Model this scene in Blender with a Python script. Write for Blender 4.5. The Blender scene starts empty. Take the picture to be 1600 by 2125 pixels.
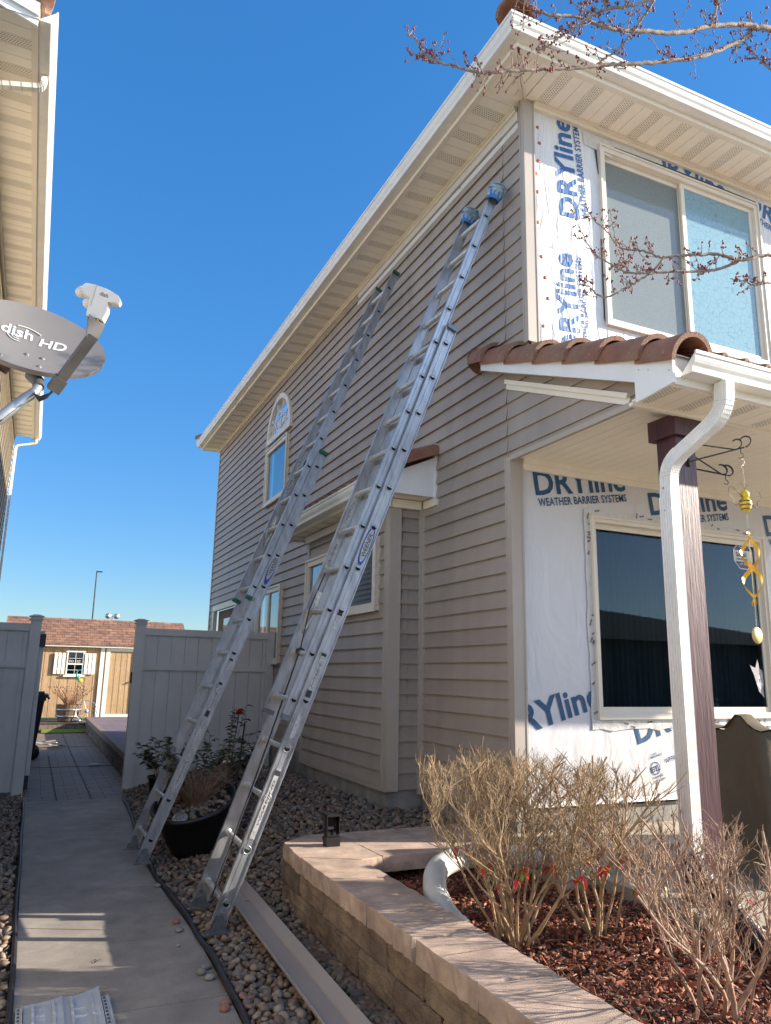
import bpy, bmesh, math, random
import numpy as np
from mathutils import Vector, Matrix
random.seed(7)
rad = math.radians
S = bpy.context.scene
COL = S.collection

# ------------------------------------------------------------------ camera
cam_d = bpy.data.cameras.new("camera")
cam = bpy.data.objects.new("camera", cam_d); COL.objects.link(cam)
yaw, pit, rol = rad(24.6236), rad(12.2672), rad(1.0739)
cy_, sy_, cp_, sp_ = math.cos(yaw), math.sin(yaw), math.cos(pit), math.sin(pit)
fw = Vector((sy_*cp_, cy_*cp_, sp_)); rt = Vector((cy_, -sy_, 0)); up = rt.cross(fw)
r2 = rt*math.cos(rol) + up*math.sin(rol); u2 = -rt*math.sin(rol) + up*math.cos(rol)
M = Matrix((r2, u2, -fw)).transposed().to_4x4(); M.translation = Vector((0, 0, 1.5))
cam.matrix_world = M
cam_d.sensor_fit = 'VERTICAL'; cam_d.sensor_height = 24.0
cam_d.lens = 1549.9/2125*24.0
cam_d.clip_end = 600; cam_d.clip_start = 0.05
S.camera = cam
S.render.resolution_x = 771; S.render.resolution_y = 1024

# ------------------------------------------------------------------ sky and sun
SUN = Vector((1.0, -0.37, 0.405)).normalized()
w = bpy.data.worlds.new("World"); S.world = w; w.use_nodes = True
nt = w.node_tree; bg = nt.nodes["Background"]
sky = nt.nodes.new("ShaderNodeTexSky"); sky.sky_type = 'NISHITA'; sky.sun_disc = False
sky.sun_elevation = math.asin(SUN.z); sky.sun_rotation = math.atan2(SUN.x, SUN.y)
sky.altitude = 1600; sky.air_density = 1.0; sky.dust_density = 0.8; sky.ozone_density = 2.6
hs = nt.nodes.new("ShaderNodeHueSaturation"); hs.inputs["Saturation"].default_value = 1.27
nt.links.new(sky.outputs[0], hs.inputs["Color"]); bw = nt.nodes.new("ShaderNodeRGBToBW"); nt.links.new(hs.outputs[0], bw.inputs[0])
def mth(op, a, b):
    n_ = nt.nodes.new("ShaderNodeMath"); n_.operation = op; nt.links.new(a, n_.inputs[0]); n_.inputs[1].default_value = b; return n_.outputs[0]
# sky dimmed only where the camera faces, most in the bright horizon band
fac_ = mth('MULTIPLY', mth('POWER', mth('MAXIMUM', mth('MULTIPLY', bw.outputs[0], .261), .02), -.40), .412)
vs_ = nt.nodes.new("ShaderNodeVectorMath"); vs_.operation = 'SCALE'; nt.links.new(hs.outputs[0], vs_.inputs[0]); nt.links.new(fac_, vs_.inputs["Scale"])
# the rest of the sky dome (zenith, west and the sun side) is left brighter and made paler, as added fill for shaded walls
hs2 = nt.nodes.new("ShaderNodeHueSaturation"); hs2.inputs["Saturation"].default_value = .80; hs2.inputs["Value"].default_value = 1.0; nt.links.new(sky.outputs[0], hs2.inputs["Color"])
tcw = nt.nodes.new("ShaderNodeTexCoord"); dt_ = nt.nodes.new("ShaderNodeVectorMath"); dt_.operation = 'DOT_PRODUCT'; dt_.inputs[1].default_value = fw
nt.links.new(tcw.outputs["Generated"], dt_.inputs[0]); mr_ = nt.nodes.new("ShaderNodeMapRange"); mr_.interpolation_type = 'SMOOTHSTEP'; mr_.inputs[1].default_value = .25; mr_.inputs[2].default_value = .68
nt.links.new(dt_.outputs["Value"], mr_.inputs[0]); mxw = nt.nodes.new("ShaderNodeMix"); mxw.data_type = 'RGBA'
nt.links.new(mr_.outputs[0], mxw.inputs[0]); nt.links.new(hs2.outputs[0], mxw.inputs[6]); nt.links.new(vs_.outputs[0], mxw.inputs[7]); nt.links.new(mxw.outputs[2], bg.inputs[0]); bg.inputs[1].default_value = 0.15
sl = bpy.data.lights.new("sun", 'SUN'); sl.energy = 4.3; sl.angle = rad(0.53); sl.color = (1.0, 0.90, 0.76)
so = bpy.data.objects.new("sun", sl); COL.objects.link(so)
so.rotation_euler = (-SUN).to_track_quat('-Z', 'Y').to_euler(); so.location = (20, -10, 15)
S.view_settings.view_transform = 'Standard'; S.view_settings.look = 'None'
S.view_settings.exposure = 1.45; S.view_settings.gamma = 1.0
S.view_settings.use_curve_mapping = False

# ------------------------------------------------------------------ materials
def mat(name, col, rough=0.6, metal=0.0, var=0.0, vscale=6.0, bump=0.0, bscale=40.0, spec=0.5,
        col2=None, stretch=None, bdist=0.01, attr=None, detail=5.0):
    m = bpy.data.materials.new(name); m.use_nodes = True
    n = m.node_tree.nodes; l = m.node_tree.links; b = n["Principled BSDF"]
    b.inputs["Roughness"].default_value = rough; b.inputs["Metallic"].default_value = metal
    b.inputs["Specular IOR Level"].default_value = spec
    c4 = (*col, 1); b.inputs["Base Color"].default_value = c4
    tc = n.new("ShaderNodeNewGeometry").outputs["Position"]
    mp = n.new("ShaderNodeMapping"); l.new(tc, mp.inputs[0])
    if stretch: mp.inputs["Scale"].default_value = stretch
    if attr:
        a = n.new("ShaderNodeAttribute"); a.attribute_name = attr
        base = a.outputs["Color"]
    else: base = None
    if var > 0 or col2 is not None:
        ns = n.new("ShaderNodeTexNoise"); ns.inputs["Scale"].default_value = vscale
        ns.inputs["Detail"].default_value = detail; l.new(mp.outputs[0], ns.inputs[0])
        cr = n.new("ShaderNodeValToRGB"); cr.color_ramp.elements[0].position = 0.3; cr.color_ramp.elements[1].position = 0.7
        c2 = col2 if col2 is not None else tuple(min(1, c*(1+var)) for c in col)
        c1 = col if col2 is not None else tuple(c*(1-var) for c in col)
        cr.color_ramp.elements[0].color = (*c1, 1); cr.color_ramp.elements[1].color = (*c2, 1)
        l.new(ns.outputs[0], cr.inputs[0])
        if base is not None:
            mx = n.new("ShaderNodeMix"); mx.data_type = 'RGBA'; mx.blend_type = 'MULTIPLY'; mx.inputs[0].default_value = 1
            l.new(base, mx.inputs[6]); l.new(cr.outputs[0], mx.inputs[7]); l.new(mx.outputs[2], b.inputs["Base Color"])
        else: l.new(cr.outputs[0], b.inputs["Base Color"])
        mr = n.new("ShaderNodeMapRange"); mr.inputs[3].default_value = max(0, rough-.08); mr.inputs[4].default_value = min(1, rough+.08)
        l.new(ns.outputs[0], mr.inputs[0]); l.new(mr.outputs[0], b.inputs["Roughness"])
    elif base is not None: l.new(base, b.inputs["Base Color"])
    if bump > 0:
        n2 = n.new("ShaderNodeTexNoise"); n2.inputs["Scale"].default_value = bscale; n2.inputs["Detail"].default_value = 6
        l.new(mp.outputs[0], n2.inputs[0])
        bp = n.new("ShaderNodeBump"); bp.inputs["Strength"].default_value = bump; bp.inputs["Distance"].default_value = bdist
        l.new(n2.outputs[0], bp.inputs["Height"]); l.new(bp.outputs[0], b.inputs["Normal"])
    return m

def srgb(r, g, b):
    f = lambda c: ((c/255+.055)/1.055)**2.4 if c > 10 else c/255/12.92
    return (f(r), f(g), f(b))

MT = {}
MT['siding'] = mat('vinyl siding', (.36, .30, .25), .5, var=.05, vscale=1.4, bump=.35, bscale=55, stretch=(1, .22, 2.2), bdist=.003)
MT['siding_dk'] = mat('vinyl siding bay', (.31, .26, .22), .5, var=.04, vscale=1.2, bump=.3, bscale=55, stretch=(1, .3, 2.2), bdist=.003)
MT['trim_tan'] = mat('tan corner trim', (.41, .355, .30), .45, var=.04, vscale=3)
MT['siding_left'] = mat('pale siding', (.50, .44, .35), .5, var=.05, vscale=2, bump=.3, bscale=50, bdist=.003)
MT['soffit'] = mat('cream soffit', (.90, .83, .70), .5, var=.05, vscale=1.5, bump=.15, bscale=60, bdist=.002)
MT['porch_soffit'] = mat('porch ceiling vinyl', (.84, .765, .64), .5, var=.05, vscale=1.2, bump=.15, bscale=60, bdist=.002)
MT['cream'] = mat('cream trim', (.80, .73, .61), .45, var=.05, vscale=4)
MT['gutter'] = mat('gutter enamel', (.76, .74, .68), .33, var=.05, vscale=3)
MT['white'] = mat('white aluminium', (.78, .78, .76), .4, var=.04, vscale=5)
MT['spout'] = mat('spout enamel', (.72, .69, .63), .35, var=.07, vscale=8, stretch=(1, 1, .25))
MT['slot'] = mat('vent slot', (.10, .08, .065), .8)
MT['tile'] = mat('clay tile', (.27, .095, .055), .60, col2=(.25, .15, .085), vscale=2.4, bump=.35, bscale=120, bdist=.004)
MT['tile_edge'] = mat('tile broken edge', (.42, .25, .17), .9, col2=(.13, .06, .04), vscale=160, bump=.9, bscale=180, bdist=.006)
MT['tile_pale'] = mat('weathered pale tile', (.50, .33, .25), .8, var=.25, vscale=20, bump=.5, bscale=120, bdist=.004)
MT['felt_grey'] = mat('grey shingles', (.10, .09, .08), .9, var=.3, vscale=6)
MT['felt'] = mat('roof felt', (.035, .045, .055), .6, var=.3, vscale=9, bump=.5, bscale=30)
MT['wood_purple'] = mat('plum stained post', (.058, .017, .024), .42, var=.22, vscale=14, bump=.5, bscale=70, stretch=(1, 1, .09), bdist=.006)
MT['vinyl_fence'] = mat('vinyl fence', (.56, .54, .51), .45, var=.04, vscale=2)
MT['concrete'] = mat('broom concrete', (.265, .235, .205), .9, var=.10, vscale=3.4, bump=.45, bscale=170, bdist=.004, detail=8)
MT['foundation'] = mat('foundation concrete', (.23, .22, .20), .9, var=.25, vscale=5, bump=.5, bscale=60, bdist=.005, stretch=(1, 1, .5))
MT['slab'] = mat('porch slab', (.42, .37, .29), .85, var=.18, vscale=4, bump=.3, bscale=90, bdist=.003)
MT['alu'] = mat('worn aluminium', (.40, .41, .43), .40, metal=.75, var=.20, vscale=22, bump=.25, bscale=90, stretch=(1, 1, .35), bdist=.002)
MT['alu_rung'] = mat('rung aluminium', (.66, .65, .61), .38, metal=.8, var=.18, vscale=40, bump=.5, bscale=60, bdist=.003)
MT['black'] = mat('black plastic', (.012, .012, .014), .45, var=.2, vscale=8)
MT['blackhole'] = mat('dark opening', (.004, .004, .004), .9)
MT['label'] = mat('sticker', (.50, .50, .49), .5, col2=(.26, .26, .27), vscale=45)
MT['ink'] = mat('black ink', (.02, .02, .025), .6)
MT['blue_ink'] = mat('blue printed ink', (.012, .085, .20), .5, var=.15, vscale=20, bump=.0)
MT['blue_logo'] = mat('blue logo', (.02, .06, .30), .5)
MT['rope'] = mat('rope', (.02, .02, .025), .8)
MT['cord'] = mat('pale cord', (.45, .42, .36), .8)
MT['bluetape'] = mat('blue tape', (.03, .16, .42), .6, var=.35, vscale=40, bump=.6, bscale=50)
MT['rag'] = mat('grubby sock', (.42, .50, .54), .9, col2=(.16, .24, .32), vscale=22, bump=1, bscale=45, bdist=.02)
MT['green'] = mat('green cap', (.01, .09, .055), .5)
MT['blueshoe'] = mat('ladder shoe', (.16, .18, .20), .4, metal=.6, var=.2, vscale=30)
MT['dirt'] = mat('dark soil', (.055, .045, .036), .95, var=.4, vscale=12, bump=.6, bscale=40)
MT['stone'] = mat('river rock', (.9, .9, .9), .75, col2=(1, 1, 1), vscale=60, bump=.35, bscale=90, bdist=.003, attr='Col')
MT['mulch'] = mat('mulch chips', (.8, .8, .8), .85, col2=(1, 1, 1), vscale=90, bump=.5, bscale=200, bdist=.002, attr='Col', stretch=(1, 1, 1))
MT['block'] = mat('split face block', (.31, .215, .15), .92, col2=(.14, .105, .085), vscale=9, bump=1, bscale=85, bdist=.014, attr='Col', detail=9)
MT['cap'] = mat('wall cap paver', (.52, .385, .295), .92, col2=(.33, .24, .19), vscale=7, bump=.8, bscale=240, bdist=.004, detail=12)
MT['edging'] = mat('black edging', (.02, .017, .018), .5, var=.3, vscale=10, bump=.5, bscale=25)
MT['flash'] = mat('coated flashing', (.30, .26, .235), .38, var=.05, vscale=3)
MT['shed'] = mat('tan shed siding', (.46, .30, .165), .8, var=.10, vscale=9, bump=.6, bscale=40, stretch=(1, 1, .2))
MT['shedwhite'] = mat('shed trim', (.80, .78, .72), .6, var=.03)
MT['grass'] = mat('turf', (.12, .17, .02), .9, col2=(.20, .24, .03), vscale=40, bump=1, bscale=120)
MT['leaf'] = mat('dull leaf', (.045, .065, .03), .5, col2=(.10, .10, .045), vscale=25)
MT['leaf_dry'] = mat('dry leaf', (.16, .075, .04), .8, col2=(.27, .15, .08), vscale=20)
MT['leaf_red'] = mat('red leaf', (.50, .012, .012), .45, col2=(.62, .05, .02), vscale=30)
MT['leaf_green'] = mat('green leaf', (.10, .19, .02), .45, col2=(.28, .30, .02), vscale=30)
MT['twig'] = mat('shrub twig', (.22, .145, .075), .75, col2=(.50, .35, .20), vscale=16, bump=.3, bscale=200)
MT['twig_red'] = mat('reddish shrub twig', (.20, .11, .07), .75, col2=(.46, .31, .21), vscale=16, bump=.3, bscale=200)
MT['bark'] = mat('grey bark', (.20, .155, .125), .85, col2=(.34, .27, .22), vscale=28, bump=.7, bscale=160, bdist=.004)
MT['bud'] = mat('red maple bud', (.16, .022, .022), .5, col2=(.26, .05, .04), vscale=50)
MT['dish'] = mat('dish enamel', (.16, .15, .145), .42, var=.04, vscale=6)
MT['dishdark'] = mat('dark arm', (.075, .07, .065), .5, var=.1, vscale=20)
MT['galv'] = mat('galvanised tube', (.42, .43, .43), .35, metal=.7, var=.15, vscale=30)
MT['lnb'] = mat('off white plastic', (.66, .63, .57), .45)
MT['hose_white'] = mat('white corrugated pipe', (.56, .56, .53), .45, var=.06, vscale=20)
MT['cover'] = mat('olive canvas cover', (.095, .075, .045), .8, var=.15, vscale=5, bump=.4, bscale=18, bdist=.01)
MT['yellow'] = mat('yellow enamel', (.70, .46, .02), .35, var=.1, vscale=20)
MT['orange'] = mat('orange gold metal', (.72, .30, .02), .3, metal=.3, col2=(.78, .50, .04), vscale=5)
MT['gold'] = mat('pale gold', (.66, .50, .20), .4, metal=.2)
MT['iron'] = mat('wrought iron', (.015, .013, .012), .45)
MT['chain'] = mat('chain', (.55, .50, .40), .35, metal=.8)
MT['oak'] = mat('barrel oak', (.16, .095, .05), .8, var=.35, vscale=20, stretch=(1, 1, .15))
MT['inside'] = mat('dark interior', (.02, .022, .022), .9)
MT['curtain'] = mat('pale curtain', (.42, .56, .56), .9, var=.12, vscale=9, stretch=(1, 1, .12))
MT['curtain_blue'] = mat('pale blue curtain', (.16, .42, .58), .9, var=.10, vscale=9, stretch=(1, 1, .12))
MT['curtain_dark'] = mat('dim curtain', (.022, .025, .025), .9, var=.3, vscale=3, stretch=(1, 1, .3))
MT['winframe'] = mat('window vinyl', (.70, .63, .52), .4, var=.03, vscale=4)
MT['panel_grey'] = mat('off white siding panel', (.40, .41, .43), .45, var=.04)
MT['bounce_lawn'] = mat('tan bounce ground', (.26, .22, .13), .95, var=.3, vscale=4)
MT['bounce_paving'] = mat('pale driveway concrete', (.50, .46, .40), .9, var=.12, vscale=2)
MT['asphalt'] = mat('asphalt', (.05, .05, .05), .9, var=.2, vscale=10)
MT['redcap'] = mat('orange cap nail', (.55, .09, .04), .5)
MT['tape'] = mat('flashing tape', (.60, .58, .55), .35, var=.06, vscale=20, bump=.9, bscale=14, bdist=.012)
MT['lamp_glass'] = mat('lamp lens', (.3, .32, .33), .15)
MT['rust'] = mat('weathered board', (.20, .14, .11), .8, var=.3, vscale=20)
MT['navy'] = mat('navy sticker', (.02, .03, .16), .4)
MT['pale'] = mat('pale sticker', (.62, .62, .62), .4)
MT['cat'] = mat('grey cat print', (.30, .29, .28), .5)
MT['peacock'] = mat('teal glaze', (.02, .30, .22), .3)
MT['brass'] = mat('brass', (.35, .22, .06), .4, metal=.6)
MT['duck'] = mat('blue green figurine', (.10, .18, .16), .4)
MT['clayrock'] = mat('loose red stone', (.26, .13, .10), .8)

def board_tone(m, e, z0, L=3.66, amt=.05):
    n = m.node_tree.nodes; l = m.node_tree.links; b = n["Principled BSDF"]; src = b.inputs["Base Color"].links[0].from_socket
    g = n.new("ShaderNodeNewGeometry"); sx = n.new("ShaderNodeSeparateXYZ"); l.new(g.outputs["Position"], sx.inputs[0])
    def mt(op, a, v): q = n.new("ShaderNodeMath"); q.operation = op; l.new(a, q.inputs[0]); q.inputs[1].default_value = v; return q.outputs[0]
    k = mt('FLOOR', mt('DIVIDE', mt('SUBTRACT', sx.outputs[2], z0), e), 1)
    sh_ = n.new("ShaderNodeMath"); sh_.operation = 'ADD'; l.new(mt('DIVIDE', sx.outputs[1], L), sh_.inputs[0]); l.new(mt('MULTIPLY', k, .37), sh_.inputs[1])
    cb_ = n.new("ShaderNodeCombineXYZ"); l.new(k, cb_.inputs[0]); l.new(mt('FLOOR', sh_.outputs[0], 1), cb_.inputs[1])
    wn = n.new("ShaderNodeTexWhiteNoise"); l.new(cb_.outputs[0], wn.inputs[0])
    # dull streaks running down
    ns = n.new("ShaderNodeTexNoise"); ns.inputs["Scale"].default_value = 1; ns.inputs["Detail"].default_value = 6; mp = n.new("ShaderNodeMapping"); mp.inputs["Scale"].default_value = (5, 5, .5); l.new(g.outputs["Position"], mp.inputs[0]); l.new(mp.outputs[0], ns.inputs[0])
    r1 = n.new("ShaderNodeMapRange"); r1.inputs[3].default_value = 1-amt; r1.inputs[4].default_value = 1+amt; l.new(wn.outputs[0], r1.inputs[0])
    r2_ = n.new("ShaderNodeMapRange"); r2_.inputs[1].default_value = .35; r2_.inputs[2].default_value = .7; r2_.inputs[3].default_value = .90; r2_.inputs[4].default_value = 1.04; l.new(ns.outputs[0], r2_.inputs[0])
    mu = n.new("ShaderNodeMath"); mu.operation = 'MULTIPLY'; l.new(r1.outputs[0], mu.inputs[0]); l.new(r2_.outputs[0], mu.inputs[1])
    vm = n.new("ShaderNodeVectorMath"); vm.operation = 'SCALE'; l.new(src, vm.inputs[0]); l.new(mu.outputs[0], vm.inputs["Scale"]); l.new(vm.outputs[0], b.inputs["Base Color"])
board_tone(MT['siding'], .1285, .575); board_tone(MT['siding_dk'], .1285, .565); board_tone(MT['siding_left'], .11, .3)
def dirty(m, big, fine, amt, speck=.0):
    "stains, patches and grit on concrete-like surfaces"
    n = m.node_tree.nodes; l = m.node_tree.links; b = n["Principled BSDF"]; src = b.inputs["Base Color"].links[0].from_socket; g = n.new("ShaderNodeNewGeometry")
    prev = src
    for sc, lo, hi, a in ((big, .38, .62, amt), (big*4.3, .42, .60, amt*.6), (fine, .3, .7, amt*.7)):
        ns = n.new("ShaderNodeTexNoise"); ns.inputs["Scale"].default_value = sc; ns.inputs["Detail"].default_value = 8; ns.inputs["Roughness"].default_value = .65; ns.inputs["Distortion"].default_value = .4; l.new(g.outputs["Position"], ns.inputs[0])
        r = n.new("ShaderNodeMapRange"); r.inputs[1].default_value = lo; r.inputs[2].default_value = hi; r.inputs[3].default_value = 1-a; r.inputs[4].default_value = 1+a; l.new(ns.outputs[0], r.inputs[0])
        vm = n.new("ShaderNodeVectorMath"); vm.operation = 'SCALE'; l.new(prev, vm.inputs[0]); l.new(r.outputs[0], vm.inputs["Scale"]); prev = vm.outputs[0]
    l.new(prev, b.inputs["Base Color"])
dirty(MT['concrete'], .9, 90, .16); dirty(MT['foundation'], 1.5, 60, .14); dirty(MT['slab'], 1.2, 70, .10); dirty(MT['cap'], 2.5, 140, .13); dirty(MT['vinyl_fence'], 1.1, 9, .035); dirty(MT['spout'], 6, 60, .05); dirty(MT['gutter'], 2, 30, .04); dirty(MT['tile'], 3.5, 60, .16); dirty(MT['shed'], 2.2, 40, .07)
def wrapmat(name, col, bump, sc, stretch):
    m = mat(name, col, .42, var=.03, vscale=3, spec=.5)
    n = m.node_tree.nodes; l = m.node_tree.links; b = n["Principled BSDF"]
    g = n.new("ShaderNodeNewGeometry"); mp = n.new("ShaderNodeMapping"); mp.inputs["Scale"].default_value = stretch
    mp.inputs["Rotation"].default_value = (0, rad(14), 0)
    l.new(g.outputs["Position"], mp.inputs[0])
    a = n.new("ShaderNodeTexNoise"); a.inputs["Scale"].default_value = sc; a.inputs["Detail"].default_value = 3; a.inputs["Distortion"].default_value = .6
    l.new(mp.outputs[0], a.inputs[0])
    # fold ridges: sharpened noise
    mt = n.new("ShaderNodeMath"); mt.operation = 'PINGPONG'; mt.inputs[1].default_value = .16; l.new(a.outputs[0], mt.inputs[0])
    bp = n.new("ShaderNodeBump"); bp.inputs["Strength"].default_value = bump; bp.inputs["Distance"].default_value = .05
    l.new(mt.outputs[0], bp.inputs["Height"])
    # fine woven vertical ribs
    wv = n.new("ShaderNodeTexWave"); wv.wave_type = 'BANDS'; wv.bands_direction = 'X'; wv.inputs["Scale"].default_value = 45; wv.inputs["Distortion"].default_value = .3
    l.new(g.outputs["Position"], wv.inputs[0])
    b2 = n.new("ShaderNodeBump"); b2.inputs["Strength"].default_value = .12; b2.inputs["Distance"].default_value = .002
    l.new(wv.outputs[1], b2.inputs["Height"]); l.new(bp.outputs[0], b2.inputs["Normal"])
    l.new(b2.outputs[0], b.inputs["Normal"])
    return m
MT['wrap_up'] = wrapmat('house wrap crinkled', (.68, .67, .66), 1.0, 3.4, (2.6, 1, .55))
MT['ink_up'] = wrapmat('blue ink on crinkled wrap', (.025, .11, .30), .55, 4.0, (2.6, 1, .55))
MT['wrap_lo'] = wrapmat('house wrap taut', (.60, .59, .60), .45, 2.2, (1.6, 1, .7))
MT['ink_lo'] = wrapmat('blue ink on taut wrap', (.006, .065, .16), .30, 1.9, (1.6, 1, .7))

def glassmat(name, tint, refl=.12, extra=None, crack=False, gcol=(.95, .97, 1), ior=1.48):
    m = bpy.data.materials.new(name); m.use_nodes = True
    n = m.node_tree.nodes; l = m.node_tree.links
    for x in list(n): n.remove(x)
    o = n.new("ShaderNodeOutputMaterial"); mx = n.new("ShaderNodeMixShader")
    tr = n.new("ShaderNodeBsdfTransparent"); tr.inputs[0].default_value = (*tint, 1)
    gl = n.new("ShaderNodeBsdfGlossy"); gl.inputs["Roughness"].default_value = .015; gl.inputs[0].default_value = (*gcol, 1)
    fr = n.new("ShaderNodeFresnel"); fr.inputs[0].default_value = ior
    ad = n.new("ShaderNodeMath"); ad.operation = 'ADD'; ad.use_clamp = True; ad.inputs[1].default_value = refl
    l.new(fr.outputs[0], ad.inputs[0]); l.new(ad.outputs[0], mx.inputs[0])
    a_in = tr.outputs[0]
    if extra:
        df = n.new("ShaderNodeBsdfDiffuse"); df.inputs[0].default_value = (*extra[0], 1)
        m2 = n.new("ShaderNodeMixShader"); m2.inputs[0].default_value = extra[1]
        if crack:
            g = n.new("ShaderNodeNewGeometry"); v = n.new("ShaderNodeTexVoronoi"); v.feature = 'DISTANCE_TO_EDGE'; v.inputs["Scale"].default_value = 16
            l.new(g.outputs["Position"], v.inputs["Vector"])
            r = n.new("ShaderNodeValToRGB"); r.color_ramp.elements[0].position = .012; r.color_ramp.elements[1].position = .04
            r.color_ramp.elements[0].color = (extra[0][0]*.7, extra[0][1]*.75, extra[0][2]*.8, 1); r.color_ramp.elements[1].color = (*extra[0], 1)
            l.new(v.outputs["Distance"], r.inputs[0]); l.new(r.outputs[0], df.inputs[0])
        else:
            g = n.new("ShaderNodeNewGeometry"); v = n.new("ShaderNodeTexNoise"); v.inputs["Scale"].default_value = 190; v.inputs["Detail"].default_value = 3
            l.new(g.outputs["Position"], v.inputs["Vector"])
            r = n.new("ShaderNodeValToRGB"); r.color_ramp.elements[0].position = .35; r.color_ramp.elements[1].position = .65
            r.color_ramp.elements[0].color = (*[c*.82 for c in extra[0]], 1); r.color_ramp.elements[1].color = (*[c*1.12 for c in extra[0]], 1)
            l.new(v.outputs[0], r.inputs[0]); l.new(r.outputs[0], df.inputs[0])
        l.new(tr.outputs[0], m2.inputs[1]); l.new(df.outputs[0], m2.inputs[2]); a_in = m2.outputs[0]
    l.new(a_in, mx.inputs[1]); l.new(gl.outputs[0], mx.inputs[2]); l.new(mx.outputs[0], o.inputs[0])
    return m
MT['glass'] = glassmat('window glass', (.75, .8, .8), .03)
MT['glass_porch'] = glassmat('dark porch glass', (.6, .68, .68), .0, gcol=(.42, .56, .68), ior=1.5)
MT['glass_sky'] = glassmat('side window glass', (.35, .4, .4), .22)
MT['glass_screen'] = glassmat('insect screen behind glass', (.7, .72, .72), .0, ((.30, .34, .33), .62))
MT['glass_crackle'] = glassmat('crackled film glass', (.75, .85, .9), .0, ((.34, .56, .64), .60), True)

# ------------------------------------------------------------------ mesh builder
class MB:
    def __init__(s): s.v = []; s.f = []; s.mi = []; s.sm = []; s.c = 0
    def add(s, vs, fs, mi=0, smooth=False):
        o = len(s.v); s.v += [tuple(p) for p in vs]
        for f in fs: s.f.append(tuple(i+o for i in f)); s.mi.append(mi); s.sm.append(smooth)
    def quad(s, a, b, c, d, mi=0): s.add([a, b, c, d], [(0, 1, 2, 3)], mi)
    def box(s, x0, x1, y0, y1, z0, z1, mi=0):
        x0, x1 = sorted((x0, x1)); y0, y1 = sorted((y0, y1)); z0, z1 = sorted((z0, z1))
        s.add([(x0, y0, z0), (x1, y0, z0), (x1, y1, z0), (x0, y1, z0), (x0, y0, z1), (x1, y0, z1), (x1, y1, z1), (x0, y1, z1)],
              [(0, 3, 2, 1), (4, 5, 6, 7), (0, 1, 5, 4), (1, 2, 6, 5), (2, 3, 7, 6), (3, 0, 4, 7)], mi)
    def obox(s, c, ax, ay, az, hx, hy, hz, mi=0):
        c = Vector(c); ax = Vector(ax)*hx; ay = Vector(ay)*hy; az = Vector(az)*hz
        vs = [c+sx*ax+sy*ay+sz*az for sz in (-1, 1) for sy in (-1, 1) for sx in (-1, 1)]
        s.add(vs, [(0, 2, 3, 1), (4, 5, 7, 6), (0, 1, 5, 4), (1, 3, 7, 5), (3, 2, 6, 7), (2, 0, 4, 6)], mi)
    def prism(s, poly, O, U, V, W, L, mi=0, smooth=False):
        "closed 2D polygon (u,v) at O, extruded along W by L"
        O = Vector(O); U = Vector(U); V = Vector(V); W = Vector(W)
        a = [O+U*p[0]+V*p[1] for p in poly]; b = [p+W*L for p in a]; n = len(poly)
        s.add(a+b, [tuple(range(n))[::-1], tuple(range(n, 2*n))], mi)
        s.add(a+b, [(i, (i+1) % n, n+(i+1) % n, n+i) for i in range(n)], mi, smooth)
    def tube(s, pts, r, n=8, mi=0, caps=True, smooth=True):
        pts = [Vector(p) for p in pts]; k = len(pts)
        rs = r if isinstance(r, (list, tuple)) else [r]*k
        t0 = (pts[1]-pts[0]).normalized(); ref = Vector((0, 0, 1)) if abs(t0.z) < .9 else Vector((1, 0, 0))
        a = t0.cross(ref).normalized(); vs = []
        for i, p in enumerate(pts):
            t = (pts[min(i+1, k-1)]-pts[max(i-1, 0)]).normalized()
            a = (a-t*a.dot(t)).normalized(); b = t.cross(a)
            for j in range(n):
                q = 2*math.pi*j/n; vs.append(p+(a*math.cos(q)+b*math.sin(q))*rs[i])
        fs = [(i*n+j, i*n+(j+1) % n, (i+1)*n+(j+1) % n, (i+1)*n+j) for i in range(k-1) for j in range(n)]
        s.add(vs, fs, mi, smooth)
        if caps: s.add(vs[:n], [tuple(range(n))[::-1]], mi); s.add(vs[-n:], [tuple(range(n))], mi)
    def lathe(s, prof, c, n=24, mi=0, axis=(0, 0, 1), smooth=True, closed=False):
        ax = Vector(axis).normalized(); ref = Vector((1, 0, 0)) if abs(ax.x) < .9 else Vector((0, 1, 0))
        a = ax.cross(ref).normalized(); b = ax.cross(a); c = Vector(c); vs = []
        for (r, h) in prof:
            for j in range(n):
                q = 2*math.pi*j/n; vs.append(c+ax*h+(a*math.cos(q)+b*math.sin(q))*r)
        k = len(prof)
        s.add(vs, [(i*n+j, (i+1)*n+j, (i+1)*n+(j+1) % n, i*n+(j+1) % n) for i in range(k-1) for j in range(n)], mi, smooth)
    def disc(s, c, nrm, r, n=20, mi=0):
        nv = Vector(nrm).normalized(); ref = Vector((0, 0, 1)) if abs(nv.z) < .9 else Vector((1, 0, 0))
        a = nv.cross(ref).normalized(); b = nv.cross(a); c = Vector(c)
        s.add([c+(a*math.cos(2*math.pi*j/n)+b*math.sin(2*math.pi*j/n))*r for j in range(n)], [tuple(range(n))], mi)
    def blob(s, c, r, sub=2, mi=0, jit=.0, seed=0):
        bm = bmesh.new(); bmesh.ops.create_icosphere(bm, subdivisions=sub, radius=1); rn = random.Random(seed)
        ph = [rn.uniform(0, 6) for _ in range(6)]
        vs = []
        for v in bm.verts:
            p = v.co; k = 1+jit*(math.sin(p.x*3+ph[0])+math.sin(p.y*4+ph[1])+math.sin(p.z*5+ph[2])+math.sin(p.x*9+ph[3]+p.z*7))/3
            vs.append((c[0]+p.x*r[0]*k, c[1]+p.y*r[1]*k, c[2]+p.z*r[2]*k))
        s.add(vs, [tuple(v.index for v in f.verts) for f in bm.faces], mi, True); bm.free()
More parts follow.
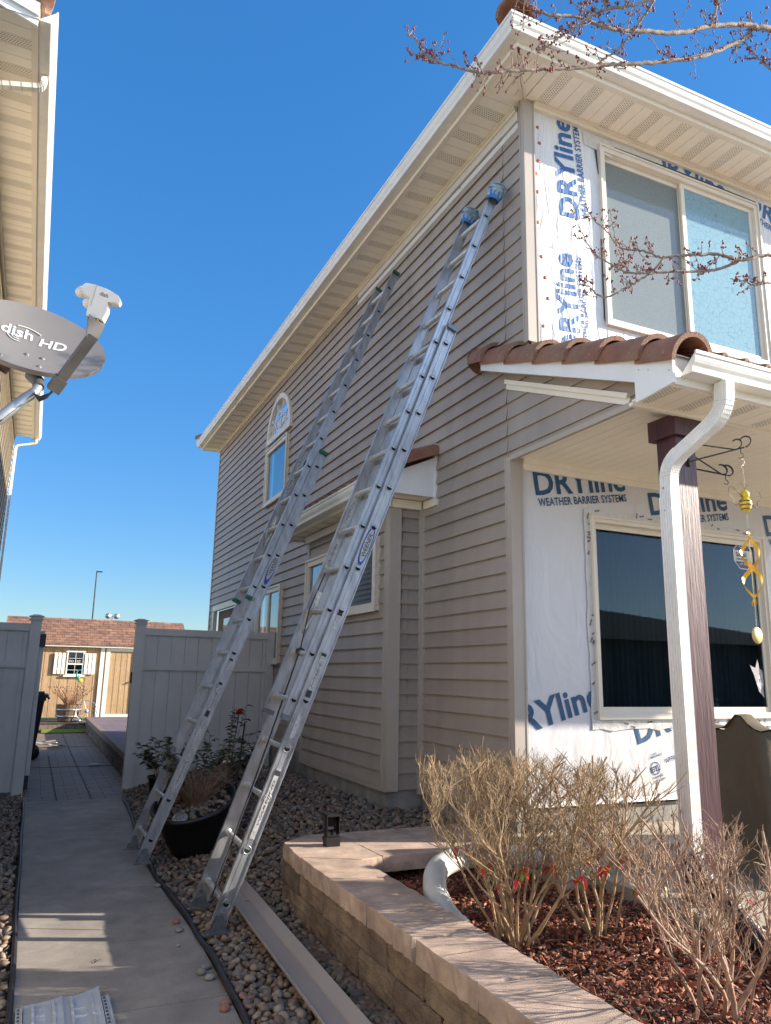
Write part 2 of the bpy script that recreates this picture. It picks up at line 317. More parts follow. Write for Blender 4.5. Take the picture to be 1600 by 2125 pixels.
    def build(s, name, mats, parent=None, label=None, cols=None):
        me = bpy.data.meshes.new(name)
        off = Vector((0, 0, 0)); p = parent
        while p is not None: off += p.location; p = p.parent
        v = [(a-off.x, b-off.y, c-off.z) for a, b, c in s.v]
        me.from_pydata(v, [], s.f)
        if not isinstance(mats, (list, tuple)): mats = [mats]
        for m in mats: me.materials.append(MT[m])
        me.polygons.foreach_set('material_index', s.mi); me.polygons.foreach_set('use_smooth', s.sm)
        me.validate(verbose=False); me.update()
        o = bpy.data.objects.new(name, me); COL.objects.link(o)
        if parent is not None: o.parent = parent
        if label: o['label'] = label
        return o

def tag(o, label=None, cat=None, group=None, kind=None):
    if label: o['label'] = label
    if cat: o['category'] = cat
    if group: o['group'] = group
    if kind: o['kind'] = kind
    return o
def thing(name, loc, label, cat, group=None):
    o = bpy.data.objects.new(name, None); COL.objects.link(o); o.location = loc; o.empty_display_size = .2
    bpy.context.view_layer.update()
    return tag(o, label, cat, group)
def copy_thing(root, loc, label, group=None):
    r = root.copy(); COL.objects.link(r); r.location = loc; r['label'] = label
    if group: r['group'] = group
    for ch in list(root.children):
        c = ch.copy(); COL.objects.link(c); c.parent = r
        for g in ch.children:
            d = g.copy(); COL.objects.link(d); d.parent = c
    return r

def npmesh(name, V, F, mats, parent=None, cols=None, smooth=True):
    "big mesh from numpy arrays; F is (n,k)"
    off = np.zeros(3); p = parent
    while p is not None: off += np.array(p.location); p = p.parent
    V = np.asarray(V, dtype=np.float32)-off.astype(np.float32); F = np.asarray(F, dtype=np.int32); n, k = F.shape
    me = bpy.data.meshes.new(name); me.vertices.add(len(V)); me.vertices.foreach_set('co', V.ravel())
    me.loops.add(n*k); me.loops.foreach_set('vertex_index', F.ravel())
    me.polygons.add(n); me.polygons.foreach_set('loop_start', np.arange(0, n*k, k, dtype=np.int32))
    me.polygons.foreach_set('use_smooth', np.full(n, smooth))
    if cols is not None:
        a = me.color_attributes.new('Col', 'FLOAT_COLOR', 'POINT')
        a.data.foreach_set('color', np.concatenate([cols, np.ones((len(cols), 1))], 1).astype(np.float32).ravel())
    me.update(calc_edges=True); me.validate()
    for m in (mats if isinstance(mats, (list, tuple)) else [mats]): me.materials.append(MT[m])
    o = bpy.data.objects.new(name, me); COL.objects.link(o)
    if parent is not None: o.parent = parent
    return o

# text -> flat mesh (verts 2D, faces), optional clip lines
def text2d(body, size, bold=0.0, shear=0.0, spacing=1.0, align='LEFT', sx=1.0):
    cu = bpy.data.curves.new('t', 'FONT'); cu.body = body; cu.size = size; cu.offset = bold; cu.shear = shear
    cu.space_character = spacing; cu.align_x = align; cu.resolution_u = 3; cu.fill_mode = 'FRONT'
    o = bpy.data.objects.new('t', cu); COL.objects.link(o); bpy.context.view_layer.update()
    dg = bpy.context.evaluated_depsgraph_get(); me = bpy.data.meshes.new_from_object(o.evaluated_get(dg))
    v = [(q.co.x*sx, q.co.y) for q in me.vertices]; f = [tuple(p.vertices) for p in me.polygons]
    bpy.data.objects.remove(o); bpy.data.curves.remove(cu); bpy.data.meshes.remove(me)
    return v, f
def put_text(mb, vf, O, U, V, mi=0, clips=(), rot=0.0):
    "clips: (point3, normal3) keep the side the normal points to"
    v, f = vf; O = Vector(O); U = Vector(U); V = Vector(V); c, s_ = math.cos(rot), math.sin(rot)
    bm = bmesh.new()
    vs = [bm.verts.new(O+U*(x*c-y*s_)+V*(x*s_+y*c)) for x, y in v]
    for p in f:
        try: bm.faces.new([vs[i] for i in p])
        except ValueError: pass
    for P, N in clips:
        bmesh.ops.bisect_plane(bm, geom=bm.verts[:]+bm.edges[:]+bm.faces[:], plane_co=P, plane_no=N, clear_inner=True)
    bm.verts.index_update()
    mb.add([tuple(q.co) for q in bm.verts], [tuple(q.index for q in p.verts) for p in bm.faces], mi); bm.free()

# ================================================================== SETTING
XW = 3.08; YU = 4.225; YL = 4.49; XB = 2.766; YB = 5.90; ZS = 6.0
def struct(name, mb, m, kind='structure'):
    o = mb.build(name, m); o['kind'] = kind; return o
m = MB(); m.quad((-250, -250, -.13), (250, -250, -.13), (250, 300, -.13), (-250, 300, -.13)); struct('ground', m, 'dirt')
m = MB(); m.quad((-60, -6.9, -.118), (60, -6.9, -.118), (60, 60, -.118), (-60, 60, -.118)); struct('bounce_dry_lawn', m, 'bounce_lawn')  # unseen tan ground added for warm bounce light around the house
m = MB(); m.quad((-3.2, -6.8, -.02), (9.5, -6.8, -.02), (9.5, 1.1, -.012), (-3.2, 1.1, -.012)); struct('bounce_paving', m, 'bounce_paving')  # unseen pale concrete added to bounce sunlight up onto soffits and porch
m = MB(); m.quad((-60, -16, -.05), (60, -16, -.05), (60, -7, -.05), (-60, -7, -.05)); struct('road', m, 'asphalt')

# concrete path: slabs with tooled joints
def sheet(mb, pts, z0, z1, mi=0):
    n = len(pts); a = [(x, y, z0) for x, y in pts]; b = [(x, y, z1) for x, y in pts]
    mb.add(a+b, [tuple(range(n, 2*n))]+[(i, (i+1) % n, n+(i+1) % n, n+i) for i in range(n)], mi)
m = MB()
jy = [1.2, 2.55, 3.89, 4.82, 5.92, 8.10, 9.93]
def xr(y): return 1.0+.022*math.sin(y*1.7) + max(0, y-7.5)*.065
for a, b in zip(jy[:-1], jy[1:]):
    g = .003; ys = np.linspace(a+g, b-g, 10)
    pts = [(.085, a+g)]+[(xr(y)-.0, y) for y in ys]+[(.085, b-g)]
    sheet(m, pts, -.1, 0)
    i = .012
    n_ = len(pts)
m2 = MB(); m2.quad((.09, 1.2, -.012), (1.15, 1.2, -.012), (1.15, 9.93, -.012), (.09, 9.93, -.012))
struct('path', m, 'concrete'); struct('path_joint_sand', m2, 'dirt')

# stamped paver path beyond the gate
def paver_mat():
    m = bpy.data.materials.new('stamped concrete'); m.use_nodes = True; n = m.node_tree.nodes; l = m.node_tree.links; b = n["Principled BSDF"]
    g = n.new("ShaderNodeNewGeometry"); br = n.new("ShaderNodeTexBrick"); br.inputs["Scale"].default_value = 1
    br.inputs["Brick Width"].default_value = .27; br.inputs["Row Height"].default_value = .15; br.inputs["Mortar Size"].default_value = .006
    br.inputs["Color1"].default_value = (.19, .14, .10, 1); br.inputs["Color2"].default_value = (.24, .175, .125, 1); br.inputs["Mortar"].default_value = (.06, .05, .045, 1)
    ns = n.new("ShaderNodeTexNoise"); ns.inputs["Scale"].default_value = 3; mp = n.new("ShaderNodeMix"); mp.data_type = 'VECTOR'; mp.inputs[0].default_value = .04
    l.new(g.outputs["Position"], ns.inputs[0]); l.new(g.outputs["Position"], mp.inputs[4]); l.new(ns.outputs[1], mp.inputs[5]); l.new(mp.outputs[1], br.inputs[0])
    l.new(br.outputs[0], b.inputs["Base Color"]); b.inputs["Roughness"].default_value = .7
    bp = n.new("ShaderNodeBump"); bp.inputs["Strength"].default_value = .6; bp.inputs["Distance"].default_value = .01; bp.invert = True
    l.new(br.outputs[1], bp.inputs["Height"]); l.new(bp.outputs[0], b.inputs["Normal"]); return m
MT['paver'] = paver_mat()
MT['stamp'] = paver_mat(); _b = MT['stamp'].node_tree.nodes['Brick Texture']
_b.inputs['Color1'].default_value = (.20, .135, .15, 1); _b.inputs['Color2'].default_value = (.13, .10, .115, 1); _b.inputs['Mortar'].default_value = (.07, .05, .06, 1); _b.inputs['Brick Width'].default_value = .4; _b.inputs['Row Height'].default_value = .22
m = MB(); m.quad((-.3, 9.93, -.004), (1.33, 9.93, -.004), (1.33, 21.0, -.004), (-.3, 21.0, -.004)); struct('patio_path', m, 'paver')
m = MB()
for x, y0, y1 in ((.42, 9.95, 14.9), (.80, 9.95, 21)): m.box(x-.007, x+.007, y0, y1, -.02, .0)
for y, x0, x1 in ((13.2, -.3, 1.33), (16.5, -.3, 1.33)): m.box(x0, x1, y-.007, y+.007, -.02, .0)
struct('patio_control_joint', m, 'dirt')
m = MB(); m.quad((-3, 20.9, .0), (12, 20.9, .0), (12, 22.2, .05), (-3, 22.2, .05)); m.quad((-3, 22.2, .05), (12, 22.2, .05), (12, 34, .05), (-3, 34, .05)); struct('lawn', m, 'grass')

# terrain height for the gravel bed
def gz(x, y):
    t = np.clip((x-1.02)/1.6, 0, 1); t = t*t*(3-2*t)
    u = np.clip((y-4.2)/1.1, 0, 1); u = u*u*(3-2*u)
    far = np.clip((y-8.0)/2.4, 0, 1)
    return (.40*t*u)*(1-.28*far)+.015*(1-u)
def grid(name, x0, x1, y0, y1, nx, ny, fz, m_, kind='structure', dz=0):
    xs = np.linspace(x0, x1, nx); ys = np.linspace(y0, y1, ny); X, Y = np.meshgrid(xs, ys)
    Z = fz(X, Y)+dz; V = np.stack([X.ravel(), Y.ravel(), Z.ravel()], 1)
    i = np.arange(ny-1)[:, None]*nx+np.arange(nx-1)[None, :]; i = i.ravel()
    F = np.stack([i, i+1, i+1+nx, i+nx], 1)
    o = npmesh(name, V, F, m_); o['kind'] = kind; return o
grid('gravel_bed_soil', 1.03, 3.3, 1.2, 10.5, 60, 120, gz, 'dirt', dz=-.045)
grid('side_bed_soil', -1.0, .08, 1.0, 10.6, 10, 30, lambda x, y: 0*x, 'dirt', dz=-.05)

# stones
def ico(sub):
    bm = bmesh.new(); bmesh.ops.create_icosphere(bm, subdivisions=sub, radius=1)
    V = np.array([v.co[:] for v in bm.verts]); F = np.array([[v.index for v in f.verts] for f in bm.faces]); bm.free(); return V, F
def scatter(P, size, rng, sub, pal, name, mats, flat=.62, parent=None, kind='stuff', elong=1.5):
    V0, F0 = ico(sub); n = len(P); k = len(V0)
    R = rng.uniform(0, 2*np.pi, n); T = rng.normal(0, .35, (n, 2))
    s = size[:, None]*np.stack([rng.uniform(1, elong, n), rng.uniform(.85, 1.1, n), rng.uniform(flat*.8, flat*1.3, n)], 1)
    ph = rng.uniform(0, 6.3, (n, 4))
    V = np.repeat(V0[None], n, 0)
    k_ = 1+.10*np.sin(V[..., 0]*2.3+ph[:, None, 0])+.09*np.sin(V[..., 1]*2.9+ph[:, None, 1])+.08*np.sin(V[..., 2]*3.1+V[..., 0]*2+ph[:, None, 2])
    V = V*k_[..., None]*s[:, None, :]
    c, q = np.cos(T[:, 0]), np.sin(T[:, 0]); y = V[..., 1]*c[:, None]-V[..., 2]*q[:, None]; z = V[..., 1]*q[:, None]+V[..., 2]*c[:, None]; V[..., 1] = y; V[..., 2] = z
    c, q = np.cos(T[:, 1]), np.sin(T[:, 1]); x = V[..., 0]*c[:, None]-V[..., 2]*q[:, None]; z = V[..., 0]*q[:, None]+V[..., 2]*c[:, None]; V[..., 0] = x; V[..., 2] = z
    c, q = np.cos(R), np.sin(R); x = V[..., 0]*c[:, None]-V[..., 1]*q[:, None]; y = V[..., 0]*q[:, None]+V[..., 1]*c[:, None]; V[..., 0] = x; V[..., 1] = y
    V = V+P[:, None, :]
    F = (F0[None]+(np.arange(n)*k)[:, None, None]).reshape(-1, 3)
    pc = pal[rng.integers(0, len(pal), n)]*rng.uniform(.75, 1.25, (n, 1)); C = np.repeat(pc[:, None, :], k, 1).reshape(-1, 3)
    o = npmesh(name, V.reshape(-1, 3), F, mats, parent, np.clip(C, 0, 1))
    if kind: o['kind'] = kind
    return o
PAL = np.array([(.25, .19, .14), (.30, .22, .15), (.18, .15, .12), (.33, .27, .20), (.22, .145, .10), (.14, .125, .115), (.34, .28, .22), (.26, .18, .13), (.19, .165, .14), (.25, .15, .115)])*.78
rng = np.random.default_rng(3)
def jgrid(x0, x1, y0, y1, d, keep, zf, lift, smin, smax):
    xs = np.arange(x0, x1, d); ys = np.arange(y0, y1, d*.9); X, Y = np.meshgrid(xs, ys)
    X = X+rng.uniform(-.45, .45, X.shape)*d+(np.arange(len(ys)) % 2)[:, None]*d*.5; Y = Y+rng.uniform(-.45, .45, Y.shape)*d
    X = X.ravel(); Y = Y.ravel(); k = keep(X, Y); X = X[k]; Y = Y[k]
    Z = zf(X, Y)+lift+rng.uniform(-.010, .012, len(X)); return np.stack([X, Y, Z], 1), rng.uniform(smin, smax, len(X))
def in_bed(x, y):
    ok = (x > 1.035+.022*np.sin(y*1.7)+np.maximum(0, y-7.5)*.065) & (y < 10.4)
    ok &= ~((x > 1.62) & (y < 4.99))                       # retaining wall
    ok &= ~((x > XB) & (y > YB-.0))                        # bay
    ok &= ~((x > XW) & (y > 4.6)); ok &= ~((x > 2.0) & (y < 5.14)); return ok
a1, s1 = jgrid(1.0, 1.75, 2.9, 5.6, .040, lambda x, y: in_bed(x, y), gz, -.012, .013, .025)
a2, s2 = jgrid(1.0, 1.75, 2.9, 5.6, .044, lambda x, y: in_bed(x, y), gz, .010, .012, .025)
scatter(np.vstack([a1, a2]), np.concatenate([s1, s2]), rng, 2, PAL, 'river_rock_near', 'stone')
a1, s1 = jgrid(1.0, 3.1, 4.9, 10.45, .047, lambda x, y: in_bed(x, y) & ~((x < 1.75) & (y < 5.6)), gz, -.012, .017, .031)
a2, s2 = jgrid(1.0, 3.1, 4.9, 10.45, .05, lambda x, y: in_bed(x, y) & ~((x < 1.75) & (y < 5.6)), gz, .012, .016, .029)
scatter(np.vstack([a1, a2]), np.concatenate([s1, s2]), rng, 1, PAL*.92, 'river_rock_far', 'stone')
a1, s1 = jgrid(-.75, .045, 3.2, 10.4, .045, lambda x, y: x < .05, lambda x, y: 0*x, -.02, .017, .030)
a2, s2 = jgrid(-.75, .03, 3.2, 10.4, .055, lambda x, y: x < .04, lambda x, y: 0*x, .006, .016, .029)
scatter(np.vstack([a1, a2]), np.concatenate([s1, s2]), rng, 1, PAL*1.0, 'river_rock_side', 'stone')

# garden edging strips
m = MB()
pts = [(1.012+.022*math.sin(y*1.7)+max(0, y-7.5)*.065+.006*math.sin(y*9), y, .018+.008*math.sin(y*5)) for y in np.linspace(1.8, 9.9, 70)]
m.tube(pts, .017, 8); m.tube([(x+.002, y, z-.03) for x, y, z in pts], .012, 6)
tag(m.build('garden_edging', 'edging'), 'long black plastic edging between concrete path and river rock, right of path', 'edging')
m = MB(); pts = [(.07+.004*math.sin(y*3), y, .012) for y in np.linspace(1.8, 9.9, 60)]; m.tube(pts, .014, 8)
tag(m.build('garden_edging', 'edging'), 'thin dark edging on the left border of the concrete path', 'edging')

# ================================================================== RETAINING WALL
WX0, WX1, WZ = 1.575, 1.90, .42
rw = thing('retaining_wall', (1.7, 3.5, 0), 'low tan split-face block retaining wall with flat cap stones around the mulch bed', 'garden wall')
def cblock(mb, x0, x1, y0, y1, z0, z1, tint, ch=.008, rough=.006, rn=random):
    "block with broken chamfered edges: subdivided, slightly displaced"
    nx = max(1, int((x1-x0)/.05)); ny = max(1, int((y1-y0)/.05)); nz = max(2, int((z1-z0)/.05))
    bm = bmesh.new(); bmesh.ops.create_cube(bm, size=1)
    bmesh.ops.scale(bm, vec=(x1-x0, y1-y0, z1-z0), verts=bm.verts); bmesh.ops.translate(bm, vec=((x0+x1)/2, (y0+y1)/2, (z0+z1)/2), verts=bm.verts)
    bmesh.ops.bevel(bm, geom=bm.edges[:], offset=ch, segments=1, affect='EDGES')
    bmesh.ops.subdivide_edges(bm, edges=[e for e in bm.edges if e.calc_length() > .08], cuts=4, use_grid_fill=True)
    for v in bm.verts:
        if v.co.z < z1-.002:
            v.co += Vector((rn.uniform(-1, 1), rn.uniform(-1, 1), rn.uniform(-.5, .5)))*rough
    bm.verts.index_update()
    mb.add([tuple(v.co) for v in bm.verts], [tuple(v.index for v in f.verts) for f in bm.faces], 0)
    mb.cols += [tint]*len(bm.verts); bm.free()
class CMB(MB):
    def __init__(s): super().__init__(); s.cols = []
    def build(s, *a, **k):
        o = super().build(*a, **k); at = o.data.color_attributes.new('Col', 'FLOAT_COLOR', 'POINT')
        if len(o.data.vertices) == len(s.cols): at.data.foreach_set('color', np.array([(*c, 1) for c in s.cols], dtype=np.float32).ravel())
        return o
rn = random.Random(5)
def tint(): k = rn.uniform(.72, 1.18); return (k*rn.uniform(.95, 1.05), k, k*rn.uniform(.92, 1.05))
# courses (front face plane x ~1.60 .. with base ledge)
for (z0, z1, xo, start) in ((-.10, .035, 1.52, 0), (.04, .18, 1.605, .13), (.185, .325, 1.60, .0)):
    cb = CMB(); y = 5.0-start
    if start: cblock(cb, xo, xo+.2, y+.006, 5.0, z0, z1, tint(), rn=rn)
    while y > 1.2:
        L = rn.choice((.30, .42, .36)); cblock(cb, xo+rn.uniform(-.004, .004), xo+.2, y-L+.006, y, z0, z1, tint(), ch=.010, rn=rn); y -= L
    # return to the house wall
    if z0 > 0:
        x = xo+.2
        while x < 3.0: L = .4; cblock(cb, x+.006, min(x+L, 3.04), 4.78, 5.12, z0, z1, tint(), rn=rn); x += L
    cb.build('block_course', 'block', rw)
def capstone(poly, k):
    cb = MB(); n = len(poly)
    def rough_edge(p, q, z, seg): return [(p[0]+(q[0]-p[0])*t/seg+rn.uniform(-.005, .005), p[1]+(q[1]-p[1])*t/seg+rn.uniform(-.005, .005), z) for t in range(seg)]
    top = []; bot = []; mid = []
    for i in range(n):
        p, q = poly[i], poly[(i+1) % n]; seg = max(2, int(math.dist(p, q)/.035))
        e = rough_edge(p, q, WZ, seg); top += [(x, y, WZ-.0) for x, y, z in e]
        mid += [(x+rn.uniform(-.006, .006), y+rn.uniform(-.006, .006), WZ-.045) for x, y, z in e]; bot += [(x+rn.uniform(-.004, .004), y+rn.uniform(-.004, .004), WZ-.093) for x, y, z in e]
    N = len(top); c = (sum(p[0] for p in poly)/n, sum(p[1] for p in poly)/n)
    tin = [(x+(c[0]-x)*.012, y+(c[1]-y)*.012, WZ+.0) for x, y, z in top]; top = [(x, y, WZ-.006) for x, y, z in top]
    cb.add(tin, [tuple(range(N))]); cb.add(tin+top+mid+bot, [(r*N+i, (r+1)*N+i, (r+1)*N+(i+1) % N, r*N+(i+1) % N) for r in range(3) for i in range(N)])
    cb.add(bot, [tuple(range(N))[::-1]]); return cb.build('cap_stone', 'cap', rw)
G = .009
capstone([(1.575, 4.58), (1.90, 4.40), (2.05, 4.42+.0), (2.02, 5.155), (1.80, 5.16), (1.60, 4.99)], 0)
ys = [4.575, 4.06, 3.56, 3.06, 2.56, 2.06, 1.5]
yi = [4.395, 3.98, 3.50, 3.02, 2.53, 2.03, 1.5]
for i in range(6):
    capstone([(1.575+rn.uniform(-.005, .005), ys[i+1]+G), (1.90, yi[i+1]+G), (1.90, yi[i]-G), (1.575, ys[i]-G)], i)
for x0, x1 in ((2.055, 2.50), (2.505, 3.02)): capstone([(x0, 4.43), (x1-G, 4.43+.01), (x1-G, 5.16), (x0-.03, 5.155)], 0)

# mulch bed
def mz(x, y): return .265+.02*np.sin(x*5)*np.cos(y*4)-.02*np.clip((2.15-x)/.3, 0, 1)
grid('mulch_bed_soil', 1.79, 6.2, .8, 4.80, 60, 60, mz, 'dirt', dz=-.02)
def chips(n, x0, x1, y0, y1, name, zf, keep=None):
    X = rng.uniform(x0, x1, n); Y = rng.uniform(y0, y1, n)
    if keep is not None: k = keep(X, Y); X = X[k]; Y = Y[k]; n = len(X)
    Z = zf(X, Y)+rng.uniform(-.012, .022, n)
    V0 = np.array([(-1, -1, 0), (1, -.7, 0), (1, .8, 0), (-1, 1, 0), (-.9, -.8, 1), (.8, -.6, 1), (.9, .6, 1), (-.8, .9, 1)], float); V0[:, 2] -= .5
    F0 = np.array([(0, 3, 2, 1), (4, 5, 6, 7), (0, 1, 5, 4), (1, 2, 6, 5), (2, 3, 7, 6), (3, 0, 4, 7)])
    s = np.stack([.006+.032*rng.uniform(0, 1, n)**2, rng.uniform(.002, .010, n), rng.uniform(.001, .005, n)], 1)
    V = V0[None]*s[:, None]*rng.uniform(.8, 1.2, (n, 8, 3))
    for ax, sd in ((0, .7), (1, .5)):
        t = rng.normal(0, sd, n); c, q = np.cos(t)[:, None], np.sin(t)[:, None]
        if ax == 0: y, z = V[..., 1]*c-V[..., 2]*q, V[..., 1]*q+V[..., 2]*c; V[..., 1], V[..., 2] = y, z
        else: x, z = V[..., 0]*c-V[..., 2]*q, V[..., 0]*q+V[..., 2]*c; V[..., 0], V[..., 2] = x, z
    t = rng.uniform(0, 6.3, n); c, q = np.cos(t)[:, None], np.sin(t)[:, None]; x, y = V[..., 0]*c-V[..., 1]*q, V[..., 0]*q+V[..., 1]*c; V[..., 0], V[..., 1] = x, y
    V += np.stack([X, Y, Z], 1)[:, None]
    pal = np.array([(.36, .10, .05), (.26, .075, .038), (.14, .045, .028), (.42, .16, .085), (.09, .035, .022), (.30, .11, .055), (.48, .27, .17), (.18, .08, .05)])
    C = np.repeat((pal[rng.integers(0, len(pal), n)]*rng.uniform(.7, 1.25, (n, 1)))[:, None], 8, 1).reshape(-1, 3)
    F = (F0[None]+(np.arange(n)*8)[:, None, None]).reshape(-1, 4)
    o = npmesh(name, V.reshape(-1, 3), F, 'mulch', None, np.clip(C, 0, 1), smooth=False); o['kind'] = 'stuff'; return o
chips(26000, 1.9, 4.6, 1.9, 4.78, 'mulch', mz)
rl = random.Random(31); q = MB()
for i in range(170):      # dry leaves and litter lying in the bed and among the stones
    if i < 110: x, y = rl.uniform(1.95, 3.6), rl.uniform(2.0, 4.2); z = .295
    else: x, y = rl.uniform(1.1, 2.6), rl.uniform(3.2, 8.5); z = float(gz(x, y))+.035
    if i >= 110 and x > 1.5 and y < 5.2: continue
    a = rl.uniform(0, 6.28); L = rl.uniform(.012, .035); c, s_ = math.cos(a)*L, math.sin(a)*L; t_ = rl.uniform(-.3, .5)*L
    q.add([(x, y, z), (x+c*.5-s_*.3, y+s_*.5+c*.3, z+t_), (x+c, y+s_, z+t_*.4), (x+c*.5+s_*.3, y+s_*.5-c*.3, z-t_*.3)], [(0, 1, 2), (0, 2, 3)])
tag(q.build('leaf_litter', 'leaf_dry'), kind='stuff')

# ================================================================== MAIN HOUSE
house = thing('house', (XW, YL, 0), 'two storey house with taupe lap siding, half stripped front showing white weather barrier wrap', 'house')
E_ = .1285
def siding(mb, O, u, n, s0, s1, z0, z1, holes=(), e=E_, out=.023):
    O = Vector(O); u = Vector(u); n = Vector(n); Z = Vector((0, 0, 1)); flip = u.cross(Z).dot(n) < 0
    def q(a, b, c, d):
        if flip: mb.quad(a, d, c, b)
        else: mb.quad(a, b, c, d)
    k = 0
    while z0+k*e < z1-1e-4:
        zb = z0+k*e; zt = min(zb+e, z1); cuts = sorted({zb, zt}|{h for H in holes for h in H[2:4] if zb < h < zt})
        off = lambda z: .002+(out-.002)*max(0, 1-(z-zb)/e)**.8
        for i, (za, zc) in enumerate(zip(cuts[:-1], cuts[1:])):
            iv = [(s0, s1)]
            for h in holes:
                if h[2] < zc-1e-5 and h[3] > za+1e-5:
                    nv = []
                    for a, b in iv:
                        if h[0] > a: nv.append((a, min(b, h[0])))
                        if h[1] < b: nv.append((max(a, h[1]), b))
                    iv = [(a, b) for a, b in nv if b-a > 1e-4]
            if i == 0 and s1-s0 > 3:
                sj = s0+((k*1.37+.4) % 3.66)
                while sj < s1:
                    if any(a+.05 < sj < b-.05 for a, b in iv):
                        P2 = lambda s, z, o: O+u*s+Z*z+n*o
                        q(P2(sj, zb, out+.0012), P2(sj+.004, zb, out+.0012), P2(sj+.004, zt, .0032), P2(sj, zt, .0032))
                    sj += 3.66
            for a, b in iv:
                P = lambda s, z, o: O+u*s+Z*z+n*o
                q(P(a, za, off(za)), P(b, za, off(za)), P(b, zc, off(zc)), P(a, zc, off(zc)))
                if i == 0:
                    q(P(a, zb+.007, .001), P(b, zb+.007, .001), P(b, zb, out), P(a, zb, out)); q(P(a, zb-.002, .001), P(b, zb-.002, .001), P(b, zb+.007, .001), P(a, zb+.007, .001))
        k += 1
# --- side wall (faces -x). s = y
SB = .575
side = MB()
HB = [(YB-.02, 8.12, 0, 3.12), (10.12, 11.33, 1.66, 2.66), (12.75, 14.50, 0, 2.68)]
siding(side, (XW, 0, 0), (0, 1, 0), (-1, 0, 0), YL+.02, 14.93, SB, 5.87, HB+[(10.13, 11.15, 4.06, 4.88)])
# frieze zone of the far part, above the bare strip
siding(side, (XW, 0, 0), (0, 1, 0), (-1, 0, 0), 7.60, 14.93, 5.87, 5.99, [])
# upper front corner piece between upper and lower wall plus porch gable
gk = MB(); ya_ = lambda z: min(max(3.075, 2.76+(z-3.085)/.395), YU)
for k in range(int((3.10-SB)/E_), 60):
    zb = SB+k*E_; zbb = max(zb, 3.10); ztt = min(zb+E_, 5.87)
    if zbb >= ztt: continue
    off = lambda z: .002+.015*max(0, 1-(z-zb)/E_)**.8
    gk.quad((XW-off(zbb), YL+.02, zbb), (XW-off(zbb), ya_(zbb), zbb), (XW-off(ztt), ya_(ztt), ztt), (XW-off(ztt), YL+.02, ztt))
    gk.quad((XW, ya_(zbb), zbb), (XW-off(zbb), ya_(zbb), zbb), (XW-off(zbb), YL+.02, zbb), (XW, YL+.02, zbb))
side.add(gk.v, gk.f)
side.build('siding_wall', 'siding', house)
# bay
bay = MB()
siding(bay, (XB, 0, 0), (0, 1, 0), (-1, 0, 0), YB+.02, 8.10, SB, 3.04, [(6.16, 8.0, 2.10, 2.72)])
bay.build('bay_siding', 'siding', house)
bay = MB(); siding(bay, (0, YB, 0), (1, 0, 0), (0, -1, 0), XB+.02, XW-.03, SB-.01, 3.04, [])
bay.box(XB+.10, XB+.103, YB-.019, YB-.004, 1.9, 2.9); bay.box(XB+.16, XB+.162, YB-.019, YB-.004, 1.2, 2.4)
bay.build('bay_siding', 'siding_dk', house)
bay = MB(); siding(bay, (0, 8.12, 0), (1, 0, 0), (0, 1, 0), XB, XW, SB, 3.04, []); bay.build('bay_siding', 'siding_dk', house)
# foundation
fd = MB(); fd.box(XB+.012, XW+.3, YB+.012, 8.11, -.1, SB+.005); fd.box(XW+.012, XW+.3, YL+.02, YB+.0, -.1, SB); fd.box(XW+.012, XW+.3, 8.12, 14.9, -.1, SB)
fd.box(XW+.05, 12, YL+.03, YL+.25, -.1, .60)
fd.build('foundation', 'foundation', house)
# corner trims
def post_trim(y, x, z0, z1, wx, wy, name='corner_post'):
    t = MB()
    t.box(x-.024, x-.002, y-.0225, y+wy, z0, z1)                 # leg on the side wall
    t.box(x-.0225, x+wx, y-.0245, y-.003, z0, z1-.001)           # leg on the front wall
    t.box(x-.029, x-.02, y+wy-.014, y+wy, z0, z1); t.box(x+wx-.014, x+wx, y-.029, y-.02, z0, z1)
    t.box(x-.020, x+.0, y-.018, y, z0, z1); return t
c = post_trim(YU, XW, 3.92, 6.0, .078, .032); c.build('corner_post', 'trim_tan', house)
c = post_trim(YL, XW, .55, 3.10, .086, .045); c.build('corner_post', 'trim_tan', house)
c = post_trim(YB, XB, SB-.02, 3.04, .085, .085); c.build('corner_post', 'trim_tan', house)
c = MB(); c.box(XB-.024, XB+.01, 8.06, 8.135, SB-.02, 3.04); c.build('corner_post', 'trim_tan', house)
c = MB(); c.box(XW-.045, XW-.0, YB-.050, YB-.006, SB-.05, 3.03); c.box(XW-.022, XW, YB-.066, YB-.05, SB-.05, 3.03); c.build('corner_channel', 'trim_tan', house)
c = MB(); c.box(XW-.026, XW+.06, 14.90, 14.96, .3, 5.99); c.build('corner_post', 'trim_tan', house)
c = MB(); c.box(XB-.020, XB, YB, 8.1, SB-.028, SB-.002); c.box(XW-.02, XW, YL, YB-.05, SB-.03, SB-.002); c.build('starter_strip', 'trim_tan', house)
# bare wrap strip below the frieze, cream frieze boards
c = MB(); c.box(XW-.012, XW, YU+.07, 7.60, 5.79, 5.95); c.build('bare_wrap_strip', 'wrap_up', house)
c = MB()
for y in (4.6, 5.2, 5.75, 6.4, 7.0, 7.4): c = MB(); c.disc((XW-.0135, y, 5.855+.02*math.sin(y*7)), (-1, 0, 0), .011, 10); c.build('cap_nail', 'redcap', house)
def frieze_side(mb, y0, y1, zt, x=XW, h=.055):
    mb.box(x-.040, x, y0, y1, zt-h*.5, zt); mb.box(x-.028, x, y0, y1, zt-h, zt-h*.5)
def frieze_front(mb, x0, x1, zt, y, h=.075):
    mb.box(x0, x1, y-.045, y, zt-h*.45, zt); mb.box(x0, x1, y-.030, y, zt-h, zt-h*.45)
c = MB(); frieze_side(c, YU+.08, 14.92, ZS); c.build('frieze_trim', 'cream', house)
c = MB(); frieze_front(c, XW+.08, 9.0, ZS, YU, .060); c.build('frieze_trim', 'cream', house)
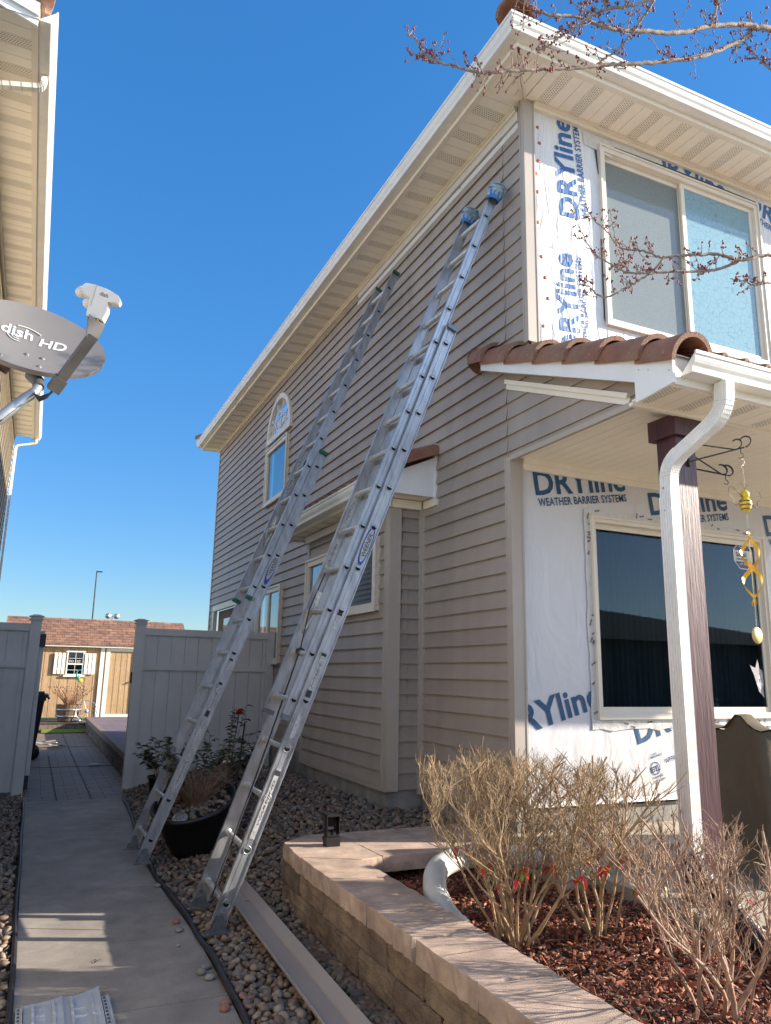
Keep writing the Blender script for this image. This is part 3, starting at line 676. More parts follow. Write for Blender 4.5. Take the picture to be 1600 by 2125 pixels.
c = MB(); frieze_front(c, XW+.09, 9.0, 3.10, YL, .085); c.build('frieze_trim', 'cream', house)
c = MB(); c.box(XB-.03, XW-.045, YB-.055, YB-.022, 2.955, 3.03); c.box(XB-.052, XB-.022, YB-.055, 8.12, 2.955, 3.03)
c.box(XW-.035, XW, 5.60, YB-.07, 2.955, 3.025); c.build('frieze_trim', 'cream', house)

# --- main soffit, fascia and gutter
def soffit_strips(mb, slots, axis, a0, a1, b0, b1, z, w=.102, phase=0, rows=5, pitch=.021):
    """strips running across the overhang. axis 'y': the strips are laid one after another along y (overhang in x b0..b1)"""
    k = 0; a = a0
    while a < a1:
        e = min(a+w, a1)
        def bx(p, q, zz, t): 
            if axis == 'y': mb.box(b0(p) if callable(b0) else b0, b1, p, q, zz, zz+t)
            else: mb.box(p, q, b0, b1, zz, zz+t)
        bx(a, e-.006, z, .012)
        bx(e-.006, e, z+.006, .005)
        if (k+phase) % 3 == 0:
            B0 = b0; n = int((b1-B0-.02)/pitch)
            for r in range(rows):
                c0 = a+.010+r*(w-.03)/(rows-1)
                for j in range(n):
                    s0 = B0+.012+j*pitch+(.5*pitch if r % 2 else 0)
                    if axis == 'y': slots.quad((s0, c0, z-.0012), (s0, c0+.005, z-.0012), (s0+.013, c0+.005, z-.0012), (s0+.013, c0, z-.0012))
                    else: slots.quad((c0, s0, z-.0012), (c0, s0+.013, z-.0012), (c0+.005, s0+.013, z-.0012), (c0+.005, s0, z-.0012))
        a += w; k += 1
OX, OY = 2.72, 3.80
sf = MB(); sl_ = MB()
soffit_strips(sf, sl_, 'y', YU-.0, 15.0, OX+.03, XW, ZS+.0, phase=1)
soffit_strips(sf, sl_, 'x', XW, 9.0, OY+.03, YU, ZS+.0, phase=2)
# corner square split by the hip trim
for i in range(4):
    a = XW-.09*(i+1); 
    sf.box(max(a, OX+.03), a+.084, OY+.03+(XW-.045-a)*-.0, YU, ZS+.0015, ZS+.0125)
sf.build('soffit', 'soffit', house); sl_.build('soffit_vent', 'slot', house)
c = MB(); d = Vector((XW-OX, YU-OY, 0)).normalized(); pth = Vector((-d.y, d.x, 0)); mid = Vector(((OX+XW)/2, (OY+YU)/2, ZS-.006)); L = (Vector((XW, YU, 0))-Vector((OX, OY, 0))).length/2-.01
c.obox(mid+pth*.012, d, pth, (0, 0, 1), L, .009, .008); c.obox(mid-pth*.012, d, pth, (0, 0, 1), L, .009, .006); c.build('mitre_trim', 'cream', house)
c = MB()      # fascia with return lip
c.box(OX, OX+.018, OY, 15.18, ZS-.012, ZS+.20); c.box(OX+.018, OX+.045, OY+.02, 15.16, ZS-.012, ZS-.002)
c.box(OX+.018, 9.0, OY, OY+.018, ZS-.012, ZS+.20); c.box(OX+.045, 9.0, OY+.018, OY+.045, ZS-.012, ZS-.002)
c.box(OX+.018, XW+.8, 15.162, 15.18, ZS-.012, ZS+.20); c.build('fascia', 'cream', house)
sf = MB(); sf.box(OX+.03, XW+.6, 14.95, 15.165, ZS+.001, ZS+.01); sf.build('soffit', 'soffit', house)
GP = [(.0, .0), (.078, .0), (.084, .004), (.086, .022), (.090, .034), (.102, .050), (.110, .068), (.112, .088), (.120, .094), (.122, .112), (.112, .114), (.108, .100)]
def gutter_L(mb, x, y, z, yend, xend, prof=GP):
    n = len(prof); A = [(x-o, yend, z+h) for o, h in prof]; B = [(x-o, y-o, z+h) for o, h in prof]; Cc = [(xend, y-o, z+h) for o, h in prof]
    mb.add(A+B+Cc, [(i, n+i, n+i+1, i+1) for i in range(n-1)]+[(n+i, 2*n+i, 2*n+i+1, n+i+1) for i in range(n-1)])
    mb.add(A, [tuple(range(n))])
g = MB(); gutter_L(g, OX, OY, ZS+.03, 15.2, 9.0); g.build('gutter', 'gutter', house)
c = MB(); c.lathe([(0, 0), (.02, 0), (.02, .03), (.0, .03)], (OX-.045, 15.0, ZS+.0), 12); c.build('gutter_outlet', 'gutter', house)
# --- hip roof with eave tiles
rf = MB(); zE = ZS+.14; sl = .36; RX0, RY0, RX1, RY1 = OX-.02, OY-.02, 12.2, 15.2
hx = (RX1-RX0)/2; a = (RX0, RY0, zE); b = (RX1, RY0, zE); c_ = (RX1, RY1, zE); d_ = (RX0, RY1, zE); e1 = (RX0+hx, RY0+hx, zE+hx*sl); e2 = (RX0+hx, RY1-hx, zE+hx*sl)
rf.add([a, b, c_, d_, e1, e2], [(0, 1, 4), (1, 2, 5, 4), (2, 3, 5), (3, 0, 4, 5)]); rf.build('roof', 'tile', house)
def barrel(mb, P, Q, r0, r1, upv, th=.018, n=12, span=math.pi, mi=0, mie=1):
    P = Vector(P); Q = Vector(Q); t = (Q-P).normalized(); upv = Vector(upv); upv = (upv-t*upv.dot(t)).normalized(); s = t.cross(upv)
    rings = []
    for C0, r in ((P, r0), (Q, r1)):
        for rr in (r, r-th):
            rings.append([C0+(s*math.cos(math.pi/2-span/2+span*i/n)*-1+upv*math.sin(math.pi/2-span/2+span*i/n))*rr for i in range(n+1)])
    o, i_, o2, i2 = rings; m_ = n+1; vs = o+i_+o2+i2
    mb.add(vs, [(k, k+1, 2*m_+k+1, 2*m_+k) for k in range(n)], mi, True)
    mb.add(vs, [(m_+k+1, m_+k, 3*m_+k, 3*m_+k+1) for k in range(n)], mi, True)
    mb.add(vs, [(k+1, k, m_+k, m_+k+1) for k in range(n)], mie); mb.add(vs, [(2*m_+k, 2*m_+k+1, 3*m_+k+1, 3*m_+k) for k in range(n)], mie)
    mb.add(vs, [(0, 2*m_, 3*m_, m_), (n, m_+n, 3*m_+n, 2*m_+n)], mi)
hd = Vector((1, 1, sl)).normalized()
ht = MB(); P0 = Vector((OX-.06, OY-.06, zE+.05))
for k in range(4): barrel(ht, P0+hd*(k*.34), P0+hd*(k*.34+.40), .135-.0, .115, (0, 0, 1), mi=0, mie=1)
ht.build('ridge_tile', ['tile', 'tile_edge'], house)
et = MB()
for k in range(36): x = OX+.2+k*.175; barrel(et, (x, OY-.035, zE+.012), (x, OY+.3, zE+.13), .05, .048, (0, 0, 1), n=6)
for k in range(66): y = OY+.2+k*.172; barrel(et, (OX-.035, y, zE+.008), (OX+.3, y, zE+.12), .045, .045, (0, 0, 1), n=6)
et.build('eave_tile', ['tile', 'tile_edge'], house)
ht = MB(); q0 = Vector((OX-.06, 15.26, zE+.06)); hd2 = Vector((1, -1, sl)).normalized(); barrel(ht, q0, q0+hd2*.4, .13, .11, (0, 0, 1)); ht.build('ridge_tile', ['tile', 'tile_edge'], house)

# --- front walls: weather barrier wrap with openings
KU, KL = .9918, .9814
UW = (3.845*KU, 5.735*KU, 1.5+2.74*KU, 1.5+4.385*KU); LW = (3.865*KL, 5.80*KL, 1.5-.30*KL, 1.5+1.255*KL)
def LG(par, m_, k, *a, **kw):
    c_ = MB(); logo(c_, *a, **kw); scl(c_, k).build('printed_logo', m_, par)
def scl(mb, k): mb.v = [(x*k, y, 1.5+(z-1.5)*k) for x, y, z in mb.v]; return mb
def wall_with_hole(mb, y, x0, x1, z0, z1, h, th=.10):
    for a, b, c, d in ((x0, h[0], z0, z1), (h[1], x1, z0, z1), (h[0], h[1], z0, h[2]), (h[0], h[1], h[3], z1)):
        mb.quad((a, y, c), (b, y, c), (b, y, d), (a, y, d))
    for a, b in (((h[0], h[2]), (h[0], h[3])), ((h[1], h[3]), (h[1], h[2])), ((h[1], h[2]), (h[0], h[2])), ((h[0], h[3]), (h[1], h[3]))):
        mb.quad((a[0], y, a[1]), (a[0], y+th, a[1]), (b[0], y+th, b[1]), (b[0], y, b[1]))
c = MB(); wall_with_hole(c, YU, XW+.02, 9.0, 3.6, 5.99, UW); wu = c.build('weather_wrap', 'wrap_up', house, 'crinkled white wrap on the upper storey wall')
c = MB(); wall_with_hole(c, YL, XW+.02, 9.0, .63, 3.10, LW)
# loose hem of the sheet over the foundation
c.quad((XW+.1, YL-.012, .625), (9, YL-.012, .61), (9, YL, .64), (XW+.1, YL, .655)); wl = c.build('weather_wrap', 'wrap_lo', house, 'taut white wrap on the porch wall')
U = (1, 0, 0); Vz = (0, 0, 1)
big = lambda s: text2d('DRYline', s, bold=.012*s/.2, spacing=.92, sx=.92)
sub = lambda s: text2d('WEATHER BARRIER SYSTEMS', s, bold=.010*s/.08, spacing=.94, sx=.82)
def logo(mb, O, U, V, H, clips=(), rot=0.0, wd=1.0, sub_=True):
    "H: cap height of DRYline"
    s = H/.73; vf = text2d('DRYline', s, bold=.025*s, spacing=1.02); W0 = max(p[0] for p in vf[0]); W = 4.85*H*wd; vf = ([(x*W/W0, y) for x, y in vf[0]], vf[1])
    put_text(mb, vf, O, U, V, clips=clips, rot=rot)
    c_, s_ = math.cos(rot), math.sin(rot)
    if sub_:
        s2 = H*.33/.73; v2 = text2d('WEATHER BARRIER SYSTEMS', s2, bold=.020*s2, spacing=1.03); W2 = max(p[0] for p in v2[0])
        k = W*.96/W2; v2 = ([(x*k, y) for x, y in v2[0]], v2[1]); dx, dy = W*.03, -H*.48
        O2 = Vector(O)+Vector(U)*(dx*c_-dy*s_)+Vector(V)*(dx*s_+dy*c_); put_text(mb, v2, O2, U, V, clips=clips, rot=rot)
    R_ = text2d('®', H*.22, bold=.0); put_text(mb, R_, Vector(O)+Vector(U)*(W*1.01*c_-H*.9*s_)+Vector(V)*(W*1.01*s_+H*.9*c_), U, V, clips=clips, rot=rot)
    return W
# upper: two vertical runs left of the window (reading upwards)
yT = YU-.004
c = MB(); topclip = [((0, 0, 5.97), (0, 0, -1)), ((XW+.11, 0, 0), (1, 0, 0))]
LG(wu, 'ink_up', KU, (3.625, yT, 5.10), U, Vz, .195, rot=math.pi/2+.08, wd=.97, clips=topclip+[((0, 0, 3.6), (0, 0, 1))])
LG(wu, 'ink_up', KU, (3.60, yT, 3.91), U, Vz, .195, rot=math.pi/2+.08, wd=.92, clips=[((XW+.11, 0, 0), (1, 0, 0)), ((0, 0, 3.6), (0, 0, 1)), ((3.84, 0, 0), (-1, 0, 0))])
LG(wu, 'ink_up', KU, (4.42, yT-.0, 5.86), U, Vz, .19, rot=-.03, clips=[((0, 0, 5.99), (0, 0, -1)), ((0, 0, 5.886), (0, 0, 1))], sub_=False)
LG(wu, 'ink_up', KU, (5.60, yT, 5.845), U, Vz, .19, rot=-.25, clips=[((0, 0, 5.93), (0, 0, -1)), ((5.745, 0, 0), (1, 0, 0))])
# lettering on the header wrap shows below the frieze: shift header window gap
yT = YL-.004; c = MB(); tc = [((0, 0, 3.09), (0, 0, -1)), ((XW+.12, 0, 0), (1, 0, 0))]
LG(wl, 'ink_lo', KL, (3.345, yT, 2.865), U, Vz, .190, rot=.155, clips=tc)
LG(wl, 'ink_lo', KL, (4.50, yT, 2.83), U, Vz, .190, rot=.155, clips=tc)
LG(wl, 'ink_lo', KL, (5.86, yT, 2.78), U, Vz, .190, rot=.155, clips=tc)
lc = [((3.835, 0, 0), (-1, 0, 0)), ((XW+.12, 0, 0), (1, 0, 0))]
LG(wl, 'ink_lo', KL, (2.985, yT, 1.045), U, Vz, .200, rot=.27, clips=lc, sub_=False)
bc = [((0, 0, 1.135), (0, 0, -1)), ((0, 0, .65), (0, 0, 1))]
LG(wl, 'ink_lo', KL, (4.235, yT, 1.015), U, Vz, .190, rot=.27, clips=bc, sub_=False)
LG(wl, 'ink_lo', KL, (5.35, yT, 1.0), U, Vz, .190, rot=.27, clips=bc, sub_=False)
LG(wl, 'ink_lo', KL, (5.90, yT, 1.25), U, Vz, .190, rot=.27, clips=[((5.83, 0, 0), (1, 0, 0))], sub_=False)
# listing mark
c = MB(); vf = text2d('ETL', .055, bold=.002, align='CENTER'); put_text(c, vf, (4.415, yT, .815), U, Vz, rot=.25)
for q in range(28):
    a0, a1 = 2*math.pi*q/28, 2*math.pi*(q+1)/28; P = lambda a, r: (4.408+math.cos(a)*r, yT, .836+math.sin(a)*r)
    c.quad(P(a0, .048), P(a1, .048), P(a1, .041), P(a0, .041))
scl(c, KL).build('listing_mark', 'ink_lo', wl)
for t, x, z, s in (('CODE', 4.37, .925, .022), ('COMPLIANCE', 4.35, .90, .022), ('Intertek', 4.385, .755, .032), ('CCRR-0374', 4.39, .725, .024), ('NFPA', 4.515, .87, .05)): c = MB(); put_text(c, text2d(t, s, bold=.0004), (x, yT, z), U, Vz, rot=.25); scl(c, KL).build('printed_lettering', 'ink_lo', wl)
c = MB()
for i, (px_, pz_) in enumerate([(3.235, 5.83), (3.25, 5.69), (3.232, 5.52), (3.21, 5.40), (3.22, 5.24), (3.215, 4.97), (3.24, 4.68), (3.27, 4.51), (3.29, 4.34), (3.24, 4.1)]): c = MB(); c.lathe([(0, .004), (.008, .004), (.009, 0), (.015, 0), (.015, .003), (.0, .003)][::-1], (px_, YU-.001, pz_), 12, axis=(0, -1, 0)); scl(c, KU).build('cap_nail', 'redcap', wu)
c = MB(); c.lathe([(0, .003), (.013, .003), (.013, 0)], (3.235, YL-.001, 1.42), 12, axis=(0, -1, 0)); scl(c, KL).build('cap_nail', 'redcap', wl); c = MB(); c.lathe([(0, .003), (.008, .003), (.008, 0)], (3.215, YL-.001, 1.83), 12, axis=(0, -1, 0)); scl(c, KL).build('cap_nail', 'redcap', wl)
# wrinkled peeled paper above the upper window, black felt sliver
c = MB(); c.quad((3.70, YU-.006, 5.84), (4.0, YU-.008, 5.80), (4.0, YU-.008, 5.96), (3.69, YU-.006, 5.965)); c.quad((4.0, YU-.008, 5.85), (4.50, YU-.012, 5.895), (4.55, YU-.010, 5.97), (4.0, YU-.008, 5.98)); scl(c, KU).build('torn_paper', 'tape', wu)
c = MB(); c.quad((3.80, YU-.0045, 5.90), (3.83, YU-.0045, 5.90), (3.845, YU-.0045, 5.6), (3.838, YU-.0045, 5.6)); scl(c, KU).build('exposed_felt', 'felt', wu); c = MB()
c.add([(4.02, YU-.016, 5.912), (4.5, YU-.016, 5.918), (5.1, YU-.016, 5.922), (5.72, YU-.016, 5.915), (5.72, YU-.016, 5.882), (4.02, YU-.016, 5.880)], [(5, 4, 3, 2, 1, 0)]); scl(c, KU).build('exposed_felt', 'felt', wu); c = MB()
c.quad((3.832, YU-.0045, 5.0), (3.842, YU-.0045, 5.0), (3.842, YU-.0045, 4.26), (3.828, YU-.0045, 4.30)); scl(c, KU).build('exposed_felt', 'felt', wu)
c = MB()      # flashing tape around the porch window
a_, b_, c0_, d0_ = LW; y = YL-.005
def ragged(p, q, wv):
    n = 22; o = []
    for i in range(n+1):
        t = i/n; o.append((p[0]+(q[0]-p[0])*t+wv[0]*(.85+.3*random.random()), p[1]+(q[1]-p[1])*t+wv[1]*(.85+.3*random.random())))
    return o
for p, q, wv in (((a_, c0_-.05), (a_, d0_+.045), (-.055, 0)), ((a_-.05, d0_), (b_+.05, d0_), (0, .055)), ((a_-.05, c0_), (b_+.05, c0_), (0, -.075)), ((b_, c0_-.05), (b_, d0_+.04), (.055, 0))):
    e = ragged(p, q, wv); n = len(e); inn = [(p[0]+(q[0]-p[0])*i/(n-1), p[1]+(q[1]-p[1])*i/(n-1)) for i in range(n)]
    yy = y if wv[0] else y-.0015
    vs = [(u, yy-.003*random.random(), v) for u, v in e]+[(u, yy-.002, v) for u, v in inn]
    c.add(vs, [(i, i+1, n+i+1, n+i) for i in range(n-1)])
c.build('flashing_tape', 'tape', wl)
c = MB()
rr = random.Random(2)
for i in range(44):
    s_ = rr.random(); 
    if i < 16: o = (a_-.03+rr.uniform(-.012, .012), c0_+(d0_-c0_)*s_)
    elif i < 30: o = (a_+(b_-a_)*s_, d0_+.03+rr.uniform(-.01, .01))
    else: o = (a_+(b_-a_)*s_, c0_-.04+rr.uniform(-.02, .012))
    put_text(c, text2d(rr.choice(('tyvek', 'flex', 'wrap')), .022, bold=.0006, shear=.3), (o[0], YL-.0115, o[1]), U, Vz, rot=rr.uniform(-.6, 1.4))
c.build('tape_print', 'ink', wl)

# --- window units (faces -y)
def window_front(name, h, y, cols, panes, label, split=.5, fr=.055, sashy=.03, sill=0.0):
    x0, x1, z0, z1 = h; w_ = MB(); yo = y-.022; yi = y+.055
    for a, b, c0, d0 in ((x0, x0+fr, z0, z1), (x1-fr, x1, z0, z1), (x0+fr, x1-fr, z0, z0+fr+sill), (x0+fr, x1-fr, z1-fr, z1)):
        w_.box(a, b, yo, yi+.03, c0, d0)
    e = .010
    for a, b, c0, d0 in ((x0-.0, x0+.016, z0, z1), (x1-.016, x1, z0, z1), (x0+.016, x1-.016, z0, z0+.016), (x0+.016, x1-.016, z1-.016, z1)): w_.box(a, b, yo-.012, yo-.0005, c0, d0)
    root = w_.build('window', 'winframe', house, label)
    xm = x0+(x1-x0)*split; s_ = .042; X0, X1, Z0, Z1 = x0+fr, x1-fr, z0+fr+sill, z1-fr
    for k, (a, b, yy, pm) in enumerate(((X0, xm+.02, y+.035, panes[0]), (xm-.02, X1, y+.005, panes[1]))):
        q = MB()
        for A, B, c0, d0 in ((a, a+s_, Z0, Z1), (b-s_, b, Z0, Z1), (a+s_, b-s_, Z0, Z0+s_), (a+s_, b-s_, Z1-s_, Z1)): q.box(A, B, yy, yy+.024, c0, d0)
        fsh = q.build('window_sash', 'winframe', root)
        q = MB(); q.quad((a+s_, yy+.012, Z0+s_), (b-s_, yy+.012, Z0+s_), (b-s_, yy+.012, Z1-s_), (a+s_, yy+.012, Z1-s_)); q.build('window_pane', pm, root)
    q = MB(); n = 90
    for k, (a, b, cm) in enumerate(((X0, xm, 0), (xm, X1, 1))):
        pts = [(a+(b-a)*i/n, y+.20+.022*math.sin(i*1.1+k)*(1+.5*math.sin(i*.23))) for i in range(n+1)]
        q.add([(px_, py_, Z0) for px_, py_ in pts]+[(px_, py_, Z1+.05) for px_, py_ in pts], [(i, i+1, n+2+i, n+1+i) for i in range(n)], cm, True)
    q.build('curtain', cols, root)
    q = MB(); q.box(x0-.5, x1+.5, y+.14, y+1.6, z0-.5, z0-.49); q.box(x0-.5, x1+.5, y+1.6, y+1.61, z0-.5, z1+.5); q.box(x0-.5, x1+.5, y+.14, y+1.6, z1+.4, z1+.41)
    q.box(x0-.51, x0-.5, y+.14, y+1.6, z0-.5, z1+.5); q.box(x1+.5, x1+.51, y+.14, y+1.6, z0-.5, z1+.5); q.build('room', 'inside', root)
    return root
window_front('window', UW, YU, ['curtain', 'curtain_blue'], ('glass_screen', 'glass_crackle'), 'upper sliding window with insect screen and crackled blue pane', split=.505)
window_front('window', LW, YL, ['curtain_dark', 'curtain_dark'], ('glass_porch', 'glass_porch'), 'large dark porch window', split=.50, fr=.045)

# --- side windows, proud of the siding
def side_window(y0, y1, z0, z1, x, label, mull=True, fr=.07, pane='glass_sky', curt=None):
    w_ = MB()
    for a, b, c0, d0 in ((y0, y0+fr, z0, z1), (y1-fr, y1, z0, z1), (y0+fr, y1-fr, z0, z0+fr), (y0+fr, y1-fr, z1-fr, z1)): w_.box(x-.035, x+.05, a, b, c0, d0)
    for a, b, c0, d0 in ((y0-.012, y0+.012, z0-.012, z1+.012), (y1-.012, y1+.012, z0-.012, z1+.012), (y0+.012, y1-.012, z0-.012, z0+.012), (y0+.012, y1-.012, z1-.012, z1+.012)): w_.box(x-.048, x-.0355, a, b, c0, d0)
    r = w_.build('window', 'winframe', house, label)
    if mull: q = MB(); ym = (y0+y1)/2; q.box(x-.028, x+.01, ym-.025, ym+.025, z0+fr, z1-fr); q.build('mullion', 'winframe', r)
    q = MB(); q.quad((x-.006, y1-fr, z0+fr), (x-.006, y0+fr, z0+fr), (x-.006, y0+fr, z1-fr), (x-.006, y1-fr, z1-fr)); q.build('window_pane', pane, r)
    q = MB(); q.quad((x+.10, y1, z0), (x+.10, y0, z0), (x+.10, y0, z1), (x+.10, y1, z1)); q.build('blind', curt or 'inside', r)
    return r
side_window(6.115, 8.045, 2.06, 2.735, XB-.02, 'sliding bay window half hidden behind the ladder')
side_window(10.08, 11.30, 1.62, 2.70, XW-.02, 'low sliding window above the fence')
side_window(10.10, 11.20, 4.02, 4.93, XW-.02, 'tall plain window under the arched light', mull=False, curt='curtain')
# dark J channel streaks beside the windows
# arched light
ar = MB(); yc, zc, ro, ri = 10.62, 5.09, .61, .53; n = 26; x = XW-.055
def arc(r, i): a = math.pi*i/n; return (yc+r*math.cos(a), zc+r*math.sin(a))
for i in range(n):
    (a0, b0), (a1, b1), (a2, b2), (a3, b3) = arc(ro, i), arc(ro, i+1), arc(ri, i+1), arc(ri, i)
    ar.add([(x, a0, b0), (x, a1, b1), (x, a2, b2), (x, a3, b3), (x+.06, a0, b0), (x+.06, a1, b1), (x+.06, a2, b2), (x+.06, a3, b3)], [(0, 1, 2, 3), (0, 4, 5, 1), (3, 2, 6, 7)])
ar.box(x, x+.06, yc-ro, yc+ro, zc-.075, zc)
ar.box(x-.012, x, yc-ro-.012, yc+ro+.012, zc-.09, zc-.072)
ra = ar.build('arched_window', 'winframe', house, 'half round window with spoke grille')
q = MB(); q.add([(x+.035, *arc(ri, i)) for i in range(n+1)], [tuple(range(n+1))]); q.build('window_pane', 'glass_sky', ra)
q = MB(); q.add([(x+.05, *arc(ri, i)) for i in range(n+1)], [tuple(range(n+1))]); q.build('blind', 'curtain', ra)
q = MB()
for a in (36, 72, 108, 144): q.tube([(x+.028, yc+.02*math.cos(rad(a)), zc), (x+.028, yc+ri*math.cos(rad(a)), zc+ri*math.sin(rad(a)))], .0065, 6)
for cc, r_ in ((yc, .26), (yc-.16, .2), (yc+.16, .2)): q.tube([(x+.028, cc+r_*math.cos(math.pi*i/16), zc+r_*1.25*math.sin(math.pi*i/16)) for i in range(17)], .0065, 6)
q.build('grille', 'white', ra)
# rear door under its frame
q = MB(); x = XW-.03; q.box(x-.01, x+.06, 12.70, 12.80, 0, 2.72); q.box(x-.01, x+.06, 14.44, 14.55, 0, 2.72); q.box(x-.01, x+.06, 12.80, 14.44, 2.62, 2.72); dr = q.build('door_frame', 'winframe', house)
q = MB(); q.box(x+.09, x+.12, 12.8, 14.44, 0, 2.62); q.build('door', 'oak', dr); q = MB(); q.box(x+.07, x+.089, 13.0, 13.9, .3, 2.45); q.build('door_glass', 'glass_sky', dr)

# --- awning roof over the bay
AW0, AW1, AZ = 5.63, 8.46, 3.04
q = MB(); sv = MB(); soffit_strips(q, sv, 'y', AW0+.02, AW1, 2.58, XW, AZ, phase=0); q.build('awning_soffit', 'soffit', house); sv.build('soffit_vent', 'slot', house)
q = MB(); prof = [(2.56, AZ-.010), (XW, AZ-.010), (XW, 3.405), (2.56, 3.165)]
q.prism([(a, b) for a, b in prof], (0, AW0, 0), (1, 0, 0), (0, 0, 1), (0, 1, 0), .018); q.build('awning_end_panel', 'white', house); q = MB(); q.prism([(a, b) for a, b in prof], (0, AW1-.0, 0), (1, 0, 0), (0, 0, 1), (0, 1, 0), .018); q.build('awning_end_panel', 'white', house); q = MB()
q.box(XW-.03, XW-.006, AW0-.014, AW0-.001, AZ-.01, 3.52); q.build('awning_flashing', 'white', house)
q = MB(); q.box(2.545, 2.56, AW0, AW1+.018, AZ-.012, AZ+.13); q.build('fascia', 'cream', house)
q = MB(); n = len(GP); A = [(2.545-o, AW0-.01, AZ+.02+h) for o, h in GP]; B = [(2.545-o, AW1+.03, AZ+.02+h) for o, h in GP]; q.add(A+B, [(i, i+1, n+i+1, n+i) for i in range(n-1)]); q.add(A, [tuple(range(n))[::-1]]); q.add(B, [tuple(range(n))]); q.build('gutter', 'gutter', house)
q = MB(); q.quad((2.50, AW0+.03, 3.18), (2.50, AW1, 3.18), (XW, AW1, 3.44), (XW, AW0+.03, 3.44))
for k in range(15): yy = AW0+.25+k*.185; barrel(q, (2.455, yy, 3.155), (XW-.01, yy, 3.42), .062, .06, (0, 0, 1), n=8)
aw = Vector((.62, 0, .255)).normalized()
for k in range(2): barrel(q, (2.47+k*.29, AW0+.035, 3.17+k*.12), (2.47+k*.29+.335, AW0+.035, 3.17+k*.12+.138), .125, .105, (0, 0, 1), n=12)
q.build('awning_tile', ['tile', 'tile_edge'], house)

# --- porch roof
FX0, FY, FZ = 3.02, 2.79, 3.105      # left gutter end, fascia plane, gutter bottom
q = MB(); sv = MB(); soffit_strips(q, sv, 'x', 2.965, 9.0, FY+.02, 3.10, 3.055, phase=0); q.build('eave_soffit', 'porch_soffit', house); sv.build('soffit_vent', 'slot', house)
q = MB(); q.box(2.965, 9.0, 3.095, 3.125, 3.035, 3.054); q.build('soffit_trim', 'cream', house)
q = MB(); a = XW+.005          # ceiling planks run along y
while a < 9.0:
    q.box(a, a+.096, 3.125, YL, 3.10, 3.11); q.box(a+.096, a+.1, 3.125, YL, 3.104, 3.11); a += .10
q.build('porch_ceiling', 'porch_soffit', house)
q = MB(); q.box(XW+.0, 9.0, 3.115, 3.127, 3.05, 3.20); q.build('porch_header', 'porch_soffit', house)
q = MB(); q.box(XW-.022, XW+.012, 3.14, YL-.03, 3.075, 3.098); q.box(XW-.03, XW-.018, 3.14, YL-.03, 3.068, 3.105); q.build('corner_channel', 'trim_tan', house)
q = MB(); q.box(2.965, 9.0, FY, FY+.018, FZ-.045, FZ+.13); q.build('fascia', 'cream', house)
q = MB(); n = len(GP); A = [(FX0, FY-o, FZ+h) for o, h in GP]; B = [(9.0, FY-o, FZ+h) for o, h in GP]; q.add(A+B, [(i, n+i, n+i+1, i+1) for i in range(n-1)]); q.add(A, [tuple(range(n))]); q.build('gutter', 'gutter', house)
# rake board (side) with triangular return
RXo = 2.955; sp = .392
zt = lambda y: 3.165+(y-2.72)*sp*.98
q = MB(); P = [(2.775, zt(2.775)), (4.70, zt(4.70)), (4.70, zt(4.70)-.075), (3.06, zt(3.06)-.135), (3.06, 3.035), (2.775, 3.06)]
q.prism(P, (RXo, 0, 0), (0, 1, 0), (0, 0, 1), (1, 0, 0), .018)
q.build('rake_board', 'white', house)
q = MB()      # underside of the rake overhang
q.add([(RXo+.018, 3.06, zt(3.06)-.125), (XW, 3.06, zt(3.06)-.125), (XW, 4.70, zt(4.70)-.070), (RXo+.018, 4.70, zt(4.70)-.070)], [(0, 1, 2, 3)]); q.build('rake_soffit', 'porch_soffit', house)
q = MB(); d = Vector((0, 1, .432)).normalized(); nn = Vector((0, -d.z, d.y)); Lr = 1.40
q.obox(Vector((XW-.020, 3.86, 3.425)), d, (1, 0, 0), nn, Lr/2, .020, .016); q.obox(Vector((XW-.012, 3.86, 3.390)), d, (1, 0, 0), nn, Lr/2, .012, .022); q.build('rake_trim', 'cream', house)
# roof deck, field tiles, rake tiles
q = MB(); q.quad((RXo+.02, FY-.02, 3.215), (9.0, FY-.02, 3.215), (9.0, YU, 3.215+(YU-FY)*sp), (RXo+.02, YU, 3.215+(YU-FY)*sp)); q.box(3.10, 9.0, FY-.01, FY+.0, 3.16, 3.25); q.build('roof_deck', 'felt', house)
q = MB(); per = .172; N = 34*10; x0 = 3.12
def wv(x): t = ((x-x0)/per) % 1; return .034*math.sin(t*2*math.pi)**1 + .010*math.sin(t*4*math.pi)
for row in range(4):
    ya, yb = FY-.05+row*.36, FY-.05+(row+1)*.36+.03; za, zb = 3.255+row*.36*sp, 3.235+(row*.36+.39)*sp; yb = min(yb, YU)
    xs = [x0+.0+i*per/10 for i in range(N+1)]
    top = [(x, ya, za+wv(x)) for x in xs]+[(x, yb, zb+wv(x)) for x in xs]; bot = [(x, ya, za+wv(x)-.020) for x in xs]
    q.add(top, [(i, i+1, N+2+i, N+1+i) for i in range(N)], 0, True); q.add(top[:N+1]+bot, [(i+1, i, N+1+i, N+2+i) for i in range(N)], 1)
    bk = [(x, yb, zb+wv(x)-.020) for x in xs]; q.add(bot+bk, [(i+1, i, N+1+i, N+2+i) for i in range(N)], 0, True)
q.build('field_tile', ['tile', 'tile_edge'], house)
q = MB(); jy_ = [2.735, 2.985, 3.32, 3.635, 3.96, 4.31, 4.64, 4.83]; rc = random.Random(4)
for i in range(7):
    ya, yb = jy_[i], jy_[i+1]+.05; za = zt(ya)+.024; zb = zt(yb)-.004
    barrel(q, (3.062, ya, za), (3.062, yb, zb), .148, .122, (0, 0, 1), th=.028, n=18, span=math.pi*1.12)
q.disc((3.055, 4.88, zt(4.875)+.02), (0, 1, 0), .115); 
q.build('rake_tile', ['tile', 'tile_edge'], house)
q = MB()
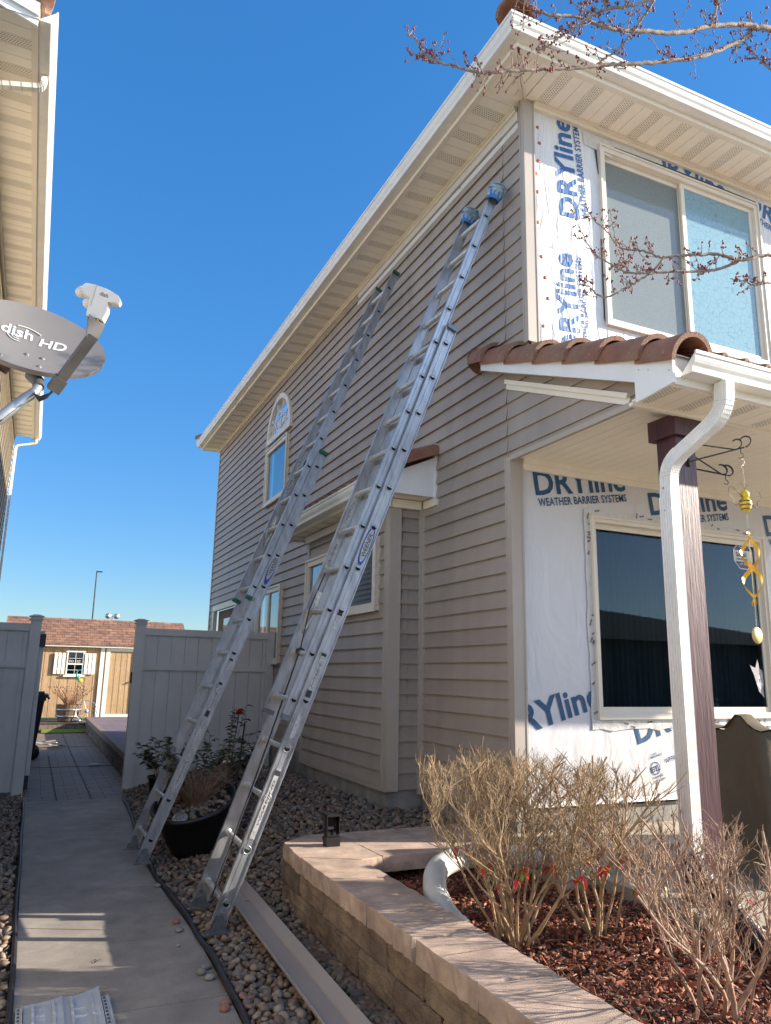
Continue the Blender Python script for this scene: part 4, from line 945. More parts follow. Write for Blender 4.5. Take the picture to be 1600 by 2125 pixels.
for i in range(7): q.blob((2.921, jy_[i]+.07, zt(jy_[i]+.07)+.035), (.004, .005, .005), 1)
for y in (2.80, 3.02, 2.95): q.blob((RXo-.003, y, zt(y)-.06), (.003, .004, .004), 1)
q.build('screw', 'alu', house)

# --- porch slab, post, downspout
q = MB(); q.box(3.02, 9.0, 3.90, YL+.03, -.1, .455); q.box(3.015, 9.0, 3.885, YL, .455, .47)
ps = q.build('porch_slab', 'slab', house)
q = MB(); q.box(3.22, 3.9, 3.02, 3.884, -.1, .335); q.box(3.9, 9.0, 2.9, 3.884, -.1, .30); q.build('post_footing', 'slab', house)
q = MB(); bm_ = [(3.462, 3.27), (3.625, 3.27), (3.625, 3.42), (3.462, 3.42)]
q.box(3.337, 3.492, 3.15, 3.30, .335, 2.95); pp = q.build('porch_post', 'wood_purple', house)
q = MB(); q.box(3.305, 3.525, 3.118, 3.335, 2.925, 3.052); q.build('post_cap', 'wood_purple', pp)
def rect_tube(mb, pts, w_, d_, side=(1, 0, 0), rib=True):
    pts = [Vector(p) for p in pts]; k = len(pts); S0 = Vector(side); vs = []
    nr = 5
    for i, p in enumerate(pts):
        t = (pts[min(i+1, k-1)]-pts[max(i-1, 0)]).normalized(); s_ = (S0-t*S0.dot(t)).normalized(); u = t.cross(s_)
        ring = []
        for j in range(nr*2+1): f = -1+2*j/(nr*2); ring.append(p+s_*w_*f+u*(d_-(.0012 if j % 2 else 0)))
        for j in range(1, nr*2): f = 1-2*j/(nr*2); ring.append(p+s_*w_+u*d_*f - s_*(.003 if j % 2 else 0))
        for j in range(nr*2+1): f = 1-2*j/(nr*2); ring.append(p+s_*w_*f-u*(d_-(.0012 if j % 2 else 0)))
        for j in range(1, nr*2): f = -1+2*j/(nr*2); ring.append(p-s_*w_+u*d_*f + s_*(.003 if j % 2 else 0))
        vs += ring; m_ = len(ring)
    mb.add(vs, [(i*m_+j, i*m_+(j+1) % m_, (i+1)*m_+(j+1) % m_, (i+1)*m_+j) for i in range(k-1) for j in range(m_)])
    mb.add(vs[:m_], [tuple(range(m_))[::-1]]); mb.add(vs[-m_:], [tuple(range(m_))])
def bend(P0, P1, P2, n=7, R_=.09):
    P0, P1, P2 = Vector(P0), Vector(P1), Vector(P2); a = (P0-P1).normalized()*R_; b = (P2-P1).normalized()*R_; out = []
    for i in range(n+1):
        t = i/n; out.append((P1+a)*(1-t)**2+P1*2*t*(1-t)+(P1+b)*t*t)
    return out
DT, DM, DL = Vector((3.275, 2.725, 3.10)), Vector((3.272, 2.735, 2.925)), Vector((3.172, 3.06, 2.70))
LB = Vector((3.166, 3.06, .62))
q = MB(); rect_tube(q, [DT]+bend(DT, DM, DL, 8), .031, .042); e1_ = bend(DT, DM, DL, 8)[-1]; e2_ = bend(DM, DL, LB, 8)[0]
rect_tube(q, [e1_+(e2_-e1_)*-.02, e2_+(e2_-e1_)*.02], .029, .039); rect_tube(q, bend(DM, DL, LB, 8)+[Vector((3.166, 3.06, 2.50))], .031, .042); ds = q.build('downspout', 'spout', house, 'white porch downspout with two elbows')
q = MB(); rect_tube(q, [Vector((3.166, 3.06, 2.51)), LB], .034, .045); q.build('downpipe', 'spout', ds)
q = MB()
el = bend(DT, DM, DL, 8)
for p, t in [(el[i], (el[i+1]-el[i]).normalized()) for i in range(1, 8)]+[(x_, None) for x_ in []]:
    s_ = Vector((1, 0, 0)); u_ = t.cross(s_); q.obox(p+u_*.0, s_, u_, t, .0325, .0435, .0012)
el = bend(DM, DL, LB, 8)
for i in range(1, 8):
    t = (el[i+1]-el[i]).normalized(); s_ = Vector((1, 0, 0)); u_ = t.cross(s_); q.obox(el[i], s_, u_, t, .0325, .0435, .0012)
q.build('elbow_crimp', 'spout', ds)
q = MB()
for z_ in (2.56, 2.43): q.blob((3.131, 3.07, z_), (.006, .004, .006), 1)
q.build('screw', 'alu', ds)

# ================================================================== LADDERS
def lframe(az, ti, ro=0):
    D = Vector((math.cos(ti)*math.cos(az), math.cos(ti)*math.sin(az), math.sin(ti))); W_ = Vector((-math.sin(az), math.cos(az), 0)); n = W_.cross(D).normalized()
    if n.x > 0: n = -n
    return D*math.cos(ro)-W_*math.sin(ro), W_*math.cos(ro)+D*math.sin(ro), n
def ladder(P0, az, ti, s, a, b, base_rng, fly_rng, wb, wf, rungs_b, rungs_f, label, capmat, rags, ro=0, fname='extension_ladder'):
    P0 = Vector(P0); D, W_, n = lframe(az, ti, ro); foot = P0+D*.3048*base_rng[0]
    t = thing(fname, (foot.x, foot.y, max(0, foot.z)), label, 'ladder', 'aluminium extension ladders leaning on the side wall')
    def rail(H0, k0, k1, width, depth, side, name):
        """side=-1 near rail whose web outer face holds the D holes; +1 far rail"""
        q = MB(); A = H0+D*.3048*k0; B = H0+D*.3048*k1; L = (B-A).length; w0 = 0 if side < 0 else width
        poly_n = []      # channel section in (w, n): web with flanges pointing outwards and a shallow centre rib
        hd = depth/2; o = side
        # coordinates: w measured from the near outer face
        def P(w_, n_): return (w0+o*w_*1.0, n_)
        sec = [P(.0, -hd), P(.0, -hd+.006), P(-.011, -hd+.009), P(-.011, -hd*.35), P(-.008, -hd*.30), P(-.008, hd*.30), P(-.011, hd*.35), P(-.011, hd-.009), P(.0, hd-.006), P(.0, hd), P(-.026, hd), P(-.026, hd-.004), P(-.015, hd-.004), P(-.0145, -hd+.004), P(-.026, -hd+.004), P(-.026, -hd)]
        q.prism(sec, A, W_, n, D, L)
        return q.build(name, 'alu', t)
    def holes(q, H0, ks, side, width, o=.011):
        pass
    def section(H0, rng_, width, depth, rungs, nm, hole_r):
        for side in (-1, 1): rail(H0, rng_[0], rng_[1], width, depth, side, 'side_rail')
        # rungs
        for k in rungs:
            q = MB(); C0 = H0+D*.3048*k+W_*.012; C1 = H0+D*.3048*k+W_*(width-.012); nn = 12; vs = []
            for C_ in (C0, C1):
                for j in range(nn*2):
                    an = math.pi*j/nn; r = .0195*(1.0 if j % 2 else .92)
                    # D shape: flattened on the climber's upper side
                    u = math.cos(an)*r; v = min(math.sin(an)*r, .012); vs.append(C_+n*u+D*v)
            m_ = nn*2; q.add(vs, [(j, (j+1) % m_, m_+(j+1) % m_, m_+j) for j in range(m_)])
            for C_, sg in ((C0, 1), (C1, -1)): q.lathe([(.0, 0), (.023, 0), (.021, .006), (.0, .006)], C_+W_*(.0 if sg > 0 else -.008), 14, axis=tuple(W_))
            hr = q
            for side in (-1, 1):
                C_ = H0+D*.3048*k+(W_*(.0078) if side < 0 else W_*(width-.0078)); ow = -W_ if side < 0 else W_
                pts = []
                for j in range(17):
                    an = math.pi+math.pi*j/16 ; pts.append((math.cos(an)*hole_r, math.sin(an)*hole_r*1.05+.004))
                up_ = Vector((0, 0, 1)); 
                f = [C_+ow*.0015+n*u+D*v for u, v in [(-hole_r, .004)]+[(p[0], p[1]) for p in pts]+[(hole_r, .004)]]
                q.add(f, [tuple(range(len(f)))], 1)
                q.lathe([(hole_r*1.05, 0), (hole_r*1.12, .0022), (hole_r*1.32, .0022), (hole_r*1.36, 0)], C_-ow*.0, 18, 2, axis=tuple(ow))
            q.build('rung', ['alu_rung', 'blackhole', 'alu'], t)
    section(P0, base_rng, wb, .090, rungs_b, 'base', .0190)
    F0 = P0+D*.3048*s+n*a+W_*b
    section(F0, fly_rng, wf, .076, rungs_f, 'fly', .0180)
    # shoes
    for w_ in (0, wb):
        q = MB(); A = P0+D*.3048*base_rng[0]+W_*w_; 
        for dx in (-.014, .014):
            pol = [(-.010, .060), (.006, .070), (.022, .060), (.034, .015), (.044, -.03), (-.044, -.03), (-.048, -.022), (-.030, .012)]
            q.prism([(u, v) for u, v in pol], A+W_*(dx-.002), (1, 0, 0), (0, 0, 1), W_, .004)
        q.box(A.x-.068, A.x+.058, A.y-.024, A.y+.024, A.z-.042, A.z-.030)
        q.tube([A-W_*.02+Vector((0, 0, .05)), A+W_*.02+Vector((0, 0, .05))], .012, 10)
        q.build('shoe', 'blueshoe', t)
    # end caps
    for H0, k, wd, dp in ((P0, base_rng[1], wb, .08), (F0, fly_rng[1], wf, .07), (F0, fly_rng[0]-.06, wf, .07)):
        for w_ in (.004, wd-.004):
            if rags and k == fly_rng[1]: continue
            q = MB(); C_ = H0+D*.3048*k+W_*w_; q.obox(C_+D*.010, W_, n, D, .017, dp/2+.003, .016); q.build('end_cap', capmat, t)
    if rags:
        for i, w_ in enumerate((.0, wf)):
            C_ = F0+D*.3048*fly_rng[1]+W_*w_; q = MB()
            def ring(c, R1, R2, bump_, ph, N=28): return [c+W_*math.cos(6.283*j/N)*R1*(1+bump_*math.sin(j*2.1+ph)+bump_*.6*math.sin(j*3.7+ph*2))+n*math.sin(6.283*j/N)*R2*(1+bump_*math.sin(j*1.3+ph)) for j in range(N)]
            N = 28; lv = [(-.065, .044, .052, .05), (-.03, .052, .060, .09), (.0, .055, .065, .10), (.03, .058, .070, .14), (.055, .052, .064, .16), (.075, .034, .044, .14), (.085, .010, .014, .0)]
            vs = []
            for L_, R1, R2, b_ in lv: vs += ring(C_+D*L_-n*.012*(L_ > 0), R1, R2, b_, L_*40+i)
            q.add(vs, [(r*N+j, r*N+(j+1) % N, (r+1)*N+(j+1) % N, (r+1)*N+j) for r in range(len(lv)-1) for j in range(N)], 0, True)
            for r_ in range(4): q.tube([C_+D*(.005+.018*r_+.012*math.sin(j*.45+r_))+W_*math.cos(j*.45)*.058+n*math.sin(j*.45)*.068 for j in range(15)], .006, 6)
            q.build('padded_sock', 'rag', t)
            q = MB(); vs = ring(C_-D*.085, .043, .048, .03, 1)+ring(C_-D*.02, .052, .060, .05, 2)+ring(C_-D*.012, .050, .058, .05, 2)
            q.add(vs, [(r*N+j, r*N+(j+1) % N, (r+1)*N+(j+1) % N, (r+1)*N+j) for r in range(2) for j in range(N)], 0, True); q.build('tape_wrap', 'bluetape', t)
    # labels on the near rails
    def decal(H0, k, w_, dp, L, m_, dn=0.0, side=-1, eps=.0016, hw=None):
        q = MB(); C_ = H0+D*.3048*k+W_*(w_+.0078+(-eps if side < 0 else eps))+n*dn; q.obox(C_, n, D, W_, hw or dp*.5, L/2, .0006); return q.build('label', m_, t)
    return t, P0, F0, D, W_, n, decal
t2, B2, F2, D2, W2, n2, dec2 = ladder((1.161, 4.6344, .1851), .0419, 1.2207, 5.931, .0683, .0215, (-.38, 13.42), (-2.35, 11.75), .467, .395, range(0, 14), range(-2, 12),
    'near ladder with blue taped socks on top and a black rope down its base', 'blueshoe', True, .0519)
t1, B1, F1, D1, W1, n1, dec1 = ladder((1.4034, 6.2669, 1.3686), .0438, 1.1981, 2.9084, .0651, .0214, (-4.42, 7.45), (-.33, 11.6), .48, .415, range(-4, 8), range(0, 12),
    'rear ladder with green end caps standing on the concrete path', 'green', False, .0134)
def on_rail(t, H0, D, W_, n, k, txt, L, Hh, m_, w_=.004, dn=0.0, flip=False):
    "text reading up the rail"
    v, f = text2d(txt, 1.0, bold=.004, shear=.2); X = max(p[0] for p in v); sx = L/X; q = MB()
    O = H0+D*.3048*k+W_*w_+n*dn
    put_text(q, ([(x*sx, y*Hh) for x, y in v], f), O-D*L/2-n*Hh*.36, D, n); return q.build('lettering', m_, t)
def oval(t, H0, D, W_, n, k, L, Hh, full, m1, m2, dn=0.0):
    q = MB(); O = H0+D*.3048*k+W_*.0066+n*dn; N = 36
    q.add([O+D*math.cos(6.283*j/N)*L*.5+n*math.sin(6.283*j/N)*Hh*.5 for j in range(N)], [tuple(range(N))]); q.build('brand_label', m1, t)
    q = MB(); O2 = O-W_*.0006; off = 0 if full else L*.10
    q.add([O2+D*(math.cos(6.283*j/N)*L*.40+off)+n*math.sin(6.283*j/N)*Hh*.40 for j in range(N)], [tuple(range(N))]); q.build('brand_label', m2, t)
WO = -.0
oval(t2, B2, D2, W2, n2, 7.55, .30, .062, True, 'blue_logo', 'label')
on_rail(t2, B2, D2, W2, n2, 7.55, 'WERNER', .17, .042, 'ink', w_=.0048)
oval(t1, B1, D1, W1, n1, 3.5, .28, .058, False, 'blue_logo', 'label')
on_rail(t1, B1, D1, W1, n1, 3.62, 'WERNER', .17, .042, 'ink', w_=.0048)
for k, L in ((.55, .0), (1.9, .42), (3.45, .15), (4.55, .28), (5.75, .12)):
    if L: dec2(B2, k, 0, .03, L, 'label')
for k, L in ((4.15, .045), (5.0, .02), (5.92, .02), (2.5, .03)): dec2(B2, k, -.001, .034, L, 'ink')
for k, L in ((-3.1, .0), (-2.3, .30), (-1.2, .13), (-.35, .24), (.62, .10)):
    if L: dec1(B1, k, 0, .028, L, 'label')
for k, L in ((.12, .02), (-.72, .05), (.80, .02)): dec1(B1, k, -.001, .032, L, 'ink')
# scribbled safety labels inside far fly rails (rough lettering)
for (t, F, D, W_, n, ks, wd) in ((t2, F2, D2, W2, n2, (1.4, 2.5), .395), (t1, F1, D1, W1, n1, (3.6, 4.6), .415)):
    for k in ks:
        q = MB(); C_ = F+D*.3048*k+W_*(wd-.0165); q.obox(C_, n, D, W_, .017, .125, .0006); q.build('label', 'label', t)
        v, f = text2d('CAUTION', 1.0, bold=.004); X = max(p[0] for p in v); q = MB(); put_text(q, ([(x*.17/X, y*.020) for x, y in v], f), C_-W_*.0012-D*.085-n*.006, D, n); q.build('lettering', 'ink', t)
for (t, B, D, W_, n, items) in ((t2, B2, D2, W2, n2, ((1.9, .40, 'WARNING'), (4.55, .24, 'NOTICE'))), (t1, B1, D1, W1, n1, ((-2.3, .27, 'DANGER'), (-.35, .20, 'NOTICE')))):
    for k, L, tx in items: on_rail(t, B, D, W_, n, k, tx, L*.7, .017, 'ink', w_=.0048)
# rope on the near ladder base
q = MB(); pts = []
A = B2+D2*.3048*-.1+W2*.20+n2*.03; Bp = F2+D2*.3048*-.9+W2*.21+n2*.02
for i in range(25):
    u = i/24; p = A.lerp(Bp, u); pts.append(p+W2*(.035*math.sin(u*math.pi))-n2*.02*math.sin(u*3.1))
q.tube(pts, .0055, 6); k = F2+D2*.3048*-.98+W2*.21
q.tube([k+n2*.022*math.cos(a*.7)+D2*.022*math.sin(a*.7)+W2*.003*a for a in range(20)], .0055, 6); q.tube([k+W2*.04+D2*.0, k+D2*.3+W2*.10+n2*.03, k+D2*.62+W2*.16], .0045, 6); q.build('rope', 'rope', t2)
for (t, F, D, W_, n, k0) in ((t2, F2, D2, W2, n2, 0), (t1, F1, D1, W1, n1, 2)):
    q = MB()      # rope pulley and hook on the fly
    C_ = F+D*.3048*(k0+.1)+W_*.33
    q.obox(C_+D*.06, n, D, W_, .018, .05, .006); q.tube([C_+D*.10, C_+D*.02+W_*.03, C_-D*.05, C_+D*.0-W_*.03, C_+D*.10], .004, 6); q.tube([C_-D*.05-n*.02, C_-D*.16-W_*.02, C_-D*.2+W_*.02, C_-D*.06+n*.03], .0035, 6); q.build('rope_pulley', 'alu_rung', t)

# ================================================================== FENCES
FYY = 10.36; FT = 2.04
def fence(x0, x1, name_label, post_xs, y=FYY):
    r = thing('vinyl_fence', ((x0+x1)/2, y, 0), name_label, 'fence', 'grey vinyl fences beside the gate opening')
    q = MB(); q.box(x0, x1, y+.005, y+.09, FT-.09, FT); q.build('top_rail', 'vinyl_fence', r)
    q = MB(); q.box(x0, x1, y+.005, y+.09, 1.50, 1.58); q.build('mid_rail', 'vinyl_fence', r)
    q = MB(); q.box(x0, x1, y+.02, y+.075, .05, .17); q.build('bottom_rail', 'vinyl_fence', r)
    q = MB(); w_ = .178; a = x0
    while a < x1: b_ = min(a+w_, x1); q.box(a+.004, b_-.004, y+.030, y+.06, .1, FT-.05); q.box(a, b_, y+.044, y+.050, .1, FT-.05); a += w_
    q.build('board_panel', 'vinyl_fence', r)
    for px_, wd, top in post_xs:
        q = MB(); q.box(px_, px_+wd, y-.015, y+.115, -.02, top); po = q.build('fence_post', 'vinyl_fence', r)
        if top > FT+.04:
            q = MB(); c = (px_+wd/2, y+.05); h = wd/2+.018
            q.box(c[0]-h, c[0]+h, c[1]-h, c[1]+h, top, top+.012); q.box(c[0]-h+.012, c[0]+h-.012, c[1]-h+.012, c[1]+h-.012, top+.012, top+.042)
            for i in range(3): e = h+.006-i*.022; q.box(c[0]-e, c[0]+e, c[1]-e, c[1]+e, top+.042+i*.009, top+.051+i*.009)
            q.build('post_cap', 'vinyl_fence', po)
    return r
fr = fence(1.30, 3.05, 'grey vinyl privacy fence between the gate opening and the taupe house', [(1.185, .125, 2.09), (2.95, .11, 2.06)])
q = MB(); q.box(1.165, 1.185, FYY+.0, FYY+.05, 1.33, 1.47); q.build('gate_latch', 'black', fr)
fl = fence(-.85, -.075, 'short grey vinyl fence panel on the left of the gate opening', [(-.075, .125, 2.085)])
# open gate leaf swung back into the yard behind the left post
gt = thing('gate', (.075, 10.55, 0), 'open grey vinyl gate leaf swung back behind the left post', 'gate')
q = MB(); q.box(.055, .105, 10.50, 11.5, .06, 1.96); q.build('gate_leaf', 'vinyl_fence', gt)
q = MB(); q.box(.04, .12, 10.46, 10.53, 1.76, 1.92); q.box(.04, .10, 10.46, 10.53, .06, .22); q.build('hinge', 'black', gt)

# ================================================================== BACK YARD
SY = 21.6; SZ = .27
sh = thing('garden_shed', (2, SY, SZ), 'tan board garden shed with brown shingle roof and white trim', 'shed')
q = MB(); q.box(-.6, 3.72, SY, SY+2.4, SZ, 2.10)
q.build('wall', 'shed', sh)
q = MB(); x = -.55
while x < 3.7: q.box(x, x+.008, SY-.003, SY, SZ, 2.08); x += .203
q.build('board_groove', 'oak', sh)
q = MB(); q.box(-.75, 3.9, SY-.14, SY+.0, 2.06, 2.13); q.build('fascia', 'shedwhite', sh)
def shingle():
    m = bpy.data.materials.new('asphalt shingle'); m.use_nodes = True; n = m.node_tree.nodes; l = m.node_tree.links; b = n["Principled BSDF"]
    g = n.new("ShaderNodeNewGeometry"); br = n.new("ShaderNodeTexBrick"); br.inputs["Scale"].default_value = 1; br.inputs["Brick Width"].default_value = .23; br.inputs["Row Height"].default_value = .072
    br.inputs["Mortar Size"].default_value = .006; br.inputs["Color1"].default_value = (.28, .145, .085, 1); br.inputs["Color2"].default_value = (.17, .09, .065, 1); br.inputs["Mortar"].default_value = (.08, .04, .03, 1)
    mp = n.new("ShaderNodeMapping"); mp.inputs["Rotation"].default_value = (rad(90), 0, 0); l.new(g.outputs["Position"], mp.inputs[0]); l.new(mp.outputs[0], br.inputs[0])
    v = n.new("ShaderNodeTexNoise"); v.inputs["Scale"].default_value = 5; l.new(g.outputs["Position"], v.inputs[0]); mx = n.new("ShaderNodeMix"); mx.data_type = 'RGBA'; mx.blend_type = 'OVERLAY'; mx.inputs[0].default_value = .6
    l.new(br.outputs[0], mx.inputs[6]); l.new(v.outputs[0], mx.inputs[7]); l.new(mx.outputs[2], b.inputs["Base Color"]); b.inputs["Roughness"].default_value = .95; return m
MT['shingle'] = shingle()
q = MB(); q.add([(-.75, SY-.16, 2.125), (3.92, SY-.16, 2.125), (3.92, SY+1.2, 2.87), (-.75, SY+1.2, 2.87), (-.75, SY+2.6, 2.1), (3.92, SY+2.6, 2.1), (-.75, SY-.16, 2.10), (3.92, SY-.16, 2.10)], [(0, 1, 2, 3), (3, 2, 5, 4), (6, 7, 1, 0)])
for r_ in range(9):
    for j in range(20):
        x = -.75+j*.233+(r_ % 2)*.11; yy = SY-.16+r_*.15; zz = 2.128+r_*.0822
        if x+.2 < 3.92 and random.random() < .7: q.add([(x, yy, zz+.004), (x+.2, yy, zz+.004), (x+.2, yy+.13, zz+.075), (x, yy+.13, zz+.075), (x, yy, zz-.008), (x+.2, yy, zz-.008)], [(0, 1, 2, 3), (4, 5, 1, 0)])
q.build('roof', 'shingle', sh)
q = MB()
for x0, x1, z0, z1 in ((1.62, 1.72, SZ-.03, 2.06), (1.76, 1.86, SZ, 2.06), (2.44, 2.53, SZ, 2.06), (1.86, 2.44, 1.97, 2.06), (1.86, 2.44, SZ-.0, SZ+.07)): q.box(x0, x1, SY-.035, SY-.0035, z0, z1)
q.build('door_trim', 'shedwhite', sh)
q = MB(); q.box(1.86, 2.44, SY-.018, SY-.0035, SZ+.07, 1.97); dd = q.build('shed_door', 'shed', sh)
q = MB()
for x in (2.0, 2.15, 2.3): q.box(x, x+.008, SY-.0205, SY-.018, SZ+.07, 1.97)
q.build('board_groove', 'oak', dd); q = MB(); q.box(2.39, 2.43, SY-.05, SY-.0205, 1.15, 1.19); q.box(2.34, 2.40, SY-.06, SY-.05, 1.14, 1.165); q.build('door_handle', 'brass', dd)
wx0, wx1, wz0, wz1 = .80, 1.22, 1.34, 1.92
q = MB(); q.box(wx0-.03, wx1+.03, SY-.04, SY-.0035, wz1, wz1+.05); q.box(wx0-.05, wx1+.05, SY-.06, SY-.0035, wz0-.05, wz0)
for a, b_ in ((wx0, wx0+.03), (wx1-.03, wx1)): q.box(a, b_, SY-.035, SY-.0035, wz0, wz1)
q.box(wx0+.03, wx1-.03, SY-.035, SY-.0035, 1.60, 1.635); q.box(wx0+.03, wx1-.03, SY-.03, SY-.0035, wz0, wz0+.02); sw = q.build('window', 'shedwhite', sh)
q = MB(); q.box(1.005, 1.015, SY-.028, SY-.02, wz0+.02, 1.92); q.box(wx0+.03, wx1-.03, SY-.028, SY-.02, 1.46, 1.47); q.box(wx0+.03, wx1-.03, SY-.028, SY-.02, 1.76, 1.77); q.build('muntin', 'shedwhite', sw)
q = MB(); q.quad((wx0+.03, SY-.012, wz0), (wx1-.03, SY-.012, wz0), (wx1-.03, SY-.012, wz1), (wx0+.03, SY-.012, wz1)); q.build('window_pane', 'glass', sw)
q = MB(); q.quad((wx0+.03, SY-.006, wz0), (wx1-.03, SY-.006, wz0), (wx1-.03, SY-.006, wz1), (wx0+.03, SY-.006, wz1)); q.build('blind', 'inside', sw)
q = MB(); put_text(q, text2d('353 1527', .085, bold=.002), (.845, SY-.016, 1.66), U, Vz); q.build('house_number', 'pale', sw)
q = MB(); pts = [(wx0+.03+i*.018, SY-.009, wz1-.10-.05*abs(math.sin(i*.9))) for i in range(20)]; q.add(pts+[(p[0], p[1], wz1) for p in pts], [(i, i+1, 21+i, 20+i) for i in range(19)]); q.build('lace_curtain', 'pale', sw)
for x0 in (.50, 1.24):
    q = MB()
    for j in range(3): q.box(x0+j*.095, x0+j*.095+.075, SY-.05, SY-.03, 1.36, 1.90)
    for zz in (1.46, 1.80): q.box(x0, x0+.265, SY-.03, SY-.0035, zz, zz+.05)
    q.build('shutter', 'shedwhite', sh)
# barrel planter in front of the shed
bp = thing('barrel_planter', (.95, 20.9, .2), 'half oak barrel planter full of dry stalks before the shed window', 'planter')
q = MB(); q.lathe([(.0, .0), (.25, .0), (.29, .15), (.31, .40), (.29, .40), (.28, .34), (0, .34)], (.95, 20.9, .22), 24, smooth=False); q.build('barrel', 'oak', bp)
q = MB()
for z_ in (.10, .26): q.lathe([(.285+z_*.07, z_), (.292+z_*.07, z_), (.292+z_*.07, z_+.04), (.285+z_*.07, z_+.04)], (.95, 20.9, .22), 24)
q.build('hoop', 'alu', bp)
def tuft(base, n_, h, spread, r0, seed, tip=0, twist=.2, lean=(0, 0), seg=4):
    q = MB(); rr = random.Random(seed)
    for i in range(n_):
        a = rr.uniform(0, 6.283); d = Vector((math.cos(a), math.sin(a), 0)); H = h*rr.uniform(.55, 1.0); sp_ = spread*rr.uniform(.2, 1); p = Vector(base)+d*rr.uniform(0, spread*.25); pts = []
        for j in range(seg+1): u = j/seg; pts.append(p+d*sp_*u**1.4+Vector((lean[0]*u, lean[1]*u, H*u))+Vector((rr.uniform(-1, 1), rr.uniform(-1, 1), 0))*twist*h*.08*u)
        q.tube(pts, [r0*(1-.7*j/seg) for j in range(seg+1)], 3, caps=False)
        if tip: q.blob(pts[-1], (tip*rr.uniform(.6, 1.3), tip*rr.uniform(.6, 1.3), tip*1.6), 1)
    return q
tuft((.95, 20.9, .55), 90, .52, .48, .006, 3, tip=.014).build('dry_stalks', 'leaf_dry', bp)
tag(tuft((1.32, 21.1, .85), 1, .1, .1, .004, 2).build('x', 'iron'), 'x', 'x') if False else None
pk = thing('peacock_ornament', (1.08, 20.75, .5), 'teal and yellow bird ornament on a thin stake above the barrel', 'garden ornament')
q = MB(); q.blob((1.08, 20.75, 1.27), (.05, .03, .07), 2, jit=.1); q.tube([(1.05, 20.75, 1.30), (1.03, 20.75, 1.40), (1.06, 20.75, 1.46), (1.12, 20.75, 1.47), (1.15, 20.75, 1.43)], [.03, .018, .014, .012, .006], 8); q.build('bird_body', 'peacock', pk)
q = MB(); q.blob((1.13, 20.75, 1.21), (.06, .02, .05), 2, jit=.1); q.build('tail', 'yellow', pk)
q = MB(); q.tube([(1.09, 20.75, .4), (1.09, 20.75, 1.22)], .006, 6)
for i in range(30): a = random.uniform(-.9, .9); r_ = random.uniform(.05, .3); q.blob((1.15+math.sin(a)*r_*.8, 20.75, 1.20-math.cos(a)*r_), (.009, .004, .009), 1)
q.build('stake', 'iron', pk)
wh = thing('wagon_wheel', (1.33, 20.6, .22), 'wire wagon wheel ornament leaning beside the barrel', 'garden ornament')
q = MB(); N = 32; c = Vector((1.34, 20.62, .47)); q.tube([c+Vector((math.cos(6.283*i/N)*.25, .03*math.sin(6.283*i/N), math.sin(6.283*i/N)*.25)) for i in range(N+1)], .011, 6, caps=False)
for i in range(10): q.tube([c, c+Vector((math.cos(.628*i)*.25, 0, math.sin(.628*i)*.25))], .006, 5)
q.lathe([(0, -.02), (.045, -.02), (.045, .02), (0, .02)], c, 14, axis=(0, 1, 0)); q.build('wheel', 'galv', wh)
for (x, y, r_) in ((1.05, 20.45, .06), (1.12, 20.4, .05)):
    q = MB(); q.blob((x+.05, y, .26), (r_*1.4, r_*.6, r_*.7), 1, jit=.25, seed=int(x*100)); tag(q.build('garden_stone', 'alu'), 'small pale ornament stone in the bed under the wagon wheel, %s one' % ('left' if x < 1.1 else 'right'), 'ornament')
q = MB(); q.box(-.6, 3.9, 20.35, 21.6, 0, .2); tag(q.build('planting_bed', 'dirt'), kind='structure')
q = MB()
for j in range(9): q.box(-.3+j*.2, -.11+j*.2, 20.28, 20.38, .0, .16)
tag(q.build('brick_edging', 'rust'), 'row of brown edging bricks between the green lawn and the shed bed', 'edging')
m = MB(); m.quad((.35, 19.9, .015), (1.4, 19.9, .015), (1.4, 20.28, .07), (.35, 20.28, .07)); tag(m.build('turf', 'grass'), kind='structure')
m = MB(); m.quad((1.86, 20.6, .24), (3.2, 20.6, .24), (3.2, 21.5, .25), (1.86, 21.5, .25)); tag(m.build('turf', 'grass'), kind='structure')
rp = thing('raised_patio', (2.4, 15, 0), 'raised purple grey stamped patio with brown block edge beyond the gate', 'patio')
q = MB(); q.box(1.36, 3.0, 11.3, 20.2, .26, .35); q.build('patio_top', 'stamp', rp)
cb = CMB()
for z_ in (0, .13):
    y = 11.3-(.2 if z_ else 0)
    while y < 20.1: L = .42; cblock(cb, 1.33, 1.5, max(11.3, y)+.005, y+L, z_+.002, z_+.13, tuple(.55*v for v in tint())); y += L
cb.build('block_edge', 'block', rp)
q = MB(); q.box(1.30, 1.42, 11.28, 20.2, .262, .352); q.build('edge_course', 'rust', rp)
bn = thing('wheelie_bin', (.08, 14.6, 0), 'black wheeled bin standing behind the open gate', 'bin')
q = MB(); q.add([(-.28, 14.3, .06), (.17, 14.3, .06), (.17, 14.85, .06), (-.28, 14.85, .06), (-.33, 14.2, 1.0), (.25, 14.2, 1.0), (.25, 14.95, 1.0), (-.33, 14.95, 1.0)], [(3, 2, 1, 0), (0, 1, 5, 4), (1, 2, 6, 5), (2, 3, 7, 6), (3, 0, 4, 7)]); q.box(-.35, .27, 14.17, 14.97, .96, 1.01); q.build('bin_body', 'black', bn)
q = MB(); q.box(-.36, .30, 14.15, 14.99, 1.01, 1.06); q.box(-.30, .24, 14.25, 14.9, 1.06, 1.10); q.tube([(.31, 14.2, 1.0), (.31, 14.9, 1.0)], .02, 8); q.build('lid', 'black', bn)
for y in (14.35, 14.8): q = MB(); q.lathe([(0, -.03), (.10, -.03), (.10, .03), (0, .03)], (.16, y, .10), 16, axis=(0, 1, 0)); q.build('wheel', 'black', bn)
rr = random.Random(9)
